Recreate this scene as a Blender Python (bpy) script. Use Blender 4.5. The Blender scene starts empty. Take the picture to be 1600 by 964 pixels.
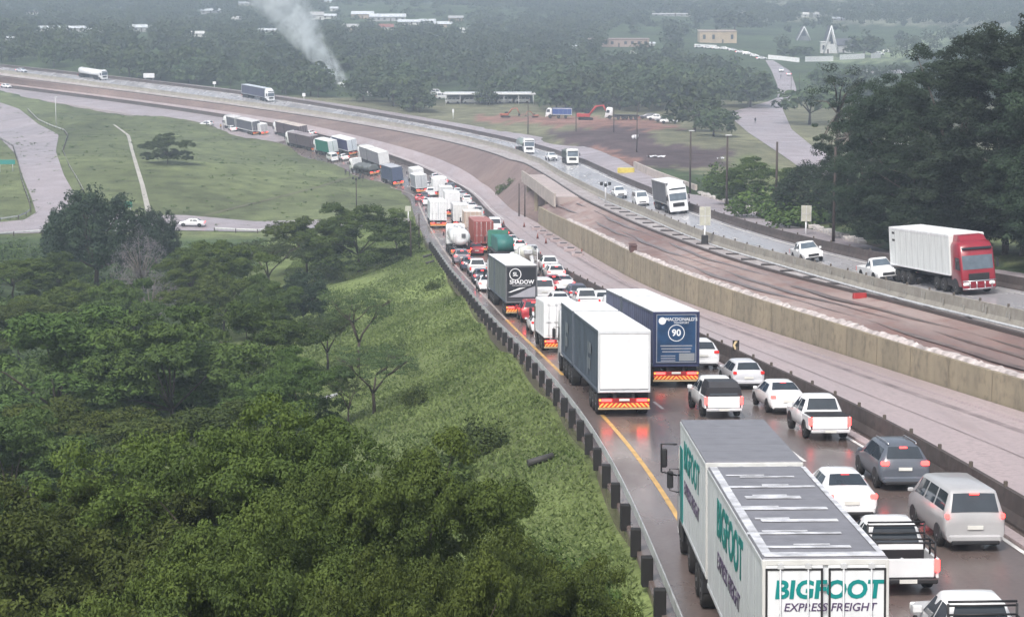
import bpy, math, random
import numpy as np
from mathutils import Vector, Matrix
from mathutils.bvhtree import BVHTree
R = math.radians
random.seed(7); RNG = np.random.default_rng(7)
scene = bpy.context.scene
# ---------------------------------------------------------------- camera
FL = 3000.0; HORIZON = 40.0; CAMZ = 45.0
PITCH = math.atan((482 - HORIZON) / FL)
cam = bpy.data.cameras.new('camera'); camo = bpy.data.objects.new('camera', cam)
scene.collection.objects.link(camo); scene.camera = camo
cam.sensor_width = 36; cam.lens = 36 * FL / 1600; cam.clip_start = 0.5; cam.clip_end = 12000
camo.location = (0, 0, CAMZ); camo.rotation_euler = (R(90) - PITCH, 0, 0)
# ---------------------------------------------------------------- world, sun, exposure
w = bpy.data.worlds.new('World'); scene.world = w; w.use_nodes = True
nt = w.node_tree; nt.nodes.clear()
sky = nt.nodes.new('ShaderNodeTexSky'); sky.sky_type = 'NISHITA'; sky.sun_disc = False
SUN_EL, SUN_ROT = 52, 205
sky.sun_elevation = R(SUN_EL); sky.sun_rotation = R(SUN_ROT); sky.air_density = 1.0; sky.dust_density = 5.0; sky.ozone_density = 1.0
hs = nt.nodes.new('ShaderNodeHueSaturation'); hs.inputs['Saturation'].default_value = 0.5
bg = nt.nodes.new('ShaderNodeBackground'); bg.inputs['Strength'].default_value = 0.13
wo = nt.nodes.new('ShaderNodeOutputWorld')
nt.links.new(sky.outputs[0], hs.inputs['Color']); nt.links.new(hs.outputs[0], bg.inputs[0]); nt.links.new(bg.outputs[0], wo.inputs[0])
sun = bpy.data.lights.new('sun', 'SUN'); sun.energy = 1.5; sun.angle = R(14); sun.color = (1, 0.97, 0.93)
suno = bpy.data.objects.new('sun', sun); scene.collection.objects.link(suno)
suno.rotation_euler = (R(90 - SUN_EL), 0, R(180 - SUN_ROT))
scene.view_settings.view_transform = 'Standard'; scene.view_settings.look = 'None'
scene.view_settings.exposure = 0.70; scene.view_settings.gamma = 1; scene.view_settings.use_curve_mapping = False
scene.cycles.max_bounces = 5; scene.cycles.diffuse_bounces = 2; scene.cycles.glossy_bounces = 2
scene.cycles.transmission_bounces = 2; scene.cycles.volume_bounces = 3; scene.cycles.transparent_max_bounces = 6
scene.cycles.use_denoising = True; scene.cycles.caustics_reflective = False; scene.cycles.caustics_refractive = False
COL = scene.collection
# ---------------------------------------------------------------- helpers
def tag(o, label=None, cat=None, group=None, kind=None):
    if label: o['label'] = label
    if cat: o['category'] = cat
    if group: o['group'] = group
    if kind: o['kind'] = kind
    return o
CP, SP = math.cos(PITCH), math.sin(PITCH)
def W(px, py, s):
    zc = FL / s; u = (px - 800) / FL; v = (py - 482) / FL
    return (zc * u, zc * (CP - v * SP), CAMZ - zc * (v * CP + SP))
def proj(P):
    P = np.asarray(P, float); x = P[..., 0]; y = P[..., 1]; z = P[..., 2] - CAMZ
    zc = y * CP - z * SP; v = (-z * CP - y * SP) / zc
    return 800 + FL * x / zc, 482 + FL * v, zc
def ray(px, py):
    u = (px - 800) / FL; v = (py - 482) / FL
    return Vector((u, CP - v * SP, -(v * CP + SP)))
def link_mesh(name, me, mat, parent=None, smooth=False):
    if mat is not None and not me.materials:
        for m in (mat if isinstance(mat, (list, tuple)) else [mat]): me.materials.append(m)
    if smooth: me.polygons.foreach_set('use_smooth', [True] * len(me.polygons))
    o = bpy.data.objects.new(name, me); COL.objects.link(o)
    if parent: o.parent = parent
    return o
def np_mesh(name, V, F, tint=None, smooth=False):
    V = np.asarray(V, np.float32); F = np.asarray(F, np.int32); k = F.shape[1]
    me = bpy.data.meshes.new(name); me.vertices.add(len(V)); me.vertices.foreach_set('co', V.ravel())
    me.loops.add(F.size); me.loops.foreach_set('vertex_index', F.ravel())
    me.polygons.add(len(F)); me.polygons.foreach_set('loop_start', np.arange(0, F.size, k, dtype=np.int32))
    me.update(calc_edges=True)
    if smooth: me.polygons.foreach_set('use_smooth', np.ones(len(F), bool))
    if tint is not None:
        if np.ndim(tint) == 1:
            a = me.attributes.new('tint', 'FLOAT', 'POINT'); a.data.foreach_set('value', np.asarray(tint, np.float32))
        else:
            a = me.attributes.new('tint', 'FLOAT_COLOR', 'POINT'); a.data.foreach_set('color', np.asarray(tint, np.float32).ravel())
    return me
class MB:
    def __init__(s): s.v = []; s.f = []; s.sm = []
    def add(s, vs, fs, smooth=False):
        b = len(s.v); s.v += [tuple(v) for v in vs]; s.f += [tuple(b + i for i in f) for f in fs]; s.sm += [smooth] * len(fs); return s
    def box(s, c, d, ch=0.0):
        x, y, z = c; a, b, e = d[0] / 2, d[1] / 2, d[2] / 2
        if ch <= 0:
            vs = [(x + i * a, y + j * b, z + k * e) for k in (-1, 1) for j in (-1, 1) for i in (-1, 1)]
            return s.add(vs, [(0, 2, 3, 1), (4, 5, 7, 6), (0, 1, 5, 4), (2, 6, 7, 3), (0, 4, 6, 2), (1, 3, 7, 5)])
        vs = []; idx = {}
        for i in (-1, 1):
            for j in (-1, 1):
                for k in (-1, 1):
                    for m in range(3):
                        p = [x + i * (a - ch * (m != 0)), y + j * (b - ch * (m != 1)), z + k * (e - ch * (m != 2))]
                        idx[(i, j, k, m)] = len(vs); vs.append(p)
        fs = []
        for sgn in (-1, 1):
            q = [(-1, -1), (1, -1), (1, 1), (-1, 1)]
            fs.append([idx[(sgn, u, v, 0)] for u, v in q][::sgn]); fs.append([idx[(u, sgn, v, 1)] for u, v in q][::-sgn]); fs.append([idx[(u, v, sgn, 2)] for u, v in q][::sgn])
        for u in (-1, 1):
            for v in (-1, 1):
                fs.append((idx[(u, v, -1, 0)], idx[(u, v, 1, 0)], idx[(u, v, 1, 1)], idx[(u, v, -1, 1)]))
                fs.append((idx[(u, -1, v, 0)], idx[(u, 1, v, 0)], idx[(u, 1, v, 2)], idx[(u, -1, v, 2)]))
                fs.append((idx[(-1, u, v, 1)], idx[(1, u, v, 1)], idx[(1, u, v, 2)], idx[(-1, u, v, 2)]))
                for k in (-1, 1): fs.append((idx[(u, v, k, 0)], idx[(u, v, k, 1)], idx[(u, v, k, 2)]))
        return s.add(vs, fs)
    def tube(s, pts, r, n=8, cap=True, smooth=True):
        pts = [Vector(p) for p in pts]; rr = r if isinstance(r, (list, tuple)) else [r] * len(pts); vs = []; fs = []
        for i, p in enumerate(pts):
            d = (pts[min(i + 1, len(pts) - 1)] - pts[max(i - 1, 0)]).normalized()
            u = d.orthogonal().normalized() if i == 0 else (u - d * u.dot(d)).normalized()
            v = d.cross(u)
            for k in range(n):
                a = 2 * math.pi * k / n; vs.append(p + (u * math.cos(a) + v * math.sin(a)) * rr[i])
        for i in range(len(pts) - 1):
            for k in range(n): fs.append((i * n + k, i * n + (k + 1) % n, (i + 1) * n + (k + 1) % n, (i + 1) * n + k))
        s.add(vs, fs, smooth)
        if cap:
            b = len(s.v) - len(vs); s.f.append(tuple(b + k for k in range(n))[::-1]); s.f.append(tuple(b + (len(pts) - 1) * n + k for k in range(n))); s.sm += [False, False]
        return s
    def rings(s, rg, smooth=True, cap=True, closed=True):
        n = len(rg[0]); vs = [p for r in rg for p in r]; fs = []
        for i in range(len(rg) - 1):
            for k in range(n if closed else n - 1): fs.append((i * n + k, i * n + (k + 1) % n, (i + 1) * n + (k + 1) % n, (i + 1) * n + k))
        s.add(vs, fs, smooth)
        if cap:
            b = len(s.v) - len(vs); s.f.append(tuple(b + k for k in range(n))[::-1]); s.f.append(tuple(b + (len(rg) - 1) * n + k for k in range(n))); s.sm += [False, False]
        return s
    def quad(s, a, b, c, d): return s.add([a, b, c, d], [(0, 1, 2, 3)])
    def slab(s, poly, off):
        """polygon (3-D points) thickened along off"""
        n = len(poly); o = Vector(off); vs = [Vector(p) for p in poly]; vs = vs + [p + o for p in vs]
        return s.add(vs, [tuple(range(n))[::-1], tuple(range(n, 2 * n))] + [(i, (i + 1) % n, n + (i + 1) % n, n + i) for i in range(n)])
    def mesh(s, name):
        me = bpy.data.meshes.new(name); me.from_pydata([tuple(v) for v in s.v], [], s.f); me.update()
        me.polygons.foreach_set('use_smooth', s.sm); return me
    def build(s, name, mat, parent=None): return link_mesh(name, s.mesh(name), mat, parent)
# ---------------------------------------------------------------- materials
MATS = {}
def new_mat(name):
    m = bpy.data.materials.new(name); m.use_nodes = True; return m, m.node_tree, m.node_tree.nodes['Principled BSDF']
def mat(name, col=(0.5, 0.5, 0.5), rough=0.6, streak=None, metal=0.0, emit=None, es=0.0, var=0.12, scale=2.0, bump=0.0, coat=0.0, objcol=False, spec=None):
    if name in MATS: return MATS[name]
    m, t, b = new_mat(name); N = t.nodes; Lk = t.links
    b.inputs['Roughness'].default_value = rough; b.inputs['Metallic'].default_value = metal
    if coat: b.inputs['Coat Weight'].default_value = coat; b.inputs['Coat Roughness'].default_value = 0.12
    if spec is not None: b.inputs['Specular IOR Level'].default_value = spec
    tc = N.new('ShaderNodeTexCoord'); nz = N.new('ShaderNodeTexNoise'); nz.inputs['Scale'].default_value = scale; nz.inputs['Detail'].default_value = 4
    if streak:
        mp = N.new('ShaderNodeMapping'); mp.inputs['Scale'].default_value = streak; Lk.new(tc.outputs['Object'], mp.inputs[0]); Lk.new(mp.outputs[0], nz.inputs['Vector'])
    else: Lk.new(tc.outputs['Object'], nz.inputs['Vector'])
    mx = N.new('ShaderNodeMix'); mx.data_type = 'RGBA'; mx.blend_type = 'MULTIPLY'; mx.inputs['Factor'].default_value = 1
    rp = N.new('ShaderNodeMapRange'); rp.inputs['From Min'].default_value = 0.3; rp.inputs['From Max'].default_value = 0.7
    rp.inputs['To Min'].default_value = 1 - var; rp.inputs['To Max'].default_value = 1 + var * 0.4
    Lk.new(nz.outputs[0], rp.inputs[0]); Lk.new(rp.outputs[0], mx.inputs['B'])
    if objcol:
        oi = N.new('ShaderNodeObjectInfo'); Lk.new(oi.outputs['Color'], mx.inputs['A'])
    else: mx.inputs['A'].default_value = (*col, 1)
    Lk.new(mx.outputs['Result'], b.inputs['Base Color'])
    if emit: b.inputs['Emission Color'].default_value = (*emit, 1); b.inputs['Emission Strength'].default_value = es
    if bump:
        bp = N.new('ShaderNodeBump'); bp.inputs['Strength'].default_value = bump; bp.inputs['Distance'].default_value = 0.05
        n2 = N.new('ShaderNodeTexNoise'); n2.inputs['Scale'].default_value = scale * 6; Lk.new(tc.outputs['Object'], n2.inputs['Vector'])
        Lk.new(n2.outputs[0], bp.inputs['Height']); Lk.new(bp.outputs[0], b.inputs['Normal'])
    MATS[name] = m; return m
def ground_mat(name, c1, c2, c3, sc=0.15, fine=3.0, rough=(0.5, 0.8), bump=0.2, streak=None):
    """two-scale procedural ground: c1/c2 large patches, c3 fine speckle; world-space coordinates"""
    m, t, b = new_mat(name); N = t.nodes; Lk = t.links
    g = N.new('ShaderNodeNewGeometry'); mp = N.new('ShaderNodeMapping'); Lk.new(g.outputs['Position'], mp.inputs[0])
    if streak: mp.inputs['Scale'].default_value = streak
    def noise(scale, det=5, src=mp.outputs[0]):
        n = N.new('ShaderNodeTexNoise'); n.inputs['Scale'].default_value = scale; n.inputs['Detail'].default_value = det; Lk.new(src, n.inputs['Vector']); return n
    def ramp(n, a, bb):
        r = N.new('ShaderNodeMapRange'); r.inputs['From Min'].default_value = a; r.inputs['From Max'].default_value = bb; r.clamp = True; Lk.new(n.outputs[0], r.inputs[0]); return r
    n1 = noise(sc); n2 = noise(fine, 6, g.outputs['Position']); n3 = noise(sc * 4.3)
    m1 = N.new('ShaderNodeMix'); m1.data_type = 'RGBA'; m1.inputs['A'].default_value = (*c1, 1); m1.inputs['B'].default_value = (*c2, 1)
    Lk.new(ramp(n1, 0.38, 0.62).outputs[0], m1.inputs['Factor'])
    m2 = N.new('ShaderNodeMix'); m2.data_type = 'RGBA'; m2.inputs['B'].default_value = (*c3, 1); Lk.new(m1.outputs['Result'], m2.inputs['A'])
    mm = N.new('ShaderNodeMath'); mm.operation = 'MULTIPLY'; Lk.new(ramp(n2, 0.45, 0.75).outputs[0], mm.inputs[0]); Lk.new(ramp(n3, 0.3, 0.6).outputs[0], mm.inputs[1])
    Lk.new(mm.outputs[0], m2.inputs['Factor']); Lk.new(m2.outputs['Result'], b.inputs['Base Color'])
    rr = N.new('ShaderNodeMapRange'); rr.inputs['From Min'].default_value = 0.35; rr.inputs['From Max'].default_value = 0.65
    rr.inputs['To Min'].default_value = rough[0]; rr.inputs['To Max'].default_value = rough[1]; Lk.new(n3.outputs[0], rr.inputs[0]); Lk.new(rr.outputs[0], b.inputs['Roughness'])
    bp = N.new('ShaderNodeBump'); bp.inputs['Strength'].default_value = bump; bp.inputs['Distance'].default_value = 0.08
    Lk.new(n2.outputs[0], bp.inputs['Height']); Lk.new(bp.outputs[0], b.inputs['Normal'])
    MATS[name] = m; return m
def leaf_mat(name, dark, light, trans=0.25):
    m, t, b = new_mat(name); N = t.nodes; Lk = t.links
    at = N.new('ShaderNodeAttribute'); at.attribute_name = 'tint'
    oi = N.new('ShaderNodeObjectInfo')
    mx = N.new('ShaderNodeMix'); mx.data_type = 'RGBA'; mx.inputs['A'].default_value = (*dark, 1); mx.inputs['B'].default_value = (*light, 1)
    Lk.new(at.outputs['Fac'], mx.inputs['Factor'])
    hv = N.new('ShaderNodeHueSaturation'); Lk.new(mx.outputs['Result'], hv.inputs['Color'])
    mr = N.new('ShaderNodeMapRange'); mr.inputs['To Min'].default_value = 0.75; mr.inputs['To Max'].default_value = 1.3; Lk.new(oi.outputs['Random'], mr.inputs[0]); Lk.new(mr.outputs[0], hv.inputs['Value'])
    mh = N.new('ShaderNodeMapRange'); mh.inputs['To Min'].default_value = 0.485; mh.inputs['To Max'].default_value = 0.515; Lk.new(oi.outputs['Random'], mh.inputs[0]); Lk.new(mh.outputs[0], hv.inputs['Hue'])
    Lk.new(hv.outputs[0], b.inputs['Base Color']); b.inputs['Roughness'].default_value = 0.75; b.inputs['Specular IOR Level'].default_value = 0.25
    tr = N.new('ShaderNodeBsdfTranslucent'); Lk.new(hv.outputs[0], tr.inputs['Color'])
    ms = N.new('ShaderNodeMixShader'); ms.inputs[0].default_value = trans
    out = N['Material Output']; Lk.new(b.outputs[0], ms.inputs[1]); Lk.new(tr.outputs[0], ms.inputs[2]); Lk.new(ms.outputs[0], out.inputs[0])
    MATS[name] = m; return m
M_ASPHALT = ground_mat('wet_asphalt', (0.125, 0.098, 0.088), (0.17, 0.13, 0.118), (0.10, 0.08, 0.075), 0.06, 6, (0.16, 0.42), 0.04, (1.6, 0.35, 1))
M_ASPHALT2 = ground_mat('wet_grey_asphalt', (0.36, 0.35, 0.365), (0.44, 0.43, 0.44), (0.30, 0.29, 0.30), 0.04, 5, (0.16, 0.34), 0.04, (1.8, 0.3, 1))  # base colour lifted to stand in for sky reflection on the wet road
M_CONC = ground_mat('new_concrete_lane', (0.42, 0.345, 0.345), (0.35, 0.285, 0.285), (0.28, 0.235, 0.235), 0.06, 4, (0.3, 0.6), 0.05, (1.5, 0.3, 1))
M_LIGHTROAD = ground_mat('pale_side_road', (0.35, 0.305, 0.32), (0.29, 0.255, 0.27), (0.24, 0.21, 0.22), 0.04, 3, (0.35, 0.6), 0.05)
M_DIRT = ground_mat('red_dirt', (0.185, 0.125, 0.112), (0.34, 0.26, 0.235), (0.22, 0.12, 0.10), 0.14, 0.45, (0.45, 0.85), 0.5, (1.3, 0.25, 1))
M_BANK = ground_mat('brown_earth_bank', (0.165, 0.115, 0.105), (0.225, 0.16, 0.14), (0.13, 0.10, 0.09), 0.05, 1.5, (0.6, 0.9), 0.5)
M_GRAVEL = ground_mat('gravel_strip', (0.42, 0.39, 0.38), (0.33, 0.29, 0.28), (0.22, 0.18, 0.17), 0.35, 1.0, (0.4, 0.8), 0.5, (1, 0.5, 1))
M_WALL = ground_mat('retaining_wall_concrete', (0.34, 0.29, 0.20), (0.27, 0.235, 0.165), (0.15, 0.13, 0.10), 0.3, 1.6, (0.75, 0.9), 0.15, (1, 1, 0.25))
M_BAR = ground_mat('barrier_concrete', (0.30, 0.28, 0.24), (0.24, 0.22, 0.19), (0.38, 0.36, 0.32), 0.5, 2.2, (0.7, 0.9), 0.1, (1, 1, 0.3))
M_BARD = ground_mat('dirty_barrier_concrete', (0.060, 0.048, 0.044), (0.085, 0.067, 0.062), (0.045, 0.038, 0.036), 0.4, 2.0, (0.7, 0.9), 0.1)
# terrain: zone colour from attribute, broken up by noise
def terrain_mat():
    m, t, b = new_mat('terrain_ground'); N = t.nodes; Lk = t.links
    at = N.new('ShaderNodeAttribute'); at.attribute_name = 'tint'
    g = N.new('ShaderNodeNewGeometry'); res = at.outputs['Color']
    for sc, a, bb, det in ((0.03, 0.62, 1.35, 5), (0.25, 0.68, 1.3, 6), (3.5, 0.7, 1.25, 4)):
        n = N.new('ShaderNodeTexNoise'); n.inputs['Scale'].default_value = sc; n.inputs['Detail'].default_value = det; Lk.new(g.outputs['Position'], n.inputs['Vector'])
        r = N.new('ShaderNodeMapRange'); r.inputs['From Min'].default_value = 0.32; r.inputs['From Max'].default_value = 0.68; r.inputs['To Min'].default_value = a; r.inputs['To Max'].default_value = bb; Lk.new(n.outputs[0], r.inputs[0])
        x = N.new('ShaderNodeMix'); x.data_type = 'RGBA'; x.blend_type = 'MULTIPLY'; x.inputs['Factor'].default_value = 1; Lk.new(res, x.inputs['A']); Lk.new(r.outputs[0], x.inputs['B']); res = x.outputs['Result']
    Lk.new(res, b.inputs['Base Color']); b.inputs['Roughness'].default_value = 0.9; b.inputs['Specular IOR Level'].default_value = 0.2
    bp = N.new('ShaderNodeBump'); bp.inputs['Strength'].default_value = 0.6; bp.inputs['Distance'].default_value = 0.15; Lk.new(n.outputs[0], bp.inputs['Height']); Lk.new(bp.outputs[0], b.inputs['Normal'])
    return m
M_TERRAIN = terrain_mat()
M_WHITELINE = mat('white_road_paint', (0.75, 0.73, 0.70), 0.5, var=0.35, scale=1.5)
M_YELLOWLINE = mat('yellow_road_paint', (0.62, 0.38, 0.12), 0.5, var=0.3, scale=1.5)
M_PAINT = mat('vehicle_paint', rough=0.32, coat=0.5, objcol=True, var=0.10, scale=1.2)
M_PANEL = mat('body_panel_paint', rough=0.5, objcol=True, var=0.14, scale=1.6, streak=(1.5, 1.5, 0.35))
M_CURTAIN = mat('curtain_fabric', rough=0.55, objcol=True, var=0.25, scale=0.7)
M_GLASS = mat('dark_window_glass', (0.03, 0.04, 0.05), 0.06, var=0.2, spec=0.8)
M_GLASSB = mat('windscreen_glass', (0.10, 0.13, 0.16), 0.08, var=0.3, spec=0.8)
M_BLACK = mat('black_plastic', (0.02, 0.02, 0.022), 0.55)
M_TYRE = mat('tyre_rubber', (0.02, 0.019, 0.018), 0.8)
M_RIM = mat('wheel_rim', (0.42, 0.42, 0.43), 0.35, metal=0.7)
M_CHASSIS = mat('truck_chassis', (0.035, 0.033, 0.035), 0.7)
M_CHROME = mat('bright_metal', (0.65, 0.65, 0.66), 0.25, metal=0.9)
M_GALV = mat('galvanised_steel', (0.60, 0.61, 0.62), 0.5, metal=0.2, var=0.25)
M_TAIL = mat('red_tail_lamp', (0.45, 0.015, 0.015), 0.2, emit=(1, 0.05, 0.04), es=0.35)
M_BRAKE = mat('lit_brake_lamp', (0.6, 0.03, 0.03), 0.2, emit=(1, 0.045, 0.04), es=5)
M_AMBER = mat('amber_lamp', (0.7, 0.3, 0.05), 0.2, emit=(1, 0.45, 0.1), es=0.8)
M_HEAD = mat('headlamp_lens', (0.7, 0.72, 0.75), 0.1, emit=(1, 0.97, 0.9), es=0.3)
M_PLATE = mat('number_plate', (0.75, 0.75, 0.7), 0.4)
M_WHITE = mat('white_coating', (0.78, 0.79, 0.80), 0.45, var=0.10)
M_POST = mat('black_guardrail_post', (0.015, 0.014, 0.014), 0.8)
M_WOOD = mat('creosoted_pole', (0.06, 0.045, 0.04), 0.85)
M_BARK = mat('tree_bark', (0.075, 0.06, 0.048), 0.9, var=0.35, scale=3, bump=0.5)
M_BARKP = mat('pale_tree_bark', (0.17, 0.15, 0.13), 0.9, var=0.35, scale=3, bump=0.5)
def chevron_mat():
    m, t, b = new_mat('red_yellow_chevron'); N = t.nodes; Lk = t.links
    tc = N.new('ShaderNodeTexCoord'); sp = N.new('ShaderNodeSeparateXYZ'); Lk.new(tc.outputs['Object'], sp.inputs[0])
    ab = N.new('ShaderNodeMath'); ab.operation = 'ABSOLUTE'; Lk.new(sp.outputs[0], ab.inputs[0])
    a = N.new('ShaderNodeMath'); a.operation = 'ADD'; Lk.new(ab.outputs[0], a.inputs[0]); Lk.new(sp.outputs[2], a.inputs[1])
    d = N.new('ShaderNodeMath'); d.operation = 'MULTIPLY'; Lk.new(a.outputs[0], d.inputs[0]); d.inputs[1].default_value = 4.6
    f = N.new('ShaderNodeMath'); f.operation = 'FRACT'; Lk.new(d.outputs[0], f.inputs[0])
    g = N.new('ShaderNodeMath'); g.operation = 'GREATER_THAN'; Lk.new(f.outputs[0], g.inputs[0]); g.inputs[1].default_value = 0.5
    x = N.new('ShaderNodeMix'); x.data_type = 'RGBA'; x.inputs['A'].default_value = (0.65, 0.03, 0.02, 1); x.inputs['B'].default_value = (0.9, 0.55, 0.12, 1)
    Lk.new(g.outputs[0], x.inputs['Factor']); Lk.new(x.outputs['Result'], b.inputs['Base Color']); b.inputs['Roughness'].default_value = 0.4
    return m
M_CHEV = chevron_mat()
# ================================================================ GROUND SURVEY: (px, py, scale px/m) control points turned into metres
LY = [300, 330, 358, 400, 450, 497, 550, 605, 652, 690, 770, 865, 964, 1203, 1500]
LS = [7.1, 8.65, 10.15, 12.6, 15.9, 19.5, 23.9, 28.6, 32.3, 35.6, 42.2, 49.6, 57.4, 77, 101]
sL = lambda y: float(np.interp(y, LY, LS))
YS = np.concatenate([np.arange(20, 420, 2.0), np.arange(420, 1000, 5.0)])
def curve(pts, smooth=2):
    P = np.array([W(*p) for p in pts]); P = P[np.argsort(P[:, 1])]
    def ex(a):
        n = min(3, len(P) - 1)
        g0 = (P[n, a] - P[0, a]) / (P[n, 1] - P[0, 1]); g1 = (P[-1, a] - P[-1 - n, a]) / (P[-1, 1] - P[-1 - n, 1])
        y = np.interp(YS, P[:, 1], P[:, a])
        y = np.where(YS < P[0, 1], P[0, a] + g0 * (YS - P[0, 1]), y); return np.where(YS > P[-1, 1], P[-1, a] + g1 * (YS - P[-1, 1]), y)
    X, Z = ex(0), ex(2); k = np.exp(-0.5 * (np.arange(-8, 9) / 3.5) ** 2); k /= k.sum()
    for _ in range(smooth):
        pad = lambda q: np.concatenate([2 * q[0] - q[8:0:-1], q, 2 * q[-1] - q[-2:-10:-1]])
        X, Z = np.convolve(pad(X), k, 'valid'), np.convolve(pad(Z), k, 'valid')
    return np.stack([X, YS, Z], 1)
def LP(l): return [(x, y, sL(y)) for x, y in l]
FARA = [(627, 297, 7.05), (580, 282, 6.8), (516, 259, 6.3), (425, 225, 5.6), (350, 203, 5.3), (262, 187, 5.1), (125, 164, 4.8), (0, 146, 4.6)]
cA = curve(LP([(1062, 964), (1040, 910), (1024, 870), (1010, 835), (995, 800), (980, 768), (966, 745), (951, 720), (937, 696), (924, 676), (908, 656), (886, 625), (872, 612), (850, 585), (821, 554), (783, 520), (760, 493), (741, 470), (726, 450), (708, 431), (696, 412), (683, 394), (671, 377), (664, 362), (655, 345), (648, 325), (643, 306)]) + FARA)
cY = curve(LP([(1141, 962), (1114, 905), (1091, 858), (1060, 801), (1030, 754), (1000, 715), (960, 667), (947, 652), (870, 577), (842, 550), (800, 509), (772, 480), (753, 459), (735, 442), (715, 419), (700, 401), (688, 383), (677, 365), (665, 343), (656, 322), (650, 306)]) + [(590, 279, 6.75), (530, 257, 6.25), (437, 223, 5.55), (362, 202, 5.27), (275, 186, 5.06), (138, 163, 4.78), (10, 145, 4.57)])
def from_top(l, hh):
    r = []
    for x, yt in l:
        y = yt
        for _ in range(12): y = yt + hh * sL(y)
        r.append((x, y, sL(y)))
    return r
cB = curve(from_top([(1600, 783), (1555, 758), (1481, 710), (1414, 674), (1360, 646), (1330, 630), (1280, 608), (1240, 592), (1190, 569), (1140, 544), (1090, 522), (951, 457), (912, 438), (877, 419), (829, 390), (807, 372), (790, 355), (770, 337), (754, 322), (741, 306)], 0.9)
           + [(705, 286, 7.05), (666, 268, 6.72), (592, 241, 6.22), (490, 212, 5.53), (409, 191, 5.23), (321, 179, 5.03), (177, 158, 4.73), (51, 143, 4.54)])
WB = LP([(1600, 647), (1482, 612), (1360, 570), (1280, 545), (1200, 520), (1120, 491), (1075, 477), (1000, 444), (925, 402), (907, 390), (880, 374), (852, 358), (832, 343)])
cW = curve(WB + [(801, 330, 8.6), (775, 304, 7.5), (762, 287, 7.1), (749, 277, 6.9), (724, 259, 6.7), (699, 250, 6.5), (674, 242, 6.35), (640, 232, 6.15), (580, 217, 5.85), (527, 205, 5.6), (475, 193, 5.35), (430, 184, 5.22), (350, 174, 5.0), (200, 153, 4.72), (60, 137, 4.5)])
wall_h = np.interp(YS, [60, 92, 110, 138, 170, 186, 235, 290, 315], [1.3, 1.6, 1.75, 2.1, 2.5, 2.65, 2.95, 2.7, 2.7])
cK = curve([(1600, 527, 27.6), (1431, 481, 23.4), (1300, 449, 20.3), (1187, 420, 17.7), (1131, 403, 16.3), (1075, 382, 14.8), (1000, 354, 12.7), (910, 312, 10.2), (855, 276, 8.4), (817, 254, 7.3), (770, 240, 6.7), (710, 223, 6.25), (665, 214, 5.95), (620, 205, 5.7), (505, 185, 5.3), (400, 170, 5.05), (287, 155, 4.85), (200, 144, 4.7), (0, 119, 4.4)])
cC = curve([(1600, 512, 26.8), (1506, 490, 24.5), (1431, 473, 22.6), (1300, 437, 19.4), (1206, 409, 16.9), (1150, 394, 15.6), (1075, 367, 13.7), (1020, 342, 12.0), (952, 315, 10.3), (876, 276, 8.3), (830, 246, 6.95), (770, 229, 6.35), (710, 214, 5.95), (650, 202, 5.68), (550, 186, 5.35), (475, 176, 5.17), (400, 166, 5.0), (200, 139, 4.67), (0, 114, 4.37)])
cD = curve([(1600, 454, 22.1), (1410, 422, 19.3), (1300, 395, 16.9), (1225, 377, 15.3), (1150, 354, 13.5), (1079, 330, 11.7), (1005, 298, 9.6), (960, 279, 8.5), (904, 252, 7.2), (860, 237, 6.55), (800, 221, 6.05), (740, 209, 5.75), (680, 196, 5.47), (620, 186, 5.27), (505, 167, 4.97), (430, 153, 4.82), (345, 142, 4.71), (200, 126, 4.5), (0, 105, 4.25)])
cE = curve([(1640, 432, 20.5), (1409, 402, 17.6), (1300, 369, 14.7), (1244, 351, 13.35), (1187, 334, 12.1), (1131, 317, 10.95), (1081, 302, 9.96), (1020, 278, 8.65), (981, 260, 7.8), (950, 240, 7.0), (900, 224, 6.37), (800, 207, 5.75), (700, 191, 5.38), (640, 180, 5.15), (500, 157, 4.8), (400, 143, 4.65), (200, 121, 4.45), (0, 101, 4.2)])
cT = cW.copy(); cT[:, 0] += 0.35; cT[:, 2] += wall_h          # top of the retaining wall
WALL_END = 308.0
nearmask = YS <= WALL_END
cM = (cW + cK) / 2                                             # middle of the earth bank beyond the wall
dip = np.interp(YS, [290, 305, 335, 352], [0, 3.2, 3.2, 0]); cM[:, 2] -= dip
cM2 = cK.copy(); cM2[:, 0] -= 0.4; cM2[:, 2] -= dip * 1.1
cX = lambda c, y: float(np.interp(y, YS, c[:, 0]))
cZ = lambda c, y: float(np.interp(y, YS, c[:, 2]))
GROUND = []
def ribbon(name, curves, m, ymin=0, ymax=1e9, lift=0.0, nsub=1, kind='structure'):
    sel = (YS >= ymin) & (YS <= ymax); rows = []
    for i in range(len(curves) - 1):
        for k in range(nsub):
            t = k / nsub; rows.append(curves[i][sel] * (1 - t) + curves[i + 1][sel] * t)
    rows.append(curves[-1][sel]); A = np.stack(rows); A[..., 2] += lift; nr, nc = A.shape[:2]
    i, j = np.meshgrid(np.arange(nr - 1), np.arange(nc - 1), indexing='ij'); a = (i * nc + j).ravel()
    me = np_mesh(name, A.reshape(-1, 3), np.stack([a, a + nc, a + nc + 1, a + 1], 1), smooth=False)
    o = link_mesh(name, me, m); tag(o, kind=kind); GROUND.append(o); return o
def off(c, dx, dz=0): q = c.copy(); q[:, 0] += dx; q[:, 2] += dz; return q
cA0 = off(cA, -0.45, -0.03); cA00 = off(cA, -0.5, -0.9)
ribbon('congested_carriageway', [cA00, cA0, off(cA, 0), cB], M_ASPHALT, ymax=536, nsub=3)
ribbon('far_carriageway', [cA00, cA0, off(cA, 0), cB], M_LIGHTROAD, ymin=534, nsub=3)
ribbon('new_concrete_lanes', [cB, cW], M_CONC, nsub=3)
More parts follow.
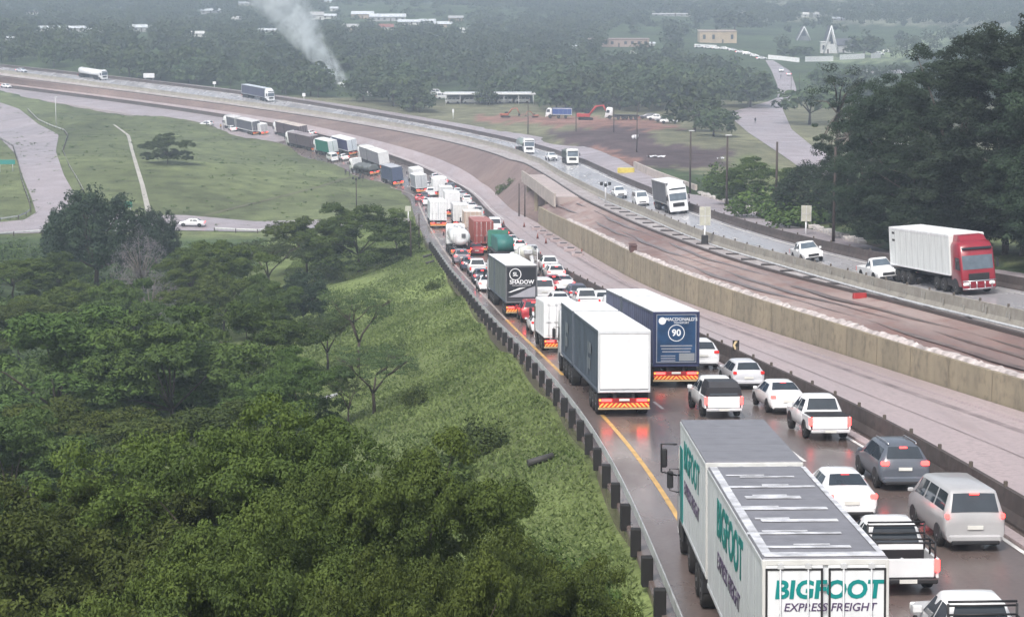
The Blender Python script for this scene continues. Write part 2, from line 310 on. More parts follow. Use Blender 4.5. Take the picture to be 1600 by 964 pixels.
ribbon('dirt_strip', [cT, cK], M_DIRT, ymax=WALL_END, nsub=4)
ribbon('earth_bank', [cW, cM, cM2, cK], M_BANK, ymin=WALL_END - 2, nsub=3)
ribbon('gravel_drain_strip', [cK, off(cC, -0.05)], M_GRAVEL, lift=0.02)
ribbon('opposite_carriageway', [cC, cD], M_ASPHALT2, nsub=3)
ribbon('outer_shoulder_road', [cD, cE, off(cE, 0.8, -0.05), off(cE, 0.85, -1.2)], M_LIGHTROAD, nsub=3)
# ---------------------------------------------------------------- terrain
ctl = []
for c in (cA, cE):
    for y in (30, 45, 60, 80, 100, 125, 150, 180, 210, 250, 290, 330, 370, 410, 450, 500, 550, 600, 640, 700): ctl.append((cX(c, y), y, cZ(c, y) - 0.12))
for c in (cB, cK, cC):
    for y in (40, 70, 100, 150, 200, 260, 330, 400, 450, 500, 560, 620): ctl.append((cX(c, y), y, cZ(c, y) - 0.6))
for y in (30, 45, 60, 80, 100, 125, 150, 180, 215, 250, 290, 330):
    k = np.interp(y, [0, 200, 300, 400], [1, 1, 0.6, 0.3])
    for dx, dz in ((-2.2, -0.7), (-5, -2.3), (-10, -4.6), (-16, -6.8), (-30, -8.3)): ctl.append((cX(cA, y) + dx, y, cZ(cA, y) + dz * k))
MAN = [(0, 450, 12), (0, 600, 18), (0, 800, 27), (0, 964, 34), (300, 450, 12.3), (-300, 500, 14), (-300, 800, 28), (450, 430, 11.6),
       (0, 368, 8.95), (150, 360, 8.8), (300, 357, 8.7), (430, 354, 8.6), (560, 352, 8.9), (-200, 370, 9),
       (100, 300, 7.8), (300, 250, 6.9), (500, 300, 7.5), (240, 220, 5.9), (150, 180, 5.2), (420, 240, 5.95), (350, 215, 5.55), (0, 200, 5.3), (0, 165, 4.9), (400, 320, 7.9), (560, 325, 7.9), (200, 320, 8.1), (-200, 250, 6.2), (-200, 160, 4.8),
       (1150, 270, 9.2), (1250, 320, 11.3), (1400, 375, 15.5), (1600, 395, 18.2), (1750, 400, 19), (1500, 300, 13), (1450, 330, 13.5), (1600, 340, 14), (1900, 400, 17), (1700, 250, 10), (1500, 240, 9), (1350, 290, 8.6),
       (900, 210, 6.15), (1000, 240, 7.05), (1050, 205, 6.0), (1120, 225, 6.6), (1180, 190, 5.5), (1290, 265, 7.3), (1230, 160, 4.75), (1220, 125, 4.1), (850, 190, 5.55), (700, 175, 5.05), (950, 185, 5.4), (1100, 160, 4.85),
       (0, 92, 4.0), (300, 122, 4.3), (500, 142, 4.55), (-300, 80, 3.9), (900, 130, 4.1), (700, 130, 4.1), (1100, 85, 3.3), (1300, 88, 3.3), (1400, 110, 3.6), (1200, 95, 3.5), (1500, 130, 4.2), (1700, 120, 4.2),
       (700, 50, 2.6), (550, 45, 2.5), (400, 40, 2.45), (200, 45, 2.6), (0, 40, 2.6), (950, 70, 3.0), (1400, 45, 2.5), (1150, 20, 2.1), (800, 20, 2.1), (300, 12, 2.05), (0, 10, 2.1), (1500, 15, 2.0), (1700, 40, 2.4), (-300, 20, 2.2)]
ctl += [W(*p) for p in MAN]
for u in (-0.5, -0.25, 0, 0.25, 0.5):
    for y, z in ((1700, 68), (2100, 92), (2700, 104), (3600, 108)): ctl.append((u * y, y, z + 6 * math.sin(u * 9 + y)))
for x, y, z in ((-60, 20, 20), (-25, 25, 21), (-8, 20, 25), (60, 20, 31), (60, 80, 27), (90, 150, 25), (120, 220, 24), (-90, 100, 17)): ctl.append((x, y, z))
ctl = np.array(ctl)
def tps_fit(P, lam=2e-3):
    Q = P[:, :2] / 100; n = len(Q); d2 = ((Q[:, None] - Q[None]) ** 2).sum(-1); K = 0.5 * d2 * np.log(d2 + 1e-12) + lam * np.eye(n)
    Pm = np.c_[np.ones(n), Q]; A = np.block([[K, Pm], [Pm.T, np.zeros((3, 3))]]); return Q, np.linalg.solve(A, np.r_[P[:, 2], 0, 0, 0])
TQ, TW = tps_fit(ctl)
def tz(X, Y):
    P = np.stack([np.ravel(X), np.ravel(Y)], 1) / 100; out = np.empty(len(P))
    for i in range(0, len(P), 4000):
        p = P[i:i + 4000]; d2 = ((p[:, None] - TQ[None]) ** 2).sum(-1)
        out[i:i + 4000] = (0.5 * d2 * np.log(d2 + 1e-12)) @ TW[:-3] + TW[-3] + p @ TW[-2:]
    return out.reshape(np.shape(X))
rows = 16 * (3800 / 16) ** (np.linspace(0, 1, 330)); cols = np.linspace(-0.56, 0.56, 300)
cols = cols + 0.0
GX, GY = rows[:, None] * cols[None] + 0 * rows[:, None], rows[:, None] + 0 * cols[None]
GX = GX + np.sign(cols)[None] * 30 * np.clip(np.abs(cols)[None] / 0.56 - 0.6, 0, 1)
GZ = tz(GX, GY)
def inside_drop(X, Y):
    a = np.interp(Y, YS, cA[:, 0]); e = np.interp(Y, YS, cE[:, 0]); sl = np.gradient(cA[:, 0], YS); s_ = np.interp(Y, YS, sl)
    dist = np.minimum(X - a, e - X) / np.sqrt(1 + s_ ** 2); return np.where(dist > 0, 0.06 + np.clip(dist * 0.25, 0, 3.5), 0), dist
drop, hd_ = inside_drop(GX, GY)
lump = (np.sin(GX * 0.21 + 1.3 * np.sin(GY * 0.13)) * np.sin(GY * 0.17 + GX * 0.07)) * 0.18 * np.clip((-hd_ - 3) / 6, 0, 1) + np.clip((GY - 900) / 600, 0, 1) * 7 * np.sin(GX * 0.011 + 2) * np.sin(GY * 0.006 + GX * 0.004)
GZ = GZ - drop + lump
PXg, PYg, ZCg = proj(np.stack([GX, GY, GZ], -1))
def inpoly(px, py, poly):
    r = np.zeros(px.shape, bool); n = len(poly)
    for i in range(n):
        x1, y1 = poly[i]; x2, y2 = poly[(i + 1) % n]
        c = ((y1 > py) != (y2 > py)) & (px < (x2 - x1) * (py - y1) / (y2 - y1 + 1e-9) + x1); r ^= c
    return r
G_GRASS = (0.13, 0.165, 0.058); G_FIELD = (0.118, 0.140, 0.062); G_SCRUB = (0.05, 0.075, 0.03); G_DIRTR = (0.22, 0.125, 0.10); G_DARK = (0.085, 0.06, 0.06); G_DRY = (0.15, 0.15, 0.09)
tint = np.ones(GX.shape + (4,)); jx = PXg + 6 * np.sin(GY * 0.7) + 4 * np.sin(GX * 1.1); jy = PYg + 3 * np.sin(GX * 0.9 + GY * 0.3)
tint[..., :3] = G_SCRUB
def zone(c, poly): tint[..., :3][inpoly(jx, jy, poly)] = c
left = (GX < np.interp(GY, YS, cA[:, 0]) + 1)
tint[..., :3][left & (GY > 335) & (GY < 720)] = G_FIELD
tint[..., :3][left & (hd_ > -26) & (GY < 335)] = G_GRASS
tint[..., :3][~left & (GY > 380) & (GY < 640)] = G_DRY
zone(G_DRY, [(640, 180), (1060, 184), (1130, 178), (1160, 215), (1290, 268), (1220, 290), (1000, 255), (860, 225), (640, 185)])
zone(G_DIRTR, [(745, 181), (900, 182), (1010, 185), (1060, 200), (1000, 205), (820, 193), (745, 190)])
zone(G_DARK, [(845, 206), (960, 198), (1010, 205), (1040, 225), (1150, 235), (1120, 262), (1000, 262), (930, 240), (870, 222)])
zone(G_DIRTR, [(930, 228), (985, 248), (1010, 262), (960, 262), (925, 240)])
zone((0.12, 0.14, 0.06), [(1160, 240), (1330, 300), (1400, 360), (1250, 350), (1120, 290)])
zone((0.19, 0.22, 0.10), [(1540, 365), (1700, 360), (1700, 425), (1540, 412)])
zone((0.10, 0.075, 0.055), [(1200, 345), (1420, 395), (1420, 410), (1300, 372)])
zone((0.17, 0.21, 0.12), [(1250, 96), (1400, 98), (1480, 70), (1480, 45), (1400, 75), (1290, 92)])
zone((0.20, 0.22, 0.15), [(950, -30), (1130, -30), (1120, 12), (1000, 20), (940, 8)])
zone((0.16, 0.17, 0.12), [(1050, 0), (1600, -20), (1600, 45), (1300, 38), (1150, 30)])
nr, nc = GX.shape; i, j = np.meshgrid(np.arange(nr - 1), np.arange(nc - 1), indexing='ij'); a = (i * nc + j).ravel()
me = np_mesh('ground', np.stack([GX, GY, GZ], -1).reshape(-1, 3), np.stack([a, a + 1, a + nc + 1, a + nc], 1), tint.reshape(-1, 4), True)
terrain = tag(link_mesh('ground', me, M_TERRAIN), kind='structure')
def bvh_of(objs):
    V = []; F = []
    for o in objs:
        b = len(V); V += [v.co.copy() for v in o.data.vertices]; F += [tuple(b + k for k in p.vertices) for p in o.data.polygons]
    return BVHTree.FromPolygons(V, F)
BT = bvh_of([terrain]); BG = bvh_of(GROUND)
CO = Vector((0, 0, CAMZ))
def P(px, py, road=None):
    """where the sight line through a photo point meets the ground (road surfaces first)"""
    d = ray(px, py).normalized(); h1 = BG.ray_cast(CO, d) if road is not False else (None,) * 4; h2 = BT.ray_cast(CO, d) if road is not True else (None,) * 4
    c = [h for h in (h1, h2) if h[0] is not None]
    if not c: return None
    return min(c, key=lambda h: h[3])[0]
def down(x, y, road=False):
    hs_ = [b.ray_cast(Vector((x, y, 400)), Vector((0, 0, -1)))[0] for b in ((BT, BG) if road else (BT,))]
    hs_ = [h.z for h in hs_ if h is not None]; return max(hs_) if hs_ else 20.0
def S(p): return FL / float(proj(np.array(p))[2])
# ---------------------------------------------------------------- retaining wall, barriers
def strip_prism(name, line, prof, m, ymin, ymax, parent=None, step=1):
    """sweep a cross-section (dx, dz) along a surveyed line"""
    sel = np.where((YS >= ymin) & (YS <= ymax))[0][::step]; L = line[sel]; T = np.gradient(L[:, :2], axis=0); T /= np.linalg.norm(T, axis=1)[:, None]
    rg = [[(p[0] + t[1] * dx, p[1] - t[0] * dx, p[2] + dz) for dx, dz in prof] for p, t in zip(L, T)]
    b = MB(); b.rings(rg, smooth=False); return b.build(name, m, parent)
def wall_build():
    sel = np.where((YS >= 20) & (YS <= WALL_END))[0]; L = cW[sel]; h = wall_h[sel]
    rg = [[(p[0], p[1], p[2] - 0.3), (p[0] + 0.5, p[1], p[2] - 0.3), (p[0] + 0.5, p[1], p[2] + hh + 0.06), (p[0] + 0.05, p[1], p[2] + hh + 0.06)] for p, hh in zip(L, h)]
    b = MB(); b.rings(rg, smooth=False); o = b.build('retaining_wall', M_WALL); tag(o, 'long beige concrete retaining wall between the new lanes and the red dirt strip', 'wall')
    j = MB()
    for y in np.arange(24, WALL_END, 6.0):
        x, z, hh = cX(cW, y), cZ(cW, y), float(np.interp(y, YS, wall_h)); j.box((x - 0.0, y, z + hh / 2), (0.03, 0.04, hh))
    j.build('joint', mat('wall_joint', (0.23, 0.20, 0.15), 0.9), o)
    strip_prism('footing_kerb', off(cW, -0.75), [(-0.6, 0.0), (0.6, 0.0), (0.6, 0.16), (-0.55, 0.12)], M_CONC, 20, WALL_END, o)
    return o
wall_build()
JERSEY = [(-0.3, -0.05), (0.3, -0.05), (0.3, 0.08), (0.14, 0.35), (0.09, 0.9), (-0.09, 0.9), (-0.14, 0.35), (-0.3, 0.08)]
sc_ = lambda p, k: [(a, b * k) for a, b in p]
bar1 = strip_prism('concrete_barrier', cB, sc_(JERSEY, 1.15), M_BARD, 20, 900); tag(bar1, 'dark dirty concrete barrier right of the traffic jam', 'barrier', 'concrete lane barriers')
bar2 = strip_prism('concrete_barrier', cC, sc_(JERSEY, 1.15), M_BAR, 20, 900); tag(bar2, 'pale concrete median barrier beside the gravel strip and the red dirt', 'barrier', 'concrete lane barriers')
bar3 = strip_prism('concrete_barrier', off(cD, 0.3), sc_(JERSEY, 1.0), M_BARD, 20, 900); tag(bar3, 'dark concrete barrier on the far side of the opposite carriageway', 'barrier', 'concrete lane barriers')
for k in range(26):                                            # lime runs and joints on the pale median barrier
    y = 84 + k * 4.1; x, z = cX(cC, y), cZ(cC, y)
    for q in range(2): st = MB(); st.box((x - 0.185, y + q * 0.7 - 0.3, z + 0.45 + 0.1 * (k % 3)), (0.02, 0.2, 0.3 + 0.1 * (k % 3))); st.build('lime_stain', mat('lime_stain', (0.42, 0.41, 0.38), 0.8, var=0.5, scale=4), bar2)
strip_prism('drain_kerb', off(cK, 0), [(-0.16, -0.05), (0.16, -0.05), (0.16, 0.2), (-0.16, 0.2)], mat('dark_wet_kerb', (0.075, 0.06, 0.055), 0.6), 20, 900).name = 'drain_kerb'
tag(bpy.data.objects['drain_kerb'], kind='structure')
strip_prism('barrier_kerb', off(cB, -0.85), [(-0.22, -0.02), (0.22, -0.02), (0.22, 0.1), (-0.2, 0.08)], M_CONC, 20, 330).name = 'gutter_kerb'
tag(bpy.data.objects['gutter_kerb'], kind='structure')
pipe = MB(); pipe.tube([(cX(cC, y) - 0.75, y, cZ(cC, y) + 0.12) for y in np.arange(70, 300, 4.0)], 0.09, 8); tag(pipe.build('drain_pipe', M_GALV), 'long pale pipe lying on the gravel beside the median barrier', 'pipe')
# reflector posts on the barrier tops
def delineators(c, h, y0, y1, step, parent, dx=0):
    b = MB(); y = y0; n = 0; m = mat('reflector_block', (0.10, 0.085, 0.07), 0.7)
    while y < y1 and n < 90:
        b = MB(); b.box((0, 0, 0.11), (0.14, 0.10, 0.22), 0.02); o = b.build('reflector', m, parent); o.location = (cX(c, y) + dx, y, cZ(c, y) + h); y += step * (1 + y / 600); n += 1
delineators(cB, 1.02, 48, 240, 3.9, bar1); delineators(cC, 1.02, 84, 260, 4.2, bar2); delineators(cD, 0.88, 110, 260, 5, bar3, 0.3)
# painted lines
def line_between(name, c0, c1, t, w, m, ymin, ymax, dash=None, lift=0.015, par='structure'):
    sel = (YS >= ymin) & (YS <= ymax); A = (c0 * (1 - t) + c1 * t)[sel]; A[:, 2] += lift; b = MB(); y = ymin
    segs = [(ymin, ymax)] if not dash else []
    if dash:
        while y < ymax: segs.append((y, min(y + dash[0], ymax))); y += dash[0] + dash[1]
    for s0, s1 in segs:
        n = max(2, int((s1 - s0) / 2) + 1); yy = np.linspace(s0, s1, n); X = np.interp(yy, A[:, 1], A[:, 0]); Z = np.interp(yy, A[:, 1], A[:, 2]); tx = np.gradient(X, yy); nn = np.sqrt(1 + tx ** 2)
        wd = w * (1 + yy / 500)
        b.rings([[(x - ww / 2 * q, y_, z), (x + ww / 2 * q, y_, z)] for x, y_, z, q, ww in zip(X, yy, Z, nn, wd)], False, False, False)
    return tag(b.build(name, m), kind=par)
line_between('yellow_edge_line', cY, cB, 0, 0.17, M_YELLOWLINE, 22, 150)
line_between('pale_edge_line', cY, cB, 0, 0.15, mat('pale_worn_line', (0.42, 0.37, 0.34), 0.6), 150, 440)
cWl = off(cB, -1.25)
line_between('white_edge_line', cWl, cWl, 0, 0.15, M_WHITELINE, 22, 400)
for k in (1, 2): line_between('lane_dashes', cY, cWl, k / 3, 0.13, M_WHITELINE, 30 + k, 560, (3, 6))
line_between('white_edge_line', cC, cD, 0.08, 0.18, M_WHITELINE, 60, 640)
line_between('white_edge_line', cC, cD, 0.90, 0.15, M_WHITELINE, 60, 640)
line_between('lane_dashes', cC, cD, 0.5, 0.13, M_WHITELINE, 60, 560, (3, 9))
line_between('white_edge_line', cB, cW, 0.32, 0.12, M_WHITELINE, 320, 640)
M_RUT = mat('dark_wet_rut', (0.185, 0.135, 0.122), 0.35, var=0.4, scale=0.6); M_JT = mat('dark_lane_joint', (0.29, 0.235, 0.235), 0.6, var=0.4, scale=0.6)
for k, (t_, w_, y0_, y1_) in enumerate(((0.30, 0.5, 70, 190), (0.52, 0.45, 85, 240), (0.72, 0.6, 60, 150), (0.80, 0.4, 160, 290), (0.42, 0.35, 200, 300))):
    q0 = cT * (1 - t_) + cK * t_; q0[:, 0] += 0.35 * np.sin(YS * 0.11 + k) + 0.12 * np.sin(YS * 0.37 + k * 2); line_between('wheel_rut', q0, q0, 0, w_, M_RUT, y0_, y1_)
line_between('lane_joint', cB, cW, 0.45, 0.08, M_JT, 24, 620); line_between('lane_joint', cB, cW, 0.74, 0.35, M_JT, 24, 300)
# ---------------------------------------------------------------- side roads draped on the terrain
def drape(name, e0, e1, m, n=60, k=8, lift=0.1):
    def res(e):
        e = np.array(e, float); d = np.r_[0, np.cumsum(np.hypot(*np.diff(e, axis=0).T))]; t = np.linspace(0, d[-1], n); return np.stack([np.interp(t, d, e[:, 0]), np.interp(t, d, e[:, 1])], 1)
    A, B = res(e0), res(e1); V = []
    for q in range(k + 1):
        for i in range(n):
            p = A[i] * (1 - q / k) + B[i] * q / k; h = P(p[0], p[1], False); V.append((h.x, h.y, h.z + lift))
    F = [(q * n + i, q * n + i + 1, (q + 1) * n + i + 1, (q + 1) * n + i) for q in range(k) for i in range(n - 1)]
    o = link_mesh(name, np_mesh(name, V, F), m); tag(o, kind='structure'); return o
drape('ramp_road', [(-70, 165), (-20, 205), (0, 217), (25, 242), (35, 275), (50, 312), (57, 335), (20, 353), (-40, 358)], [(-20, 160), (0, 161), (30, 171), (60, 195), (92, 211), (87, 237), (100, 275), (117, 305), (170, 345)], M_LIGHTROAD)
drape('underpass_road', [(-150, 358), (0, 348), (120, 337), (287, 337), (400, 347), (470, 345), (640, 342)], [(-150, 376), (0, 367), (112, 363), (275, 361), (400, 363), (470, 358), (640, 352)], M_LIGHTROAD, lift=0.12)
drape('footpath', [(176, 195), (198, 212), (205, 240), (211, 262), (219, 290), (228, 333)], [(180, 196), (203, 212), (210, 240), (217, 262), (226, 290), (237, 333)], mat('pale_path_concrete', (0.42, 0.40, 0.36), 0.8, var=0.25, scale=0.3), k=3)
drape('hillside_road', [(1318, 112), (1420, 110), (1520, 100)], [(1318, 116), (1420, 115), (1520, 104)], M_LIGHTROAD, k=3)
drape('worn_track', [(318, 337), (360, 326), (430, 309), (500, 291), (548, 276)], [(318, 339), (360, 328), (430, 311), (500, 293), (548, 278)], mat('worn_track_soil', (0.12, 0.115, 0.065), 0.9, var=0.5, scale=0.4), k=2, lift=0.06)
drape('cross_road', [(1196, 95), (1206, 112), (1215, 135), (1215, 155), (1135, 178), (1168, 207), (1222, 243), (1275, 280)], [(1208, 95), (1235, 112), (1243, 135), (1247, 155), (1222, 170), (1237, 203), (1270, 230), (1330, 262)], M_LIGHTROAD)
# ================================================================ VEHICLE TEMPLATES (a template is a list of part meshes; spawn() makes the objects)
class T:
    def __init__(s): s.p = []
    def add(s, name, mb, m, parent=-1, loc=(0, 0, 0), key=None, rot=(0, 0, 0), label=None):
        me = mb.mesh(name) if isinstance(mb, MB) else mb
        if me.materials.__len__() == 0: me.materials.append(m)
        s.p.append((name, me, parent, loc, key or name, rot, label)); return len(s.p) - 1
def spawn(t, name, M, label, cat, group=None, paint=(0.8, 0.8, 0.8), paints={}):
    r = bpy.data.objects.new(name, None); COL.objects.link(r); r.matrix_world = M; r.empty_display_size = 0.5; tag(r, label, cat, group); os_ = []
    for nm, me, par, loc, key, rot, lb in t.p:
        o = bpy.data.objects.new(nm, me); COL.objects.link(o); o.parent = r if par < 0 else os_[par]; o.location = loc; o.rotation_euler = rot
        c = paints.get(key, paint); o.color = (*c, 1); os_.append(o)
        if lb: o['label'] = lb
    return r
def wheel(t, x, y, r=0.33, w=0.22, dual=False, rim=M_RIM):
    b = MB(); sg = 1 if x > 0 else -1; a, n = (w / 2, 18); prof = [(-a, r * 0.6), (-a, r * 0.93), (-a * 0.75, r), (a * 0.75, r), (a, r * 0.93), (a, r * 0.6)]
    rg = [[(px, rr * math.cos(k * 2 * math.pi / n), rr * math.sin(k * 2 * math.pi / n)) for k in range(n)] for px, rr in prof]; b.rings(rg, True, True)
    i = t.add('wheel', b, M_TYRE, -1, (x, y, r)); c = MB(); xo = sg * (a + 0.004)
    rg = [[(px, rr * math.cos(k * 2 * math.pi / n), rr * math.sin(k * 2 * math.pi / n)) for k in range(n)] for px, rr in ((xo - sg * 0.02, r * 0.6), (xo, r * 0.57), (xo - sg * 0.05, r * 0.42), (xo - sg * 0.03, r * 0.16), (xo + sg * 0.01, r * 0.1))]
    c.rings(rg, True, True)
    for k in range(5):
        an = k * 2 * math.pi / 5; c.box((xo - sg * 0.015, r * 0.3 * math.cos(an), r * 0.3 * math.sin(an)), (0.02, r * 0.12, r * 0.12))
    t.add('rim', c, rim, i); return i
def body_loft(st, W2, zb=0.26):
    rg = []
    for y, ztop, wt, ff in st:
        wl, wb = W2 * 0.93 * ff, W2 * ff; zbelt = min(0.62 * st_h(st), ztop - 0.10); wt = min(wt, wb * 0.985)
        zm = zb + (zbelt - zb) * 0.5
        h = [(wl * 0.9, zb), (wl, zb + 0.08), (wb, zm), (wb * 0.985, zbelt), (wt, ztop - 0.05), (wt - 0.07, ztop), (wt * 0.5, ztop + 0.02)]
        rg.append([(x, y, z) for x, z in h] + [(-x, y, z) for x, z in h[::-1]])
    return rg
def st_h(st): return max(s[1] for s in st)
def car_t(L=4.5, Wd=1.8, st=None, rear=(1, 2), front=(4, 5), side=(2, 4), brake=True, rails=False, wheel_r=0.33, tl=(0.62, 0.95, 0.26), zb=0.26, nside=2, plate=0.62, bumper=M_PAINT, wiper=True, glow=None, spoiler=False):
    t = T(); W2 = Wd / 2; rg = body_loft(st, W2, zb); b = MB(); b.rings(rg, True, True); t.add('body', b, M_PAINT)
    # glazing laid on the sloping top panels
    def top_panel(i, j, name, m, ins=0.09, lift=0.012):
        y0, z0, w0 = st[i][0], st[i][1], min(st[i][2], W2 * st[i][3] * 0.985); y1, z1, w1 = st[j][0], st[j][1], min(st[j][2], W2 * st[j][3] * 0.985)
        n = Vector((0, -(z1 - z0), (y1 - y0))).normalized();  n = n if n.z > 0 else -n
        f = lambda u, v: Vector((u * ((w0 - ins) * (1 - v) + (w1 - ins) * v), y0 + (y1 - y0) * v, z0 + (z1 - z0) * v + 0.02)) + n * lift
        q = MB(); us = (-1, -0.5, 0, 0.5, 1); rows_ = [[f(u, v) + Vector((0, 0, 0.012 * (1 - u * u))) for u in us] for v in (0.1, 0.5, 0.93)]
        q.rings(rows_, True, False, False); return t.add(name, q, m)
    top_panel(rear[0], rear[1], 'rear_window', M_GLASS); top_panel(front[0], front[1], 'windscreen', M_GLASSB)
    H = st_h(st); zbelt = 0.62 * H
    def sidept(sg, y, v):
        i = max(k for k in range(len(st)) if st[k][0] <= y + 1e-6); i = min(i, len(st) - 2); q = (y - st[i][0]) / (st[i + 1][0] - st[i][0])
        zt = st[i][1] * (1 - q) + st[i + 1][1] * q; wt = st[i][2] * (1 - q) + st[i + 1][2] * q; wb = W2 * (st[i][3] * (1 - q) + st[i + 1][3] * q); wt = min(wt, wb * 0.985)
        return Vector((sg * (wb * 0.985 * (1 - v) + wt * v + 0.012), y, zbelt * (1 - v) + (zt - 0.05) * v))
    ya, yb = st[rear[1]][0], st[front[0]][0]; y_lo0, y_hi0 = st[rear[0]][0] * 0.35 + ya * 0.65, yb * 0.35 + st[front[1]][0] * 0.65
    for sg in (-1, 1):
        edges = np.linspace(0, 1, nside + 1)
        for k in range(nside):
            u0, u1 = edges[k] + 0.02, edges[k + 1] - 0.02; q = MB(); rows_ = []
            for v in (0.1, 0.5, 0.9):
                lo = y_lo0 * (1 - v) + ya * v + 0.06; hi = y_hi0 * (1 - v) + yb * v - 0.06
                rows_.append([sidept(sg, lo + (hi - lo) * (u0 + (u1 - u0) * m_), v) for m_ in (0, 0.33, 0.66, 1)])
            q.rings(rows_, True, False, False); t.add('side_window', q, M_GLASS)
    ry, fy = st[0][0], st[-1][0]
    for sg in (-1, 1):
        for y in (ry + 0.19 * L, fy - 0.18 * L):
            wheel(t, sg * (W2 - 0.10), y, wheel_r)
            a = MB(); pts = [(sg * (W2 + 0.004), y + (wheel_r + 0.06) * math.cos(an), wheel_r + (wheel_r + 0.06) * math.sin(an)) for an in np.linspace(-0.1, math.pi + 0.1, 9)]
            a.slab([(sg * (W2 - 0.03), p[1], p[2]) for p in pts], (sg * 0.045, 0, 0)); t.add('wheel_arch', a, M_BLACK)
        zt, xt, wt_ = (zb + (tl[1] - zb) * 0.75, W2 * 0.86, tl[2])
        q = MB(); q.box((sg * (W2 - wt_ * 0.62), ry + 0.03, tl[1] - 0.09), (wt_, 0.14, 0.16), 0.03); t.add('tail_light', q, M_BRAKE if brake else M_TAIL)
        q = MB(); q.box((sg * W2 * 0.72, fy - 0.05, st[-1][1] - 0.02), (0.34, 0.16, 0.15), 0.03); t.add('headlight', q, M_HEAD)
        q = MB(); q.box((sg * (W2 + 0.09), st[front[1]][0] - 0.35, zbelt + 0.08), (0.2, 0.1, 0.14), 0.03); t.add('wing_mirror', q, M_PAINT)
    q = MB(); q.box((0, ry + 0.02, zb + 0.13), (Wd * 0.88, 0.2, 0.24), 0.05); t.add('bumper', q, bumper)
    q = MB(); q.box((0, ry - 0.02, zb + 0.02), (Wd * 0.80, 0.2, 0.13), 0.03); t.add('lower_trim', q, M_BLACK)
    q = MB(); q.box((0, ry - 0.035, plate + 0.02), (0.5, 0.03, 0.12)); t.add('number_plate', q, M_PLATE)
    q = MB(); q.box((0, fy + 0.0, st[-1][1] - 0.16), (Wd * 0.5, 0.06, 0.16), 0.03); q.box((0, fy - 0.02, zb + 0.08), (Wd * 0.8, 0.1, 0.14), 0.03); t.add('grille', q, M_BLACK)
    if brake and glow is not False:
        i = rear[1]; q = MB(); q.box((0, st[i][0] - 0.08, st[i][1] - 0.03), (0.28, 0.06, 0.05)); t.add('high_brake_light', q, M_BRAKE)
    if rails:
        for sg in (-1, 1):
            q = MB(); q.tube([(sg * (st[rear[1]][2] - 0.12), ya + 0.05, H - 0.0), (sg * (st[rear[1]][2] - 0.1), ya + 0.25, H + 0.06), (sg * (st[rear[1]][2] - 0.1), yb - 0.3, H + 0.05), (sg * (st[rear[1]][2] - 0.12), yb - 0.05, H - 0.02)], 0.025, 6); t.add('roof_rail', q, M_CHROME)
    if spoiler:
        q = MB(); q.box((0, ya - 0.12, H - 0.02), (st[rear[1]][2] * 1.7, 0.3, 0.05), 0.02); t.add('spoiler', q, M_PAINT)
    return t
SEDAN = car_t(4.6, 1.82, [(-2.3, 0.72, 0.72, 0.9), (-2.26, 1.0, 0.76, 0.96), (-1.65, 1.07, 0.78, 1), (-0.95, 1.42, 0.60, 1), (0.25, 1.46, 0.61, 1), (0.5, 1.43, 0.60, 1), (1.2, 1.0, 0.74, 1), (2.1, 0.80, 0.74, 0.97), (2.3, 0.62, 0.66, 0.86)], (2, 3), (5, 6))
HATCH = car_t(4.1, 1.76, [(-2.05, 0.68, 0.70, 0.92), (-2.0, 1.0, 0.74, 0.98), (-1.58, 1.42, 0.58, 1), (0.1, 1.49, 0.60, 1), (0.35, 1.45, 0.59, 1), (1.05, 1.0, 0.73, 1), (1.85, 0.84, 0.72, 0.96), (2.05, 0.62, 0.62, 0.84)], (1, 2), (4, 5), tl=(0, 1.0, 0.2), spoiler=True)
HATCH_OFF = car_t(4.1, 1.76, [(-2.05, 0.68, 0.70, 0.92), (-2.0, 1.0, 0.74, 0.98), (-1.58, 1.42, 0.58, 1), (0.1, 1.49, 0.60, 1), (0.35, 1.45, 0.59, 1), (1.05, 1.0, 0.73, 1), (1.85, 0.84, 0.72, 0.96), (2.05, 0.62, 0.62, 0.84)], (1, 2), (4, 5), tl=(0, 1.0, 0.2), brake=False)
SUV = car_t(4.65, 1.88, [(-2.3, 0.80, 0.76, 0.94), (-2.26, 1.14, 0.80, 0.99), (-1.85, 1.62, 0.64, 1), (0.1, 1.70, 0.66, 1), (0.4, 1.65, 0.65, 1), (1.1, 1.14, 0.80, 1), (2.1, 0.96, 0.78, 0.97), (2.3, 0.74, 0.68, 0.88)], (1, 2), (4, 5), rails=True, wheel_r=0.37, tl=(0, 1.14, 0.3), plate=0.82, zb=0.3)
SUV_OFF = car_t(4.65, 1.88, [(-2.3, 0.80, 0.76, 0.94), (-2.26, 1.14, 0.80, 0.99), (-1.85, 1.62, 0.64, 1), (0.1, 1.70, 0.66, 1), (0.4, 1.65, 0.65, 1), (1.1, 1.14, 0.80, 1), (2.1, 0.96, 0.78, 0.97), (2.3, 0.74, 0.68, 0.88)], (1, 2), (4, 5), rails=False, wheel_r=0.37, tl=(0, 1.14, 0.3), plate=0.82, zb=0.3, brake=False)
VAN = car_t(5.1, 1.92, [(-2.55, 0.9, 0.84, 0.96), (-2.52, 1.15, 0.86, 0.99), (-2.3, 1.84, 0.74, 1), (-2.15, 1.92, 0.74, 1), (0.95, 1.92, 0.74, 1), (1.2, 1.86, 0.73, 1), (1.95, 1.22, 0.82, 1), (2.4, 1.02, 0.8, 0.97), (2.55, 0.78, 0.7, 0.88)], (1, 2), (5, 6), wheel_r=0.35, tl=(0, 1.22, 0.13), plate=0.75, zb=0.28, nside=3)
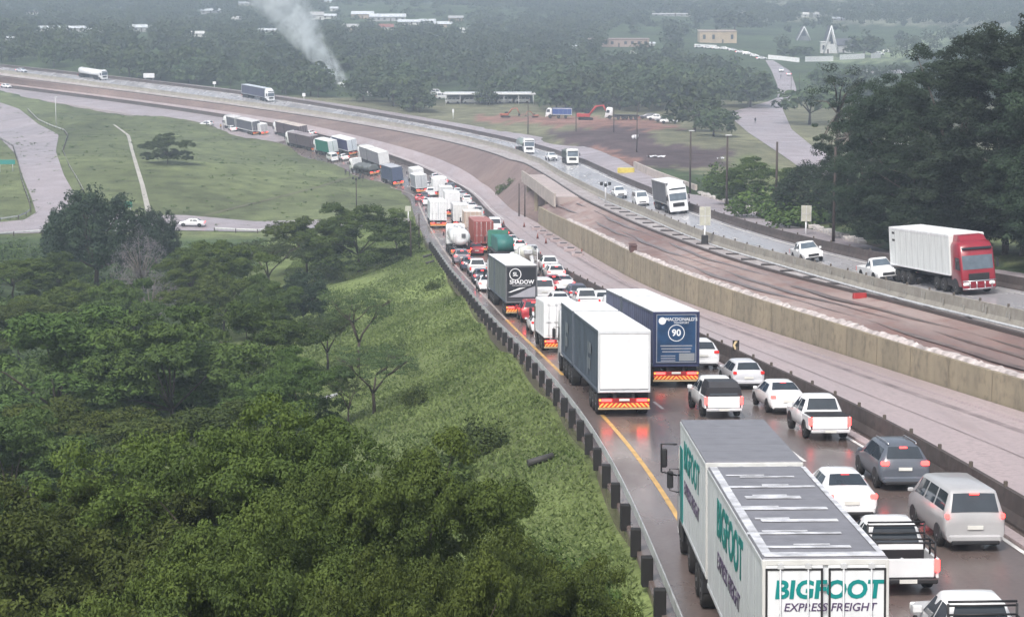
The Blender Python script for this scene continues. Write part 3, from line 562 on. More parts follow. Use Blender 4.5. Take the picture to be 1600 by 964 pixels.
MINIBUS = car_t(5.0, 1.9, [(-2.5, 0.9, 0.84, 0.97), (-2.48, 1.2, 0.86, 0.99), (-2.32, 1.98, 0.76, 1), (-2.2, 2.1, 0.76, 1), (1.3, 2.1, 0.76, 1), (1.5, 2.04, 0.75, 1), (2.1, 1.3, 0.84, 1), (2.42, 1.08, 0.8, 0.97), (2.5, 0.8, 0.7, 0.9)], (1, 2), (5, 6), wheel_r=0.34, tl=(0, 1.2, 0.12), plate=0.7, zb=0.28, nside=3, brake=False)
def pickup_t(double=True, rear='open', brake=True, load=False):
    """cab loft plus an open load tub; rear: open / cover / canopy / rack"""
    t = T(); L = 5.25; Wd = 1.86; W2 = Wd / 2; bl = 1.55 if double else 2.2; y0 = -2.62; yc = y0 + bl
    ca = 1.32 if double else 0.6
    st = [(yc, 0.98, W2 - 0.05, 1), (yc + 0.02, 1.12, W2 - 0.1, 1), (yc + 0.22, 1.74, 0.66, 1), (yc + ca, 1.80, 0.67, 1), (yc + ca + 0.22, 1.74, 0.66, 1), (yc + ca + 0.95, 1.16, 0.82, 1), (2.4, 1.02, 0.82, 0.98), (2.62, 0.78, 0.75, 0.9)]
    rg = []
    for y, ztop, wt, ff in st:
        wb = W2 * ff; zbelt = min(1.08, ztop - 0.08); h = [(wb * 0.85, 0.4), (wb * 0.96, 0.46), (wb, 0.75), (wb * 0.985, zbelt), (min(wt, wb * .98), ztop - 0.05), (min(wt, wb * .98) - 0.07, ztop), (wt * 0.5, ztop + 0.015)]
        rg.append([(x, y, z) for x, z in h] + [(-x, y, z) for x, z in h[::-1]])
    b = MB(); b.rings(rg, True, True); t.add('cab', b, M_PAINT)
    for (i, j, nm, mm) in ((1, 2, 'rear_window', M_GLASS), (4, 5, 'windscreen', M_GLASSB)):
        y_0, z_0, w_0 = st[i][:3]; y_1, z_1, w_1 = st[j][:3]; n = Vector((0, -(z_1 - z_0), (y_1 - y_0))).normalized(); n = n if n.z > 0 else -n
        q = MB(); q.rings([[Vector((u * ((w_0 - 0.1) * (1 - v) + (w_1 - 0.08) * v), y_0 + (y_1 - y_0) * v, z_0 + (z_1 - z_0) * v + 0.015)) + n * 0.015 for u in (-1, -.5, 0, .5, 1)] for v in (0.12, 0.9)], False, False, False); t.add(nm, q, mm)
    for sg in (-1, 1):
        ks = 2 if double else 1; ya, yb = yc + 0.12, yc + ca + 0.85
        for k in range(ks):
            q = MB(); a0, a1 = k / ks + 0.03, (k + 1) / ks - 0.02; rw = []
            for v in (0.08, 0.88):
                lo = ya * (1 - v) + (yc + 0.28) * v; hi = yb * (1 - v) + (yc + ca + 0.2) * v
                rw.append([(sg * (W2 * 0.985 * (1 - v) + 0.665 * v + 0.014), lo + (hi - lo) * a, 1.08 * (1 - v) + 1.70 * v) for a in (a0, (a0 + a1) / 2, a1)])
            q.rings(rw, False, False, False); t.add('side_window', q, M_GLASS)
        for y in (y0 + 1.12, 1.62):
            wheel(t, sg * (W2 - 0.1), y, 0.39, 0.25); a = MB(); pts = [(y + 0.46 * math.cos(an), 0.39 + 0.46 * math.sin(an)) for an in np.linspace(-0.05, math.pi + 0.05, 9)]
            a.slab([(sg * (W2 - 0.02), p, z) for p, z in pts], (sg * 0.045, 0, 0)); t.add('wheel_arch', a, M_BLACK)
        q = MB(); q.box((sg * (W2 - 0.07), y0 + 0.02, 0.88), (0.14, 0.1, 0.36), 0.02); t.add('tail_light', q, M_BRAKE if brake else M_TAIL)
        q = MB(); q.box((sg * W2 * 0.74, 2.56, 0.86), (0.36, 0.16, 0.2), 0.03); t.add('headlight', q, M_HEAD)
        q = MB(); q.box((sg * (W2 + 0.12), yc + ca + 0.75, 1.16), (0.24, 0.1, 0.2), 0.03); t.add('wing_mirror', q, M_PAINT)
        q = MB(); q.box((sg * (W2 - 0.05), y0 + bl / 2 + 0.04, 0.79), (0.09, bl - 0.02, 0.58), 0.02); t.add('bed_side', q, M_PAINT)
    q = MB(); q.box((0, y0 + bl / 2, 0.52), (Wd - 0.2, bl - 0.1, 0.06)); q.box((0, yc - 0.06, 0.78), (Wd - 0.2, 0.06, 0.5)); t.add('load_bed', q, M_BLACK)
    q = MB(); q.box((0, y0 + 0.05, 0.80), (Wd - 0.3, 0.08, 0.54), 0.02); t.add('tailgate', q, M_PAINT)
    q = MB(); q.box((0, y0 - 0.07, 0.45), (Wd * 0.92, 0.16, 0.14), 0.03); t.add('bumper', q, M_GALV if rear != 'rack' else M_BLACK)
    q = MB(); q.box((0, y0 - 0.16, 0.46), (0.5, 0.02, 0.11)); t.add('number_plate', q, M_PLATE)
    q = MB(); q.box((0, 2.62, 0.70), (0.95, 0.06, 0.24), 0.03); q.box((0, 2.6, 0.46), (1.5, 0.1, 0.12), 0.03); t.add('grille', q, M_BLACK)
    if rear == 'cover':
        q = MB(); q.box((0, y0 + bl / 2 + 0.02, 1.10), (Wd - 0.14, bl - 0.06, 0.05), 0.02)
        for k in range(4): q.box((0, y0 + 0.25 + k * (bl - 0.4) / 3, 1.13), (Wd - 0.2, 0.03, 0.02))
        t.add('bed_cover', q, M_BLACK)
    if rear == 'canopy':
        rgs = [[(x, y, z) for x, z in ((W2 - 0.04, 1.06), (W2 - 0.1, 1.45), (W2 - 0.24, tz_), (-(W2 - 0.24), tz_), (-(W2 - 0.1), 1.45), (-(W2 - 0.04), 1.06))] for y, tz_ in ((y0 + 0.08, 1.5), (y0 + 0.32, 1.76), (yc - 0.02, 1.78))]
        q = MB(); q.rings(rgs, False, True); c = t.add('canopy', q, M_PANEL, key='canopy')
        q = MB(); q.quad((-0.68, y0 + 0.08, 1.13), (0.68, y0 + 0.08, 1.13), (0.62, y0 + 0.27, 1.66), (-0.62, y0 + 0.27, 1.66)); q.v = [(x, y - 0.03, z + 0.01) for x, y, z in q.v]; t.add('canopy_window', q, M_GLASS, c)
    if rear == 'rack':
        q = MB()
        for z in (1.28, 1.5): q.tube([(W2 - 0.1, y0 + 0.15, z), (W2 - 0.1, yc - 0.1, z)], 0.03, 6); q.tube([(-W2 + 0.1, y0 + 0.15, z), (-W2 + 0.1, yc - 0.1, z)], 0.03, 6); q.tube([(-W2 + 0.1, yc - 0.1, z + 0.25), (W2 - 0.1, yc - 0.1, z + 0.25)], 0.03, 6)
        for y in (y0 + 0.15, y0 + bl / 2, yc - 0.1):
            for sg in (-1, 1): q.tube([(sg * (W2 - 0.1), y, 1.05), (sg * (W2 - 0.1), y, 1.5 if y < yc - 0.2 else 1.8)], 0.03, 6)
        q.tube([(-W2 + 0.1, y0 + 0.15, 1.5), (W2 - 0.1, y0 + 0.15, 1.5)], 0.03, 6); q.tube([(-W2 + 0.1, yc - 0.1, 1.85), (W2 - 0.1, yc - 0.1, 1.85)], 0.035, 6)
        q.tube([(-W2 + 0.1, y0 + bl * 0.45, 1.5), (W2 - 0.1, y0 + bl * 0.45, 1.5)], 0.03, 6)
        t.add('bed_rack', q, M_BLACK)
    if load:
        q = MB(); q.tube([(-0.3, y0 + 0.6, 0.7), (0.0, y0 + 0.7, 0.8), (0.35, y0 + 0.6, 0.68)], [0.12, 0.17, 0.1], 8); t.add('sack', q, M_WHITE)
    return t
PK_COVER = pickup_t(True, 'cover'); PK_CANOPY = pickup_t(True, 'canopy'); PK_RACK = pickup_t(True, 'rack', load=True); PK_RACK2 = pickup_t(True, 'rack'); PK_OPEN = pickup_t(True, 'open', False); PK_SINGLE = pickup_t(False, 'open', False)
# ---------------------------------------------------------------- lettering
def text_mesh(s, size, ext=0.004, bold=0.0, shear=0.0, name='lettering'):
    c = bpy.data.curves.new(name, 'FONT'); c.body = s; c.size = size; c.extrude = ext; c.offset = bold * size; c.shear = shear; c.align_x = 'CENTER'; c.align_y = 'CENTER'; c.resolution_u = 3
    o = bpy.data.objects.new(name, c); COL.objects.link(o); bpy.context.view_layer.update()
    me = bpy.data.meshes.new_from_object(o); bpy.data.objects.remove(o); bpy.data.curves.remove(c); me.name = name; me.materials.clear(); return me
REAR = (R(90), 0, 0); LEFTS = (R(90), 0, R(-90))               # text facing backwards, text on the left side
M_TEAL = mat('teal_lettering', (0.0, 0.22, 0.21), 0.4); M_INK = mat('dark_purple_lettering', (0.08, 0.05, 0.12), 0.4); M_WLET = mat('white_lettering', (0.8, 0.82, 0.84), 0.4); M_GREYL = mat('grey_lettering', (0.35, 0.36, 0.40), 0.5)
# ---------------------------------------------------------------- truck pieces.  y = 0 at the rear end, forward +y
def chassis(t, y0, y1, axles, w=2.5, r=0.5, lights=True, brake=True, chev=True, skirt=False):
    q = MB()
    for sg in (-1, 1): q.box((sg * 0.45, (y0 + y1) / 2, 0.98), (0.14, y1 - y0 - 0.2, 0.24))
    for y in np.arange(y0 + 0.4, y1 - 0.3, 1.6): q.box((0, y, 0.98), (0.9, 0.1, 0.18))
    for y in axles: q.tube([(-w / 2 + 0.2, y, r), (w / 2 - 0.2, y, r)], 0.07, 6)
    t.add('chassis', q, M_CHASSIS)
    for y in axles:
        for sg in (-1, 1): wheel(t, sg * (w / 2 - 0.27), y, r, 0.5)
    if axles:
        for sg in (-1, 1): q = MB(); q.box((sg * (w / 2 - 0.27), (axles[0] + axles[-1]) / 2, 2 * r + 0.05), (0.5, abs(axles[-1] - axles[0]) + 1.0, 0.04), 0.01); q.box((sg * (w / 2 - 0.27), min(axles) - 0.51, r + 0.3), (0.5, 0.03, 0.55)); t.add('mudguard', q, M_BLACK)
def rear_bar(t, y, w=2.5, brake=True, chev=True, z=0.72):
    q = MB(); q.box((0, y - 0.02, z), (w - 0.06, 0.1, 0.34), 0.02); i = t.add('light_bar', q, mat('red_light_bar', (0.30, 0.015, 0.02), 0.5))
    for sg in (-1, 1):
        q = MB(); q.box((sg * (w / 2 - 0.42), y - 0.09, z + 0.08), (0.52, 0.05, 0.13), 0.02); t.add('tail_light', q, M_BRAKE if brake else M_TAIL)
        q = MB(); q.box((sg * (w / 2 - 0.1), y - 0.09, z + 0.08), (0.1, 0.05, 0.12), 0.02); t.add('indicator', q, M_AMBER)
    if chev:
        q = MB(); q.box((0, y - 0.085, z - 0.16), (w - 0.12, 0.03, 0.2)); t.add('chevron_board', q, M_CHEV)
        q = MB(); q.box((0, y - 0.03, z - 0.33), (w - 0.02, 0.12, 0.1), 0.02); t.add('underrun_bar', q, mat('yellowed_underrun_bar', (0.5, 0.38, 0.22), 0.5))
    q = MB(); q.box((0.0, y - 0.10, z + 0.1), (0.5, 0.02, 0.11)); t.add('number_plate', q, M_PLATE)
def box_body(t, y0, y1, w=2.55, z0=1.15, z1=4.1, kind='box', rear='doors', roofkey='roof', top_trim=True):
    """kind: box (rigid panels), curtain (ripply soft sides), container (corrugated), reefer"""
    yc, L = (y0 + y1) / 2, y1 - y0; W2 = w / 2
    if kind in ('curtain', 'container'):
        n = int(L / (0.35 if kind == 'curtain' else 0.28)) * 2; a = 0.022 if kind == 'curtain' else 0.035
        for sg in (-1, 1):
            q = MB(); rw = []
            for k in range(n + 1):
                y = y0 + 0.06 + (L - 0.12) * k / n; d = (a if k % 2 else 0) + (0.012 * math.sin(k * 1.7) if kind == 'curtain' else 0)
                rw.append([(sg * (W2 - 0.05 + d), y, z0 + 0.05), (sg * (W2 - 0.05 + d), y, z1 - 0.08)])
            q.rings(rw, False, False, False); t.add('side_curtain' if kind == 'curtain' else 'side_wall', q, M_CURTAIN if kind == 'curtain' else M_PANEL, key='side')
        q = MB(); q.box((0, yc, (z0 + z1) / 2), (w - 0.16, L - 0.08, z1 - z0 - 0.1)); t.add('load_body', q, M_PANEL, key='side')
        q = MB()
        for sg in (-1, 1):
            for y in (y0 + 0.05, y1 - 0.05): q.box((sg * (W2 - 0.05), y, (z0 + z1) / 2), (0.1, 0.1, z1 - z0), 0.01)
            q.box((sg * (W2 - 0.03), yc, z1 - 0.06), (0.07, L, 0.12), 0.01); q.box((sg * (W2 - 0.03), yc, z0 + 0.02), (0.08, L, 0.14), 0.01)
        t.add('corner_frame', q, M_PANEL, key='frame')
    else:
        q = MB(); q.box((0, yc, (z0 + z1) / 2), (w, L, z1 - z0 - 0.02), 0.03); t.add('load_body', q, M_PANEL, key='side')
        q = MB()
        for sg in (-1, 1): q.box((sg * W2, yc, z1 - 0.08), (0.03, L + 0.01, 0.14), 0.01); q.box((sg * W2, yc, z0 + 0.06), (0.03, L + 0.01, 0.12), 0.01)
        t.add('corner_frame', q, M_PANEL, key='frame')
    q = MB(); q.box((0, yc, z1 + 0.01), (w - 0.02, L, 0.06), 0.02)
    if kind != 'curtain':
        for k in range(int(L / 1.2)): q.box((0, y0 + 0.6 + k * 1.2, z1 + 0.038), (w - 0.15, 0.03, 0.01))
    t.add('roof', q, M_PANEL, key=roofkey)
    if kind in ('box', 'reefer'):
        q = MB()
        for k in range(1, int(L / 1.22)):
            for sg in (-1, 1): q.box((sg * (W2 + 0.001), y0 + k * 1.22, (z0 + z1) / 2), (0.012, 0.035, z1 - z0 - 0.35))
        t.add('panel_seam', q, mat('panel_seam', (0.38, 0.40, 0.41), 0.5))
    if rear == 'doors':
        for sg in (-1, 1):
            q = MB(); q.box((sg * w / 4, y0 - 0.03, (z0 + z1) / 2), (w / 2 - 0.1, 0.05, z1 - z0 - 0.22), 0.015); i = t.add('rear_door', q, M_PANEL, key='door')
            q = MB()
            for x in (w * 0.14, w * 0.36): q.tube([(sg * x, y0 - 0.085, z0 + 0.05), (sg * x, y0 - 0.085, z1 - 0.06)], 0.02, 6); q.box((sg * x, y0 - 0.09, z1 - 0.12), (0.12, 0.05, 0.1)); q.box((sg * x, y0 - 0.09, z0 + 0.12), (0.12, 0.05, 0.1)); q.box((sg * x, y0 - 0.10, z0 + 1.0), (0.3, 0.03, 0.05))
            t.add('lock_bar', q, M_GALV, i)
        q = MB(); q.box((0, y0 - 0.02, z1 - 0.05), (w, 0.07, 0.12), 0.01); q.box((0, y0 - 0.02, z0 + 0.02), (w, 0.07, 0.12), 0.01)
        for sg in (-1, 1): q.box((sg * (W2 - 0.04), y0 - 0.025, (z0 + z1) / 2), (0.09, 0.07, z1 - z0), 0.01)
        t.add('rear_frame', q, M_PANEL, key='rframe')
    elif rear == 'plain':
        q = MB(); q.box((0, y0 - 0.02, (z0 + z1) / 2), (w - 0.2, 0.05, z1 - z0 - 0.25), 0.02); t.add('rear_panel', q, M_WHITE)
        q = MB(); q.box((0, y0 - 0.02, z1 - 0.08), (w, 0.1, 0.16), 0.02); q.box((0, y0 - 0.02, z0 + 0.02), (w, 0.08, 0.12), 0.02)
        for sg in (-1, 1): q.box((sg * (W2 - 0.05), y0 - 0.02, (z0 + z1) / 2), (0.1, 0.08, z1 - z0), 0.02)
        t.add('rear_frame', q, M_PANEL, key='rframe')
    elif rear == 'panel':
        q = MB(); q.box((0, y0 - 0.02, (z0 + z1) / 2), (w - 0.16, 0.05, z1 - z0 - 0.2), 0.02); t.add('rear_panel', q, M_PANEL, key='rear')
        q = MB(); q.box((0, y0 - 0.02, z1 - 0.05), (w, 0.08, 0.12), 0.01); q.box((0, y0 - 0.02, z0 + 0.02), (w, 0.08, 0.12), 0.01)
        for sg in (-1, 1): q.box((sg * (W2 - 0.04), y0 - 0.02, (z0 + z1) / 2), (0.09, 0.08, z1 - z0), 0.01)
        t.add('rear_frame', q, M_PANEL, key='rframe')
def truck_cab(t, yf, w=2.46, H=3.6, tandem=True, deflector=True, depth=2.2, low=False, bull=False):
    """yf = front of the bumper"""
    yb = yf - depth; H0 = 2.9 if low else H; W2 = w / 2
    rg = []
    for y, zt, ff in ((yb, H0 - 0.25, 0.96), (yb + 0.3, H0, 1), (yf - 0.75, H0, 1), (yf - 0.35, H0 - 0.35, 0.99), (yf - 0.12, 1.9, 1.0), (yf - 0.04, 1.1, 1.0), (yf - 0.1, 0.5, 0.97)):
        zl = 0.95 if y < yf - 1.6 else 0.55
        if y == yf - 0.1: zl = 0.42
        h = [(W2 * ff * 0.96, zl), (W2 * ff, zl + 0.06), (W2 * ff, zt - 0.2), (W2 * ff - 0.12, zt - 0.02), (W2 * 0.4, zt + 0.03)]
        if zt < zl + 0.4: h = [(W2 * ff * 0.96, zl), (W2 * ff, zl + 0.03), (W2 * ff, zt - 0.03), (W2 * ff - 0.1, zt), (W2 * 0.4, zt)]
        rg.append([(x, y, z) for x, z in h] + [(-x, y, z) for x, z in h[::-1]])
    b = MB(); b.rings(rg, True, True); c = t.add('cab', b, M_PAINT, key='cab')
    ws = MB(); zt = 2.75 if not low else 2.65; ya = lambda z: yf - 0.12 - (z - 1.9) * (0.23 / (H0 - 0.35 - 1.9))
    ws.rings([[(x * (W2 - 0.12), ya(z) + 0.03 - 0.03 * x * x, z) for x in (-1, -.5, 0, .5, 1)] for z in (1.78, zt)], False, False, False); t.add('windscreen', ws, M_GLASSB, c)
    if not low:
        q = MB(); q.box((0, yf - 0.3, H - 0.45), (w - 0.3, 0.24, 0.16), 0.03); t.add('sun_visor', q, M_GLASS, c)
    for sg in (-1, 1):
        q = MB(); x = sg * (W2 + 0.012); q.add([(x, yf - 1.25, 1.75), (x, yf - 0.3, 1.75), (x, yf - 0.5, 2.6), (x, yf - 1.25, 2.6)], [(0, 1, 2, 3)]); t.add('side_window', q, M_GLASS, c)
        q = MB(); q.tube([(sg * (W2 - 0.02), yf - 0.3, 2.5), (sg * (W2 + 0.25), yf - 0.2, 2.5), (sg * (W2 + 0.25), yf - 0.2, 1.8), (sg * (W2 - 0.02), yf - 0.3, 1.75)], 0.02, 5); q.box((sg * (W2 + 0.24), yf - 0.2, 2.15), (0.2, 0.1, 0.55), 0.03); t.add('wing_mirror', q, M_BLACK, c)
        q = MB(); q.box((sg * (W2 - 0.28), yf - 0.03, 0.78), (0.42, 0.12, 0.22), 0.04); t.add('headlight', q, M_HEAD, c)
        q = MB(); q.box((sg * (W2 - 0.03), yf - 1.55, 0.75), (0.08, 0.75, 0.5), 0.02); t.add('step', q, M_BLACK, c)
    q = MB(); q.box((0, yf + 0.0, 1.25), (w * 0.62, 0.06, 0.5), 0.03)
    for k in range(4): q.box((0, yf + 0.04, 1.08 + k * 0.12), (w * 0.58, 0.02, 0.03))
    t.add('grille', q, M_BLACK, c)
    q = MB(); q.box((0, yf - 0.03, 0.50), (w * 0.98, 0.2, 0.3), 0.05); t.add('bumper', q, M_PAINT, c, key='cab')
    if bull:
        q = MB()
        for z in (0.45, 1.0): q.tube([(-W2, yf + 0.05, z), (-W2 * 0.6, yf + 0.32, z), (W2 * 0.6, yf + 0.32, z), (W2, yf + 0.05, z)], 0.05, 8)
        for x in (-0.8, -0.3, 0.3, 0.8): q.tube([(x, yf + 0.3, 0.42), (x, yf + 0.3, 1.0)], 0.04, 6)
        t.add('bull_bar', q, M_CHROME, c)
    if deflector:
        q = MB(); q.rings([[(sg * (W2 - 0.2), y, z) for sg in (-1, 1)] + [(sg * (W2 - 0.3), y, z2) for sg in (1, -1)] for y, z, z2 in ((yb + 0.1, H0 - 0.1, H0 + 0.45), (yb + 0.9, H0 - 0.05, H0 + 0.4), (yf - 0.8, H0 - 0.05, H0 + 0.05))], False, True); t.add('wind_deflector', q, M_PAINT, c, key='cab')
    q = MB()
    for sg in (-1, 1): q.box((sg * 0.45, yb - 0.9, 0.9), (0.14, 3.4, 0.22))
    for sg in (-1, 1): q.box((sg * (W2 - 0.4), yb - 0.35 - 0.2, 0.75), (0.6, 0.9, 0.55), 0.06)
    t.add('tractor_frame', q, M_CHASSIS)
    ax = [yf - 1.35] + ([yb - 1.6, yb - 2.95] if tandem else [yb - 1.9])
    for y in ax:
        for sg in (-1, 1): wheel(t, sg * (W2 - (0.17 if y == ax[0] else 0.27)), y, 0.5, 0.34 if y == ax[0] else 0.5)
    q = MB()
    for sg in (-1, 1):
        y = ax[0]; pts = [(y + 0.62 * math.cos(a_), 0.5 + 0.62 * math.sin(a_)) for a_ in np.linspace(0, math.pi, 8)]; q.slab([(sg * (W2 - 0.02), p, z) for p, z in pts], (sg * 0.035, 0, 0))
    t.add('wheel_arch', q, M_BLACK)
def interlink(rear='plain', kind='curtain', l1=6.6, l2=12.2, w=2.55, z1=4.15, brake=True, cabH=3.7):
    t = T(); box_body(t, 0, l2, w, 1.2, z1, kind, rear); chassis(t, 0, l2, [1.1, 2.4, 3.7] if l2 > 9 else [1.1, 2.4], w); rear_bar(t, 0, w, brake)
    y = l2 + 0.75
    if l1: box_body(t, y, y + l1, w, 1.2, z1, kind, 'none'); chassis(t, y - 0.8, y + l1, [y + 0.6, y + 1.9], w); y += l1
    else: y -= 0.75
    truck_cab(t, y + 2.75, H=cabH); t.L = y + 2.75; return t
def rigid(rear='doors', kind='box', l=6.2, w=2.4, z0=1.05, z1=3.5, brake=True, cabH=2.9):
    t = T(); box_body(t, 0, l, w, z0, z1, kind, rear); chassis(t, 0, l, [1.7], w, 0.44); rear_bar(t, 0, w, brake, z=0.66)
    truck_cab(t, l + 2.0, w=w - 0.15, H=cabH, tandem=False, deflector=False, depth=1.85, low=True); t.L = l + 2.0; return t
def semi(rear='doors', kind='box', l=13.2, w=2.55, z1=4.1, brake=True, cabH=3.7, bull=False):
    t = T(); box_body(t, 0, l, w, 1.25, z1, kind, rear); chassis(t, 0, l, [1.2, 2.5, 3.8], w); rear_bar(t, 0, w, brake); truck_cab(t, l + 2.1, H=cabH, bull=bull); t.L = l + 2.1; return t
# the foreground drawbar truck with teal lettering
def lettered_truck():
    t = T(); w = 2.6; L1, L0 = 11.4, 8.0
    box_body(t, 0, L1, w, 1.05, 4.25, 'reefer', 'doors'); chassis(t, 0, L1, [1.3, 2.7], w); rear_bar(t, 0, w, True)
    y = L1 + 0.55; box_body(t, y, y + L0, w, 1.2, 4.3, 'reefer', 'doors'); chassis(t, y - 0.3, y + L0, [y + 1.6, y + 2.9], w)
    truck_cab(t, y + L0 + 2.1, H=3.5, tandem=False)
    t.add('lettering', text_mesh('BIGFOOT', 0.52, bold=0.035, shear=0.1), M_TEAL, loc=(0.05, -0.062, 3.62), rot=REAR)
    t.add('lettering', text_mesh('EXPRESS FREIGHT', 0.24, bold=0.01, shear=0.2), M_INK, loc=(0.08, -0.062, 3.26), rot=REAR)
    for (yy, z, s_, tx, m_, sh) in ((6.2, 3.4, 1.3, 'BIGFOOT', M_TEAL, 0.1), (6.4, 2.35, 0.62, 'EXPRESS FREIGHT', M_INK, 0.2), (6.4, 1.7, 0.42, 'NATIONWIDE DISTRIBUTION', M_INK, 0.0), (y + 4.2, 3.45, 1.15, 'BIGFOOT', M_TEAL, 0.1), (y + 4.2, 2.5, 0.6, 'EXPRESS FREIGHT', M_INK, 0.2), (y + 4.0, 1.85, 0.5, '031 700 4500', M_INK, 0)):
        if tx.startswith('NATION') or tx.startswith('031'): continue
        t.add('lettering', text_mesh(tx, s_, bold=0.03 if m_ is M_TEAL else 0.005, shear=sh), m_, loc=(-w / 2 - 0.012, yy, z), rot=LEFTS)
    for sg in (-1, 1):
        q = MB(); dw = w / 2 - 0.1; cx = sg * w / 4
        for x in (cx - dw / 2 + 0.03, cx + dw / 2 - 0.03): q.box((x, -0.058, 2.6), (0.045, 0.02, 2.95))
        for z in (1.15, 4.06): q.box((cx, -0.058, z), (dw - 0.02, 0.02, 0.045))
        t.add('door_seal', q, M_BLACK)
    # irregular pale stripes and patches laid over the grey rear roof
    q = MB(); rr = random.Random(3)
    for k in range(7):
        yy = 1.0 + k * 1.45; q.box((rr.uniform(-0.3, 0.1), yy, 4.312), (rr.uniform(1.3, 2.2), rr.uniform(0.1, 0.35), 0.012)); q.box((rr.uniform(-0.7, 0.3), yy + 0.25, 4.312), (rr.uniform(0.4, 1.0), rr.uniform(0.06, 0.16), 0.012))
    q.box((0, 0.25, 4.312), (2.5, 0.4, 0.012)); q.box((-1.17, L1 / 2, 4.313), (0.2, L1 - 0.4, 0.012)); q.box((1.2, L1 / 2, 4.313), (0.12, L1 - 0.4, 0.012))
    t.add('roof_patches', q, mat('patchy_white_roof', (0.62, 0.63, 0.66), 0.5, var=0.5, scale=2.5))
    q = MB(); q.box((-1.31, y + L0 - 0.5, 2.4), (0.02, 0.9, 2.3)); t.add('teal_stripe', q, M_TEAL)
    q = MB(); q.tube([(-1.25, y + L0 + 1.8, 3.3), (-1.75, y + L0 + 1.9, 3.3), (-1.75, y + L0 + 1.9, 2.4), (-1.25, y + L0 + 1.8, 2.3)], 0.035, 6); q.box((-1.66, y + L0 + 1.9, 2.85), (0.2, 0.12, 0.62), 0.05); t.add('wing_mirror', q, M_BLACK)
    t.L = y + L0 + 2.1; return t
def shadow_truck():
    t = interlink('panel', 'curtain', 6.4, 12.0)
    z1 = 4.15
    q = MB(); q.box((0, -0.052, 2.75), (2.25, 0.02, 2.45)); i = t.add('rear_poster', q, mat('black_poster', (0.02, 0.022, 0.028), 0.35))
    q = MB(); n = 28
    q.rings([[((0.42 + dr) * math.cos(k * 2 * math.pi / n) - 0.5, -0.075 - dy, 3.45 + (0.42 + dr) * math.sin(k * 2 * math.pi / n)) for k in range(n)] for dr, dy in ((0, 0), (0.06, 0))], False, False); t.add('emblem_ring', q, M_WLET, i)
    t.add('lettering', text_mesh('SL', 0.42, bold=0.03), M_WLET, i, (-0.5, -0.072, 3.45), 'lettering', REAR); t.add('lettering', text_mesh('SHADOW', 0.44, bold=0.03), M_WLET, i, (0.02, -0.072, 2.82), 'lettering', REAR)
    q = MB(); q.add([(-1.1, -0.07, 1.62), (1.1, -0.07, 1.62), (1.1, -0.07, 2.5), (0.5, -0.07, 2.3), (-0.2, -0.07, 1.95)], [(0, 1, 2, 3, 4)]); t.add('poster_swoosh', q, M_GREYL, i)
    q = MB(); q.box((0.0, -0.072, 2.56), (1.5, 0.01, 0.03)); q.add([(-1.1, -0.072, 2.0), (-0.9, -0.072, 2.0), (0.4, -0.072, 2.42), (-0.2, -0.072, 2.36)], [(0, 1, 2, 3)]); t.add('poster_line', q, M_WLET, i)
    return t
def blue_truck():
    t = interlink('panel', 'curtain', 6.4, 12.0)
    q = MB(); q.box((0, -0.052, 2.7), (2.2, 0.02, 2.65)); i = t.add('rear_poster', q, mat('blue_poster', (0.012, 0.055, 0.14), 0.35, var=0.5, scale=1.2))
    q = MB()
    for x in (-1.08, 1.08): q.box((x, -0.066, 2.7), (0.03, 0.01, 2.62))
    for z in (1.4, 4.0): q.box((0, -0.066, z), (2.2, 0.01, 0.03))
    t.add('poster_border', q, M_GREYL, i)
    q = MB(); n = 24; ring = lambda cx, cz, r0, r1: q.rings([[(rr * math.cos(k * 2 * math.pi / n) + cx, -0.07, cz + rr * math.sin(k * 2 * math.pi / n)) for k in range(n)] for rr in (r0, r1)], False, False)
    ring(-0.78, 3.66, 0.0, 0.2); ring(0, 3.0, 0.42, 0.46); t.add('emblem', q, M_WLET, i)
    t.add('lettering', text_mesh('90', 0.5, bold=0.03), M_WLET, i, (0, -0.072, 3.0), 'lettering', REAR)
    t.add('lettering', text_mesh("MACDONALD'S", 0.25, bold=0.008), M_WLET, i, (0.27, -0.072, 3.74), 'lettering', REAR); t.add('lettering', text_mesh('TRANSPORT', 0.15), M_WLET, i, (0.27, -0.072, 3.55), 'lettering', REAR)
    q = MB()
    for k in range(3): q.box((0, -0.07, 2.3 - k * 0.16), (1.75 - 0.1 * k, 0.01, 0.055))
    for k in range(3): q.box((-0.45, -0.07, 1.75 - k * 0.13), (0.8, 0.01, 0.045))
    t.add('small_print_line', q, M_GREYL, i)
    q = MB(); q.box((0.58, -0.072, 1.68), (0.85, 0.01, 0.42)); t.add('grey_patch', q, mat('grey_sticker', (0.25, 0.27, 0.29), 0.5), i)
    return t
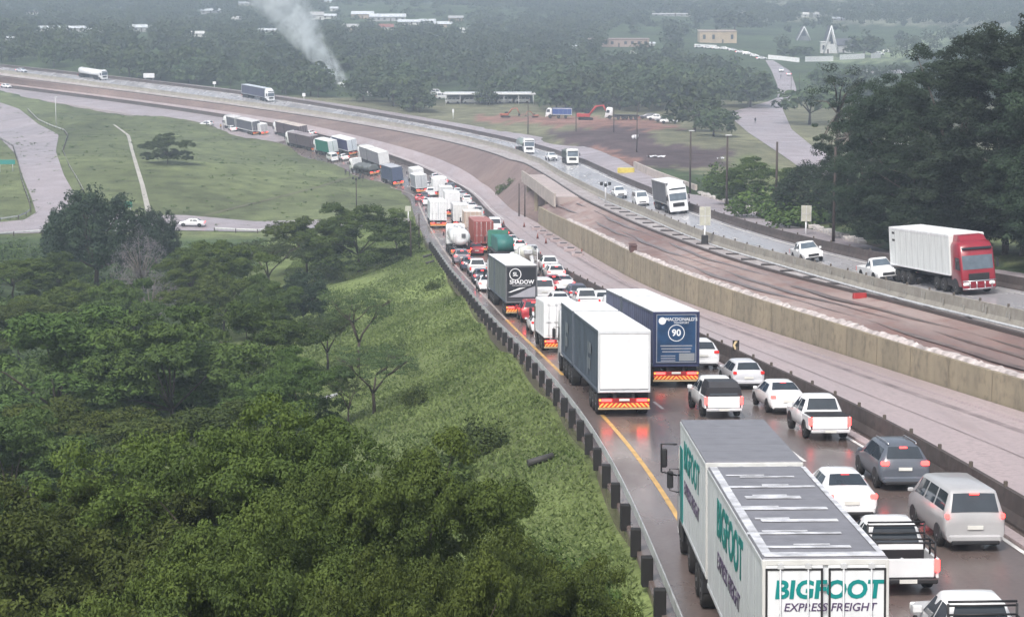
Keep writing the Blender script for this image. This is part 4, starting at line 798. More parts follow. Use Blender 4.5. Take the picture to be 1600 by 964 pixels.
def tank_body(t, y0, y1, zc=2.5, rx=1.2, rz=1.05, rib=True, key='tank', ladder=True):
    q = MB(); n = 20; prof = [(y0, 0.55), (y0 + 0.12, 0.85), (y0 + 0.3, 1.0), (y1 - 0.3, 1.0), (y1 - 0.12, 0.85), (y1, 0.55)]
    q.rings([[(rx * k_ * math.cos(a_ * 2 * math.pi / n), y, zc + rz * k_ * math.sin(a_ * 2 * math.pi / n)) for a_ in range(n)] for y, k_ in prof]); i = t.add('tank', q, M_PAINT, key=key)
    q = MB()
    for y in np.arange(y0 + 1, y1 - 0.5, (y1 - y0 - 1.5) / 4): q.tube([(0, y, zc + rz - 0.02), (0, y, zc + rz + 0.12)], 0.28, 12)
    q.box((0, (y0 + y1) / 2, zc + rz + 0.02), (0.7, (y1 - y0) * 0.8, 0.04)); t.add('manhole', q, M_GALV, i)
    for sg in (-1, 1):
        q = MB(); q.box((sg * (rx - 0.05), (y0 + y1) / 2, zc - rz * 0.55), (0.06, (y1 - y0) * 0.8, 0.25), 0.02); t.add('tank_rail', q, M_GALV, i)
    if ladder:
        q = MB()
        for x in (-0.95, -0.6): q.tube([(x, y0 - 0.03, 1.1), (x, y0 - 0.03, zc + rz)], 0.025, 5)
        for z in np.arange(1.2, zc + rz, 0.3): q.tube([(-0.95, y0 - 0.03, z), (-0.6, y0 - 0.03, z)], 0.018, 5)
        t.add('ladder', q, M_GALV, i)
    return i
def tanker(l=11, brake=True, z=2.45):
    t = T(); i = tank_body(t, 0.2, l, z); chassis(t, 0, l, [1.2, 2.5, 3.8]); rear_bar(t, 0, 2.5, brake); q = MB(); q.box((0.35, 0.1, z + 0.15), (0.5, 0.04, 0.5)); t.add('hazard_plate', q, mat('hazard_plate', (0.12, 0.12, 0.13), 0.5)); truck_cab(t, l + 2.6, H=3.5, deflector=False); t.L = l + 2.6; return t
def mixer():
    t = T(); q = MB(); n = 18
    prof = [(0.6, 0.45, 3.3), (1.2, 0.75, 3.15), (2.4, 1.15, 2.75), (4.0, 1.2, 2.55), (5.4, 0.75, 2.4), (5.7, 0.5, 2.38)]
    q.rings([[(r_ * math.cos(k * 2 * math.pi / n), y, zc + r_ * math.sin(k * 2 * math.pi / n)) for k in range(n)] for y, r_, zc in prof]); i = t.add('drum', q, M_PAINT, key='drum')
    q = MB()
    for k in range(16):
        a_ = k * 0.8; y = 1.2 + k * 0.26; r_ = float(np.interp(y, [p[0] for p in prof], [p[1] for p in prof])) + 0.03; zc = float(np.interp(y, [p[0] for p in prof], [p[2] for p in prof])); q.box((r_ * math.cos(a_), y, zc + r_ * math.sin(a_)), (0.1, 0.3, 0.1), 0.02)
    t.add('drum_blade', q, M_GALV, i)
    q = MB(); q.box((0, 0.35, 3.3), (0.9, 0.7, 0.5), 0.1); q.tube([(0.3, 0.2, 2.9), (0.5, -0.5, 1.7)], [0.22, 0.16], 8); t.add('chute', q, M_GALV)
    q = MB()
    for sg in (-1, 1):
        q.tube([(sg * 0.9, 0.3, 1.1), (sg * 0.9, 0.3, 3.6), (sg * 0.9, 1.2, 3.6), (sg * 0.9, 1.4, 1.1)], 0.04, 6)
    for z in np.arange(1.3, 3.6, 0.3): q.tube([(0.9, 0.3, z), (0.55, 0.3, z)], 0.02, 5)
    t.add('ladder_frame', q, M_WHITE)
    chassis(t, 0, 6.2, [1.3, 2.7], 2.45); rear_bar(t, 0, 2.45); truck_cab(t, 8.3, H=2.9, tandem=False, deflector=False, low=True, depth=1.9); t.L = 8.3; return t
def flat_truck(l=11, load='tarp', brake=True, headboard=True, w=2.5):
    t = T(); q = MB(); q.box((0, l / 2, 1.25), (w, l, 0.16), 0.02); t.add('deck', q, M_CHASSIS)
    if headboard: q = MB(); q.box((0, l - 0.05, 2.3), (w, 0.1, 2.1), 0.02); t.add('headboard', q, M_PANEL, key='head')
    if load == 'tarp':
        q = MB(); rr = random.Random(9); n = 14; k = 12
        q.rings([[((w / 2 - 0.06) * math.copysign(min(1, abs(math.cos(a_)) ** 0.5), math.cos(a_)), 0.2 + (l - 0.6) * i_ / n, 1.35 + (0.9 + 0.3 * math.sin(i_ * 1.3) + rr.uniform(-.1, .1)) * max(0, math.sin(a_)) ** 0.6) for a_ in np.linspace(0, math.pi, k)] for i_ in range(n + 1)], True, True, True); t.add('tarpaulin_load', q, M_PANEL, key='tarp')
    if load == 'rolls':
        for y in np.arange(1.0, l - 1.2, 1.9):
            q = MB(); q.tube([(-0.95, y, 2.15), (0.95, y + 0.1, 2.15)], 0.85, 12); t.add('wrapped_roll', q, M_CURTAIN, key='tarp')
    if load == 'tipper':
        for y0, y1 in ((0.1, l * 0.55), (l * 0.58, l - 0.3)):
            q = MB(); q.rings([[(-1.05, y, 1.35), (-1.22, y, 2.7), (-1.14, y, 2.7), (-0.98, y, 1.45), (0.98, y, 1.45), (1.14, y, 2.7), (1.22, y, 2.7), (1.05, y, 1.35)] for y in (y0, y1)], False, True)
            for y in np.arange(y0, y1 + 0.01, (y1 - y0) / 5):
                for sg in (-1, 1): q.box((sg * 1.2, y, 2.05), (0.1, 0.1, 1.3))
            for y in (y0, y1): q.box((0, y, 2.05), (2.2, 0.08, 1.3))
            i = t.add('tipping_bin', q, M_PANEL, key='tarp')
            q = MB(); q.rings([[(-1.15, y, 2.68), (-0.6, y, 2.85), (0, y, 2.95), (0.6, y, 2.85), (1.15, y, 2.68)] for y in np.linspace(y0, y1, 5)], True, False, False); t.add('bin_cover', q, M_CURTAIN, i, key='cover')
    chassis(t, 0, l, [1.1, 2.4, 3.7], w); rear_bar(t, 0, w, brake); truck_cab(t, l + 2.3, H=3.3, deflector=False); t.L = l + 2.3; return t
# ---------------------------------------------------------------- placing vehicles
WHT = (0.80, 0.81, 0.82)
def lanes(side): return (cA, cB) if side == 'L' else (cC, cD)
def frame_at(p, side, rev=False, yaw=0.0):
    c0, c1 = lanes(side); x0, x1 = cX(c0, p.y), cX(c1, p.y); t_ = (p.x - x0) / (x1 - x0)
    f = lambda y: Vector((cX(c0, y) * (1 - t_) + cX(c1, y) * t_, y, cZ(c0, y) * (1 - t_) + cZ(c1, y) * t_))
    a, b = f(p.y - 3), f(p.y + 3); fw = (b - a).normalized(); rt0 = Vector((x1, p.y, cZ(c1, p.y))) - Vector((x0, p.y, cZ(c0, p.y))); rt0.normalize()
    up = rt0.cross(fw).normalized(); up = up if up.z > 0 else -up
    if rev: fw = -fw
    fw = Matrix.Rotation(R(yaw), 3, up) @ fw; rt = fw.cross(up).normalized(); return fw, rt, up
def place(t, name, px, py, label, cat, group=None, side='L', rev=False, paint=WHT, paints={}, ref='rear', yaw=0.0, half=None, lift=0.0):
    p = P(px, py); fw, rt, up = frame_at(p, side, rev, yaw)
    if half: p = p + fw * (half if ref == 'rear' else -half)
    elif ref == 'front': p = p - fw * t.L
    if half or ref == 'front':                                 # keep the wheels on the road where the grade changes
        h = BG.ray_cast(p + Vector((0, 0, 30)), Vector((0, 0, -1)))[0]
        if h is not None and abs(h.z - p.z) < 3: p = Vector((p.x, p.y, h.z))
    M = Matrix(((rt.x, fw.x, up.x, p.x), (rt.y, fw.y, up.y, p.y), (rt.z, fw.z, up.z, p.z + 0.015 + lift), (0, 0, 0, 1)))
    return spawn(t, name, M, label, cat, group, paint, paints)
GJ = 'vehicles stuck in the traffic jam'; GO = 'vehicles on the opposite carriageway'
def car(kind, px, py, label, paint=WHT, name='car', cat='car', **k):
    hf = {SEDAN: 2.3, HATCH: 2.05, HATCH_OFF: 2.05, SUV: 2.3, SUV_OFF: 2.3, VAN: 2.55, MINIBUS: 2.5}.get(kind, 2.62); k.setdefault('group', GJ)
    return place(kind, name, px, py, label, cat, paint=paint, half=hf, **k)
PKN = dict(name='pickup_truck', cat='pickup truck')
SILV = (0.55, 0.56, 0.58); GREYC = (0.10, 0.115, 0.14); REDC = (0.35, 0.03, 0.04); DKB = (0.05, 0.06, 0.09)
BLKCAN = {'canopy': (0.03, 0.03, 0.035)}
car(PK_RACK2, 1560, 1085, 'white double cab pickup with a black tube rack, nearest vehicle in the bottom right corner', **PKN)
car(PK_RACK, 1417, 932, 'white pickup with black load rack and a sack in its bed beside the freight truck', **PKN)
car(VAN, 1523, 862, 'silver passenger van with a big dark rear window beside the concrete barrier', paint=(0.42, 0.42, 0.425), name='van', cat='van')
car(SEDAN, 1331, 815, 'white sedan half hidden behind the roof of the lettered freight truck')
car(SUV, 1414, 768, 'dark grey suv with silver roof rails and lit brake lamps', paint=GREYC)
car(PK_COVER, 1297, 690, 'white double cab pickup with a black cover over its load bed', **PKN)
car(SEDAN, 1232, 648, 'white sedan with one red lamp showing, between the covered pickup and the canopy pickup', brake=False) if False else car(SEDAN, 1232, 648, 'white sedan between the covered pickup and the silver hatchback')
car(HATCH_OFF, 1170, 609, 'silver grey hatchback close to the barrier behind the blue poster truck', paint=(0.58, 0.59, 0.62))
car(PK_CANOPY, 1131, 655, 'white pickup with a black canopy just ahead of the lettered freight truck', paints=BLKCAN, **PKN)
car(SUV_OFF, 1100, 578, 'white car partly hidden by the right edge of the blue poster truck')
place(lettered_truck(), 'freight_truck', 1288, 1190, 'long white drawbar truck with patchy grey roofs and big teal lettering in the foreground', 'truck', GJ, paints={'side': (0.70, 0.73, 0.74), 'roof': (0.19, 0.19, 0.21), 'door': (0.72, 0.74, 0.75), 'frame': (0.55, 0.57, 0.58), 'rframe': (0.60, 0.60, 0.58), 'cab': WHT}, yaw=-1.0)
CUR = {'side': (0.075, 0.095, 0.125), 'roof': WHT, 'frame': (0.10, 0.12, 0.15), 'rframe': (0.60, 0.62, 0.64), 'door': WHT, 'cab': (0.75, 0.76, 0.78)}
TL = interlink('plain', 'curtain', 6.6, 12.0)
for yy, s_, z in ((5.0, 0.9, 3.1), (4.0, 0.5, 2.3)): pass
q = MB()
for y, z in ((3.6, 3.0), (3.9, 2.2), (15.6, 3.0), (15.9, 2.2)): q.box((-1.29, y, z), (0.012, 1.1, 0.55)); q.box((-1.29, y + 0.9, z - 0.2), (0.012, 0.2, 0.9))
TL.add('faded_lettering', q, mat('faded_curtain_print', (0.16, 0.18, 0.20), 0.6))
place(TL, 'curtain_truck', 975, 651, 'double trailer truck with dark grey curtains, white roof and blank white rear', 'truck', GJ, paints=CUR)
place(blue_truck(), 'curtain_truck', 1056, 606, 'double trailer truck with white roof and a blue rear poster numbered 90', 'truck', GJ, paints={**CUR, 'side': (0.10, 0.115, 0.19), 'rframe': (0.03, 0.04, 0.10), 'rear': (0.02, 0.03, 0.08)})
place(shadow_truck(), 'curtain_truck', 815, 496, 'grey sided double trailer truck with a black rear poster and ringed emblem', 'truck', GJ, paints={**CUR, 'side': (0.14, 0.16, 0.16), 'rframe': (0.16, 0.17, 0.18), 'rear': (0.05, 0.05, 0.06)})
bt = rigid('doors', 'box', 5.2, 2.2, 1.0, 3.25)
place(bt, 'box_truck', 876, 551, 'small white box truck squeezed in left of the dark grey double trailer truck', 'truck', GJ, paints={'side': WHT, 'door': WHT, 'roof': WHT, 'frame': WHT, 'rframe': WHT, 'cab': WHT})
car(HATCH_OFF, 849, 524, 'small white car just ahead of the little white box truck')
car(SUV, 834, 505, 'red suv right behind the truck with the black rear poster', paint=REDC)
car(PK_OPEN, 748, 433, 'white pickup in the left lane two cars behind the white fuel tanker', **PKN)
car(HATCH, 754, 445, 'dark hatchback in the left lane beside the front of the black poster truck', paint=DKB)
car(SEDAN, 763, 457, 'white sedan in the left lane alongside the grey side of the black poster truck')
car(HATCH, 734, 424, 'small dark blue hatchback tight behind the grey suv following the fuel tanker', paint=DKB)
car(SUV, 722, 414, 'grey suv directly behind the white fuel tanker', paint=(0.22, 0.20, 0.23))
place(tanker(10.5), 'fuel_tanker', 720, 402, 'white fuel tanker with red lit rear lamps in the left lane', 'tanker', GJ, paint=WHT)
place(semi('doors', 'box', 12.5), 'box_truck', 685, 357, 'white box truck with double rear doors ahead of the fuel tanker in the left lane', 'truck', GJ, paints={'side': (0.55, 0.58, 0.62), 'roof': WHT, 'door': WHT, 'frame': WHT, 'rframe': WHT, 'cab': WHT})
CT = T(); CT = semi('doors', 'container', 12.2, 2.44, 4.0)
place(CT, 'container_truck', 756, 396, 'truck carrying a rust red shipping container in the middle lane', 'truck', GJ, paints={'side': (0.30, 0.09, 0.07), 'roof': (0.40, 0.15, 0.13), 'door': (0.27, 0.07, 0.06), 'frame': (0.30, 0.08, 0.07), 'rframe': (0.27, 0.07, 0.06), 'cab': (0.6, 0.6, 0.6)})
car(SEDAN, 745, 400, 'red car between the fuel tanker and the rust red container', paint=REDC)
place(rigid('doors', 'box', 7.5, 2.45, 1.1, 3.7), 'box_truck', 739, 372, 'beige box truck just ahead of the rust red container truck', 'truck', GJ, paints={'side': (0.50, 0.38, 0.30), 'roof': (0.80, 0.78, 0.74), 'door': (0.50, 0.40, 0.33), 'frame': (0.5, 0.4, 0.33), 'rframe': (0.45, 0.33, 0.27), 'cab': WHT})
place(flat_truck(11, 'rolls'), 'flatbed_truck', 790, 412, 'flatbed truck loaded with teal tarpaulin wrapped bundles beside the container truck', 'truck', GJ, paints={'tarp': (0.03, 0.17, 0.15), 'head': (0.05, 0.20, 0.14), 'cab': (0.05, 0.22, 0.16)})
place(mixer(), 'concrete_mixer', 826, 446, 'cream concrete mixer truck right of the black poster truck', 'mixer truck', GJ, paints={'drum': (0.62, 0.62, 0.55), 'cab': WHT}, paint=(0.62, 0.62, 0.55))
car(VAN, 851, 470, 'white van behind the cream concrete mixer', name='van', cat='van')
car(PK_OPEN, 862, 428, 'white pickup beside the concrete mixer next to the barrier', **PKN)
car(SUV, 870, 441, 'white suv with its right side against the barrier, behind the pickup next to the mixer')
car(SEDAN, 884, 456, 'white sedan near the barrier just behind the van and mixer')
car(HATCH, 866, 456, 'dark red hatchback squeezed between the white van and white sedan', paint=(0.22, 0.04, 0.06))
car(HATCH_OFF, 876, 486, 'white hatchback ahead of the little white box truck in the middle lane')
car(SUV_OFF, 905, 476, 'dark blue grey suv ahead of the dark double trailer trucks', paint=(0.09, 0.09, 0.13))
car(PK_OPEN, 921, 488, 'white pickup behind the dark blue grey suv in the right lane', **PKN)
car(HATCH_OFF, 944, 484, 'white hatchback against the barrier beside the pickup in front of the blue poster truck')
# queue further ahead
place(rigid('doors', 'box', 6.8, 2.4, 1.05, 3.6), 'box_truck', 720, 356, 'white box truck in the middle lane touching distance ahead of the beige one', 'truck', GJ, paints={'side': WHT, 'roof': WHT, 'door': (0.7, 0.7, 0.68), 'cab': WHT})
place(semi('doors', 'reefer', 11), 'box_truck', 707, 339, 'longest white box trailer in the middle lane, ahead of the beige box truck', 'truck', GJ, paints={'side': WHT, 'roof': WHT, 'door': WHT, 'cab': WHT})
place(rigid('doors', 'box', 7.0, 2.45, 1.1, 3.7), 'box_truck', 697, 323, 'white box truck in the middle lane directly ahead of the longest white box trailer', 'truck', GJ, paints={'side': (0.7, 0.7, 0.7), 'roof': WHT, 'door': (0.6, 0.62, 0.64), 'cab': WHT})
place(rigid('doors', 'box', 6.5, 2.4, 1.1, 3.5), 'box_truck', 687, 307, 'white box truck at the head of the middle lane trucks by the bend', 'truck', GJ, paints={'side': WHT, 'roof': WHT, 'door': WHT, 'cab': WHT})
car(SEDAN, 672, 296, 'white sedan at the bend between the grey sided box truck and the middle lane trucks')
car(HATCH_OFF, 664, 313, 'dark hatchback beside the red one in the left lane', paint=DKB)
car(SUV_OFF, 681, 333, 'grey suv ahead of the white double door box truck in the left lane', paint=(0.3, 0.33, 0.37))
car(SEDAN, 668, 322, 'white sedan in the left lane two places ahead of the white double door truck')
car(HATCH, 656, 316, 'red hatchback near the grass edge in the left lane', paint=REDC)
car(PK_OPEN, 674, 308, 'white pickup close behind the grey sided box truck', **PKN)
place(rigid('doors', 'box', 7.5, 2.5, 1.1, 3.9), 'box_truck', 660, 302, 'grey sided box truck with a bright white roof at the bend', 'truck', GJ, paints={'side': (0.25, 0.27, 0.32), 'roof': WHT, 'door': (0.5, 0.52, 0.55), 'cab': WHT})
place(rigid('doors', 'box', 6.0, 2.4, 1.1, 3.5), 'box_truck', 656, 289, 'white box truck just beyond the grey sided box truck at the bend', 'truck', GJ, paints={'side': WHT, 'roof': WHT, 'door': WHT, 'cab': WHT})
for i, (kd, x, y, c, lb, kw) in enumerate((
    (SEDAN, 683, 283, WHT, 'white sedan against the barrier at the bend, foremost of the right lane cars', {}),
    (PK_CANOPY, 694, 290, WHT, 'white canopy pickup at the bend, second of the right lane cars', PKN),
    (SUV_OFF, 707, 300, GREYC, 'dark suv third in the right lane at the bend', {}),
    (HATCH_OFF, 716, 306, WHT, 'white hatchback fourth in the right lane at the bend', {}),
    (SEDAN, 723, 311, (0.4, 0.42, 0.45), 'grey sedan fifth in the right lane beside the long reefer trailer', {}),
    (SUV_OFF, 730, 319, WHT, 'white suv sixth in the right lane beside the reefer trailer', {}),
    (SEDAN, 738, 330, WHT, 'white sedan seventh in the right lane beside the white box truck', {}),
    (PK_OPEN, 748, 340, SILV, 'silver pickup in the right lane beside the front of the beige box truck', PKN),
    (MINIBUS, 774, 363, WHT, 'white minibus in the right lane beside the rust red container', dict(name='minibus', cat='minibus')),
    (SEDAN, 800, 386, WHT, 'white sedan in the right lane beside the teal tarpaulin bundles', {}),
    (HATCH, 786, 374, (0.25, 0.05, 0.08), 'maroon hatchback in the right lane ahead of the sedan next to the teal bundles', {}),
    (HATCH, 813, 394, WHT, 'white hatchback in the right lane ahead of the cream concrete mixer', {}),
    (PK_OPEN, 833, 408, (0.5, 0.52, 0.55), 'silver pickup in the right lane beside the cream mixer drum', PKN))):
    car(kd, x, y, lb, paint=c, **kw)
# stopped diagonal group at the far bend
place(rigid('panel', 'curtain', 9.5, 2.5, 1.1, 4.1), 'curtain_truck', 623, 290, 'dark navy curtain sided truck with ribbed navy rear doors at the bend', 'truck', GJ, paints={'side': (0.06, 0.075, 0.14), 'roof': (0.45, 0.46, 0.5), 'rear': (0.07, 0.09, 0.16), 'rframe': (0.05, 0.06, 0.1), 'frame': (0.06, 0.07, 0.12), 'cab': (0.1, 0.12, 0.2)}, yaw=4)
place(flat_truck(10.5, 'tarp'), 'flatbed_truck', 586, 274, 'low flatbed truck with grey tarpaulin load stopped near the grass edge', 'truck', GJ, paints={'tarp': (0.12, 0.13, 0.13), 'head': WHT, 'cab': WHT}, yaw=8)
place(interlink('plain', 'curtain', 6.4, 11, z1=4.0, brake=False), 'curtain_truck', 602, 264, 'grey curtain sided double trailer with white rear beyond the low flatbed truck', 'truck', GJ, paints={'side': (0.22, 0.22, 0.25), 'roof': (0.75, 0.74, 0.72), 'cab': WHT, 'frame': (0.2, 0.2, 0.22), 'rframe': WHT})
car(MINIBUS, 524, 253, 'white minibus stopped behind the green sided truck', name='minibus', cat='minibus')
car(SEDAN, 541, 251, 'white car stopped behind the truck with navy side and white rear')
place(semi('doors', 'curtain', 10.5, brake=False), 'curtain_truck', 523, 245, 'green sided truck with white rear doors at the head of the grass edge queue', 'truck', GJ, paints={'side': (0.0, 0.16, 0.11), 'roof': WHT, 'door': (0.62, 0.70, 0.72), 'cab': WHT, 'frame': (0.0, 0.16, 0.11), 'rframe': WHT}, yaw=4)
place(semi('doors', 'curtain', 13.5, brake=False), 'curtain_truck', 553, 243, 'truck with navy sides, white roof and white rear doors', 'truck', GJ, paints={'side': (0.04, 0.04, 0.12), 'roof': WHT, 'door': (0.6, 0.66, 0.72), 'cab': WHT, 'frame': WHT, 'rframe': WHT}, yaw=2)
place(interlink('doors', 'curtain', 6.4, 11, z1=4.0, brake=False), 'curtain_truck', 494, 236, 'dark brown curtain double trailer with white cab beside the grass, left of the green truck', 'truck', GJ, paints={'side': (0.09, 0.065, 0.075), 'roof': (0.30, 0.26, 0.27), 'door': (0.09, 0.06, 0.07), 'cab': WHT, 'frame': (0.1, 0.07, 0.08), 'rframe': (0.1, 0.07, 0.08)}, yaw=4)
place(interlink('doors', 'curtain', 6.4, 12, z1=4.1, brake=False), 'curtain_truck', 476, 220, 'dark maroon double trailer with pale tan roof, beyond the dark brown one', 'truck', GJ, paints={'side': (0.085, 0.06, 0.075), 'roof': (0.55, 0.47, 0.42), 'door': (0.09, 0.06, 0.07), 'cab': WHT, 'frame': (0.1, 0.07, 0.08), 'rframe': (0.1, 0.07, 0.08)}, yaw=2)
place(rigid('doors', 'box', 4.5, 2.2, 1.0, 3.1), 'box_truck', 414, 211, 'short white truck between two maroon trailers at the far bend', 'truck', GJ, paints={'side': WHT, 'door': (0.5, 0.5, 0.52), 'roof': WHT, 'cab': WHT})
place(interlink('doors', 'curtain', 6.4, 11.5, z1=4.0, brake=False), 'curtain_truck', 402, 211, 'grey double trailer truck with white cab at the very front of the queue', 'truck', GJ, paints={'side': (0.10, 0.10, 0.125), 'roof': (0.62, 0.60, 0.60), 'cab': WHT, 'door': (0.1, 0.1, 0.12)}, yaw=1)
car(SEDAN, 366, 206, 'white car stopped on the grass verge beside the grey double trailer truck', group='vehicles at the accident scene', yaw=-15)
car(HATCH_OFF, 332, 197, 'white hatchback standing on the verge ahead of the accident', group='vehicles at the accident scene', yaw=30)
car(SEDAN, 490, 213, 'white car on the new lanes beside the dark maroon trailer')
car(SEDAN, 4, 137, 'white car leaving at the far left end of the road', group=GO, side='R', rev=True)
# opposite carriageway, coming towards the camera
RT = semi('doors', 'reefer', 12.5, 2.6, 4.15, brake=False, bull=True)
q = MB(); q.box((1.305, 0.9, 3.75), (0.02, 0.55, 0.16)); q.box((1.305, 0.9, 3.2), (0.02, 0.55, 0.16)); RT.add('vent', q, M_BLACK)
place(RT, 'container_truck', 1531, 461, 'red cab truck with chrome bull bar pulling a white box trailer', 'truck', GO, 'R', True, paints={'cab': (0.26, 0.010, 0.024), 'side': (0.74, 0.77, 0.76), 'roof': WHT, 'frame': WHT, 'door': WHT}, ref='front')
place(semi('doors', 'curtain', 13.5, brake=False, cabH=3.8), 'curtain_truck', 1062, 335, 'white cab truck with dark grey curtain trailer and white roof coming uphill', 'truck', GO, 'R', True, paints={'cab': WHT, 'side': (0.12, 0.125, 0.14), 'roof': WHT, 'frame': (0.3, 0.3, 0.3)}, ref='front')
car(PK_SINGLE, 1390, 442, 'white single cab pickup just ahead of the red truck', group=GO, side='R', rev=True, ref='front', **PKN)
car(PK_OPEN, 1273, 411, 'white double cab pickup between the pale sign and the median barrier', group=GO, side='R', rev=True, ref='front', **PKN)
car(MINIBUS, 1005, 323, 'white minibus taxi just ahead of the white cab curtain truck', group=GO, side='R', rev=True, ref='front', name='minibus', cat='minibus')
car(PK_OPEN, 971, 311, 'white pickup ahead of the minibus taxi near the camera mast', group=GO, side='R', rev=True, ref='front', **PKN)
place(flat_truck(9, 'tipper', brake=False, headboard=False), 'tipper_truck', 895, 258, 'white cab tipper truck with dark green bins near the dark patch of earth', 'truck', GO, 'R', True, paints={'tarp': (0.05, 0.06, 0.05), 'cover': (0.12, 0.14, 0.11), 'cab': (0.75, 0.76, 0.72)}, ref='front')
car(PK_OPEN, 865, 252, 'white pickup next to the dark green tipper truck', group=GO, side='R', rev=True, ref='front', **PKN)
tk = tanker(9.5, False, 2.2)
place(tk, 'tank_truck', 827, 241, 'truck with grey green tanks and white cab behind the pickup and the tipper', 'tanker', GO, 'R', True, paints={'tank': (0.22, 0.28, 0.25), 'cab': WHT}, ref='front')
place(semi('doors', 'curtain', 15.5, brake=False), 'curtain_truck', 424, 160, 'white cab truck with long dark navy curtain trailer at the far bend', 'truck', GO, 'R', True, paints={'cab': WHT, 'side': (0.055, 0.06, 0.10), 'roof': (0.5, 0.55, 0.6), 'frame': (0.3, 0.33, 0.36)}, ref='front', yaw=-8)
place(tanker(13.5, False, 2.3), 'fuel_tanker', 164, 126, 'long white tanker truck at the far left bend', 'tanker', GO, 'R', True, paint=WHT, ref='front', yaw=-8)
car(SEDAN, 40, 114, 'silver car following the long white tanker at the far left', paint=(0.6, 0.62, 0.68), group=GO, side='R', rev=True, ref='front')
def place_free(t, name, px, py, heading, label, cat, group=None, **k):
    p = P(px, py); h = R(heading); fw = Vector((math.sin(h), math.cos(h), 0)); a = down(p.x - fw.x * 2, p.y - fw.y * 2, True); b = down(p.x + fw.x * 2, p.y + fw.y * 2, True)
    fw = Vector((fw.x * 4, fw.y * 4, b - a)).normalized(); rt = fw.cross(Vector((0, 0, 1))).normalized(); up = rt.cross(fw)
    M = Matrix(((rt.x, fw.x, up.x, p.x), (rt.y, fw.y, up.y, p.y), (rt.z, fw.z, up.z, p.z + 0.12), (0, 0, 0, 1))); return spawn(t, name, M, label, cat, group, **k)
place_free(SEDAN, 'car', 300, 355, 268, 'white sedan on the side road below the grass field', 'car', paint=WHT)
place_free(SUV_OFF, 'car', 1221, 113, 190, 'white car at the top of the cross road', 'car', paint=WHT)
place_free(SEDAN, 'car', 1233, 119, 10, 'silver car beside the white one at the top of the cross road', 'car', paint=SILV)
# ================================================================ VEGETATION
M_ACA = leaf_mat('yellow_green_acacia_leaves', (0.030, 0.052, 0.012), (0.110, 0.150, 0.028), 0.2)
M_UMB = leaf_mat('feathery_acacia_leaves', (0.035, 0.06, 0.025), (0.11, 0.15, 0.06), 0.25)
M_GRN = leaf_mat('mid_green_leaves', (0.022, 0.044, 0.011), (0.10, 0.148, 0.034), 0.15)
M_DRK = leaf_mat('dark_green_leaves', (0.008, 0.018, 0.011), (0.046, 0.070, 0.036), 0.1)
M_BLU = leaf_mat('blue_green_far_leaves', (0.028, 0.050, 0.025), (0.10, 0.135, 0.058))
M_GRY = leaf_mat('grey_purple_twigs', (0.10, 0.09, 0.10), (0.20, 0.19, 0.20), 0.1)
M_BLADE = leaf_mat('grass_blades', (0.075, 0.11, 0.032), (0.20, 0.25, 0.09), 0.35)
def leaf_quads(C, Rr, m, size, seed, aspect=0.5, upb=0.5, shell=0.45, ctint=None):
    """m leaf quads in each ellipsoidal clump (centre C, radii Rr)"""
    g = np.random.default_rng(seed); n = len(C); N = n * m
    d = g.normal(size=(N, 3)); d /= np.linalg.norm(d, axis=1)[:, None]; rad = (shell + (1 - shell) * g.random(N)) ** 0.6
    p = np.repeat(C, m, 0) + d * rad[:, None] * np.repeat(Rr, m, 0)
    nrm = d * 0.85 + g.normal(size=(N, 3)) * 0.38 + np.array([0, 0, upb]); nrm /= np.linalg.norm(nrm, axis=1)[:, None]
    a = np.cross(nrm, g.normal(size=(N, 3))); a /= np.linalg.norm(a, axis=1)[:, None]; b = np.cross(nrm, a)
    s = size * (0.6 + 0.8 * g.random(N))[:, None]; a *= s; b *= s * aspect
    V = np.stack([p - a, p - b * 0.9 - a * 0.1, p + a, p + b], 1).reshape(-1, 3)
    ct = np.repeat(g.random(n) if ctint is None else ctint, m) * 0.68 + g.random(N) * 0.16 + 0.10
    return V, np.arange(N * 4).reshape(-1, 4), np.repeat(ct, 4)
def ell(n, rx, rz, z0, seed, top=0.0, flat=1.0, noise=0.2, inner=0.25):
    """clump centres spread over a crown's upper volume"""
    g = np.random.default_rng(seed); d = g.normal(size=(n * 4, 3)); d /= np.linalg.norm(d, axis=1)[:, None]; d = d[d[:, 2] > top][:n]
    lob = 1 + noise * np.sin(d[:, 0] * 5 + seed) * np.cos(d[:, 1] * 4 + 2 * seed) + noise * 0.6 * np.sin(d[:, 0] * 11 + d[:, 1] * 9 + seed)
    r = lob * (1 - inner * g.random(len(d)) ** 1.5); return np.stack([d[:, 0] * rx * r, d[:, 1] * rx * r, z0 + np.sign(d[:, 2]) * np.abs(d[:, 2]) ** flat * rz * r], 1)
class Tree: pass
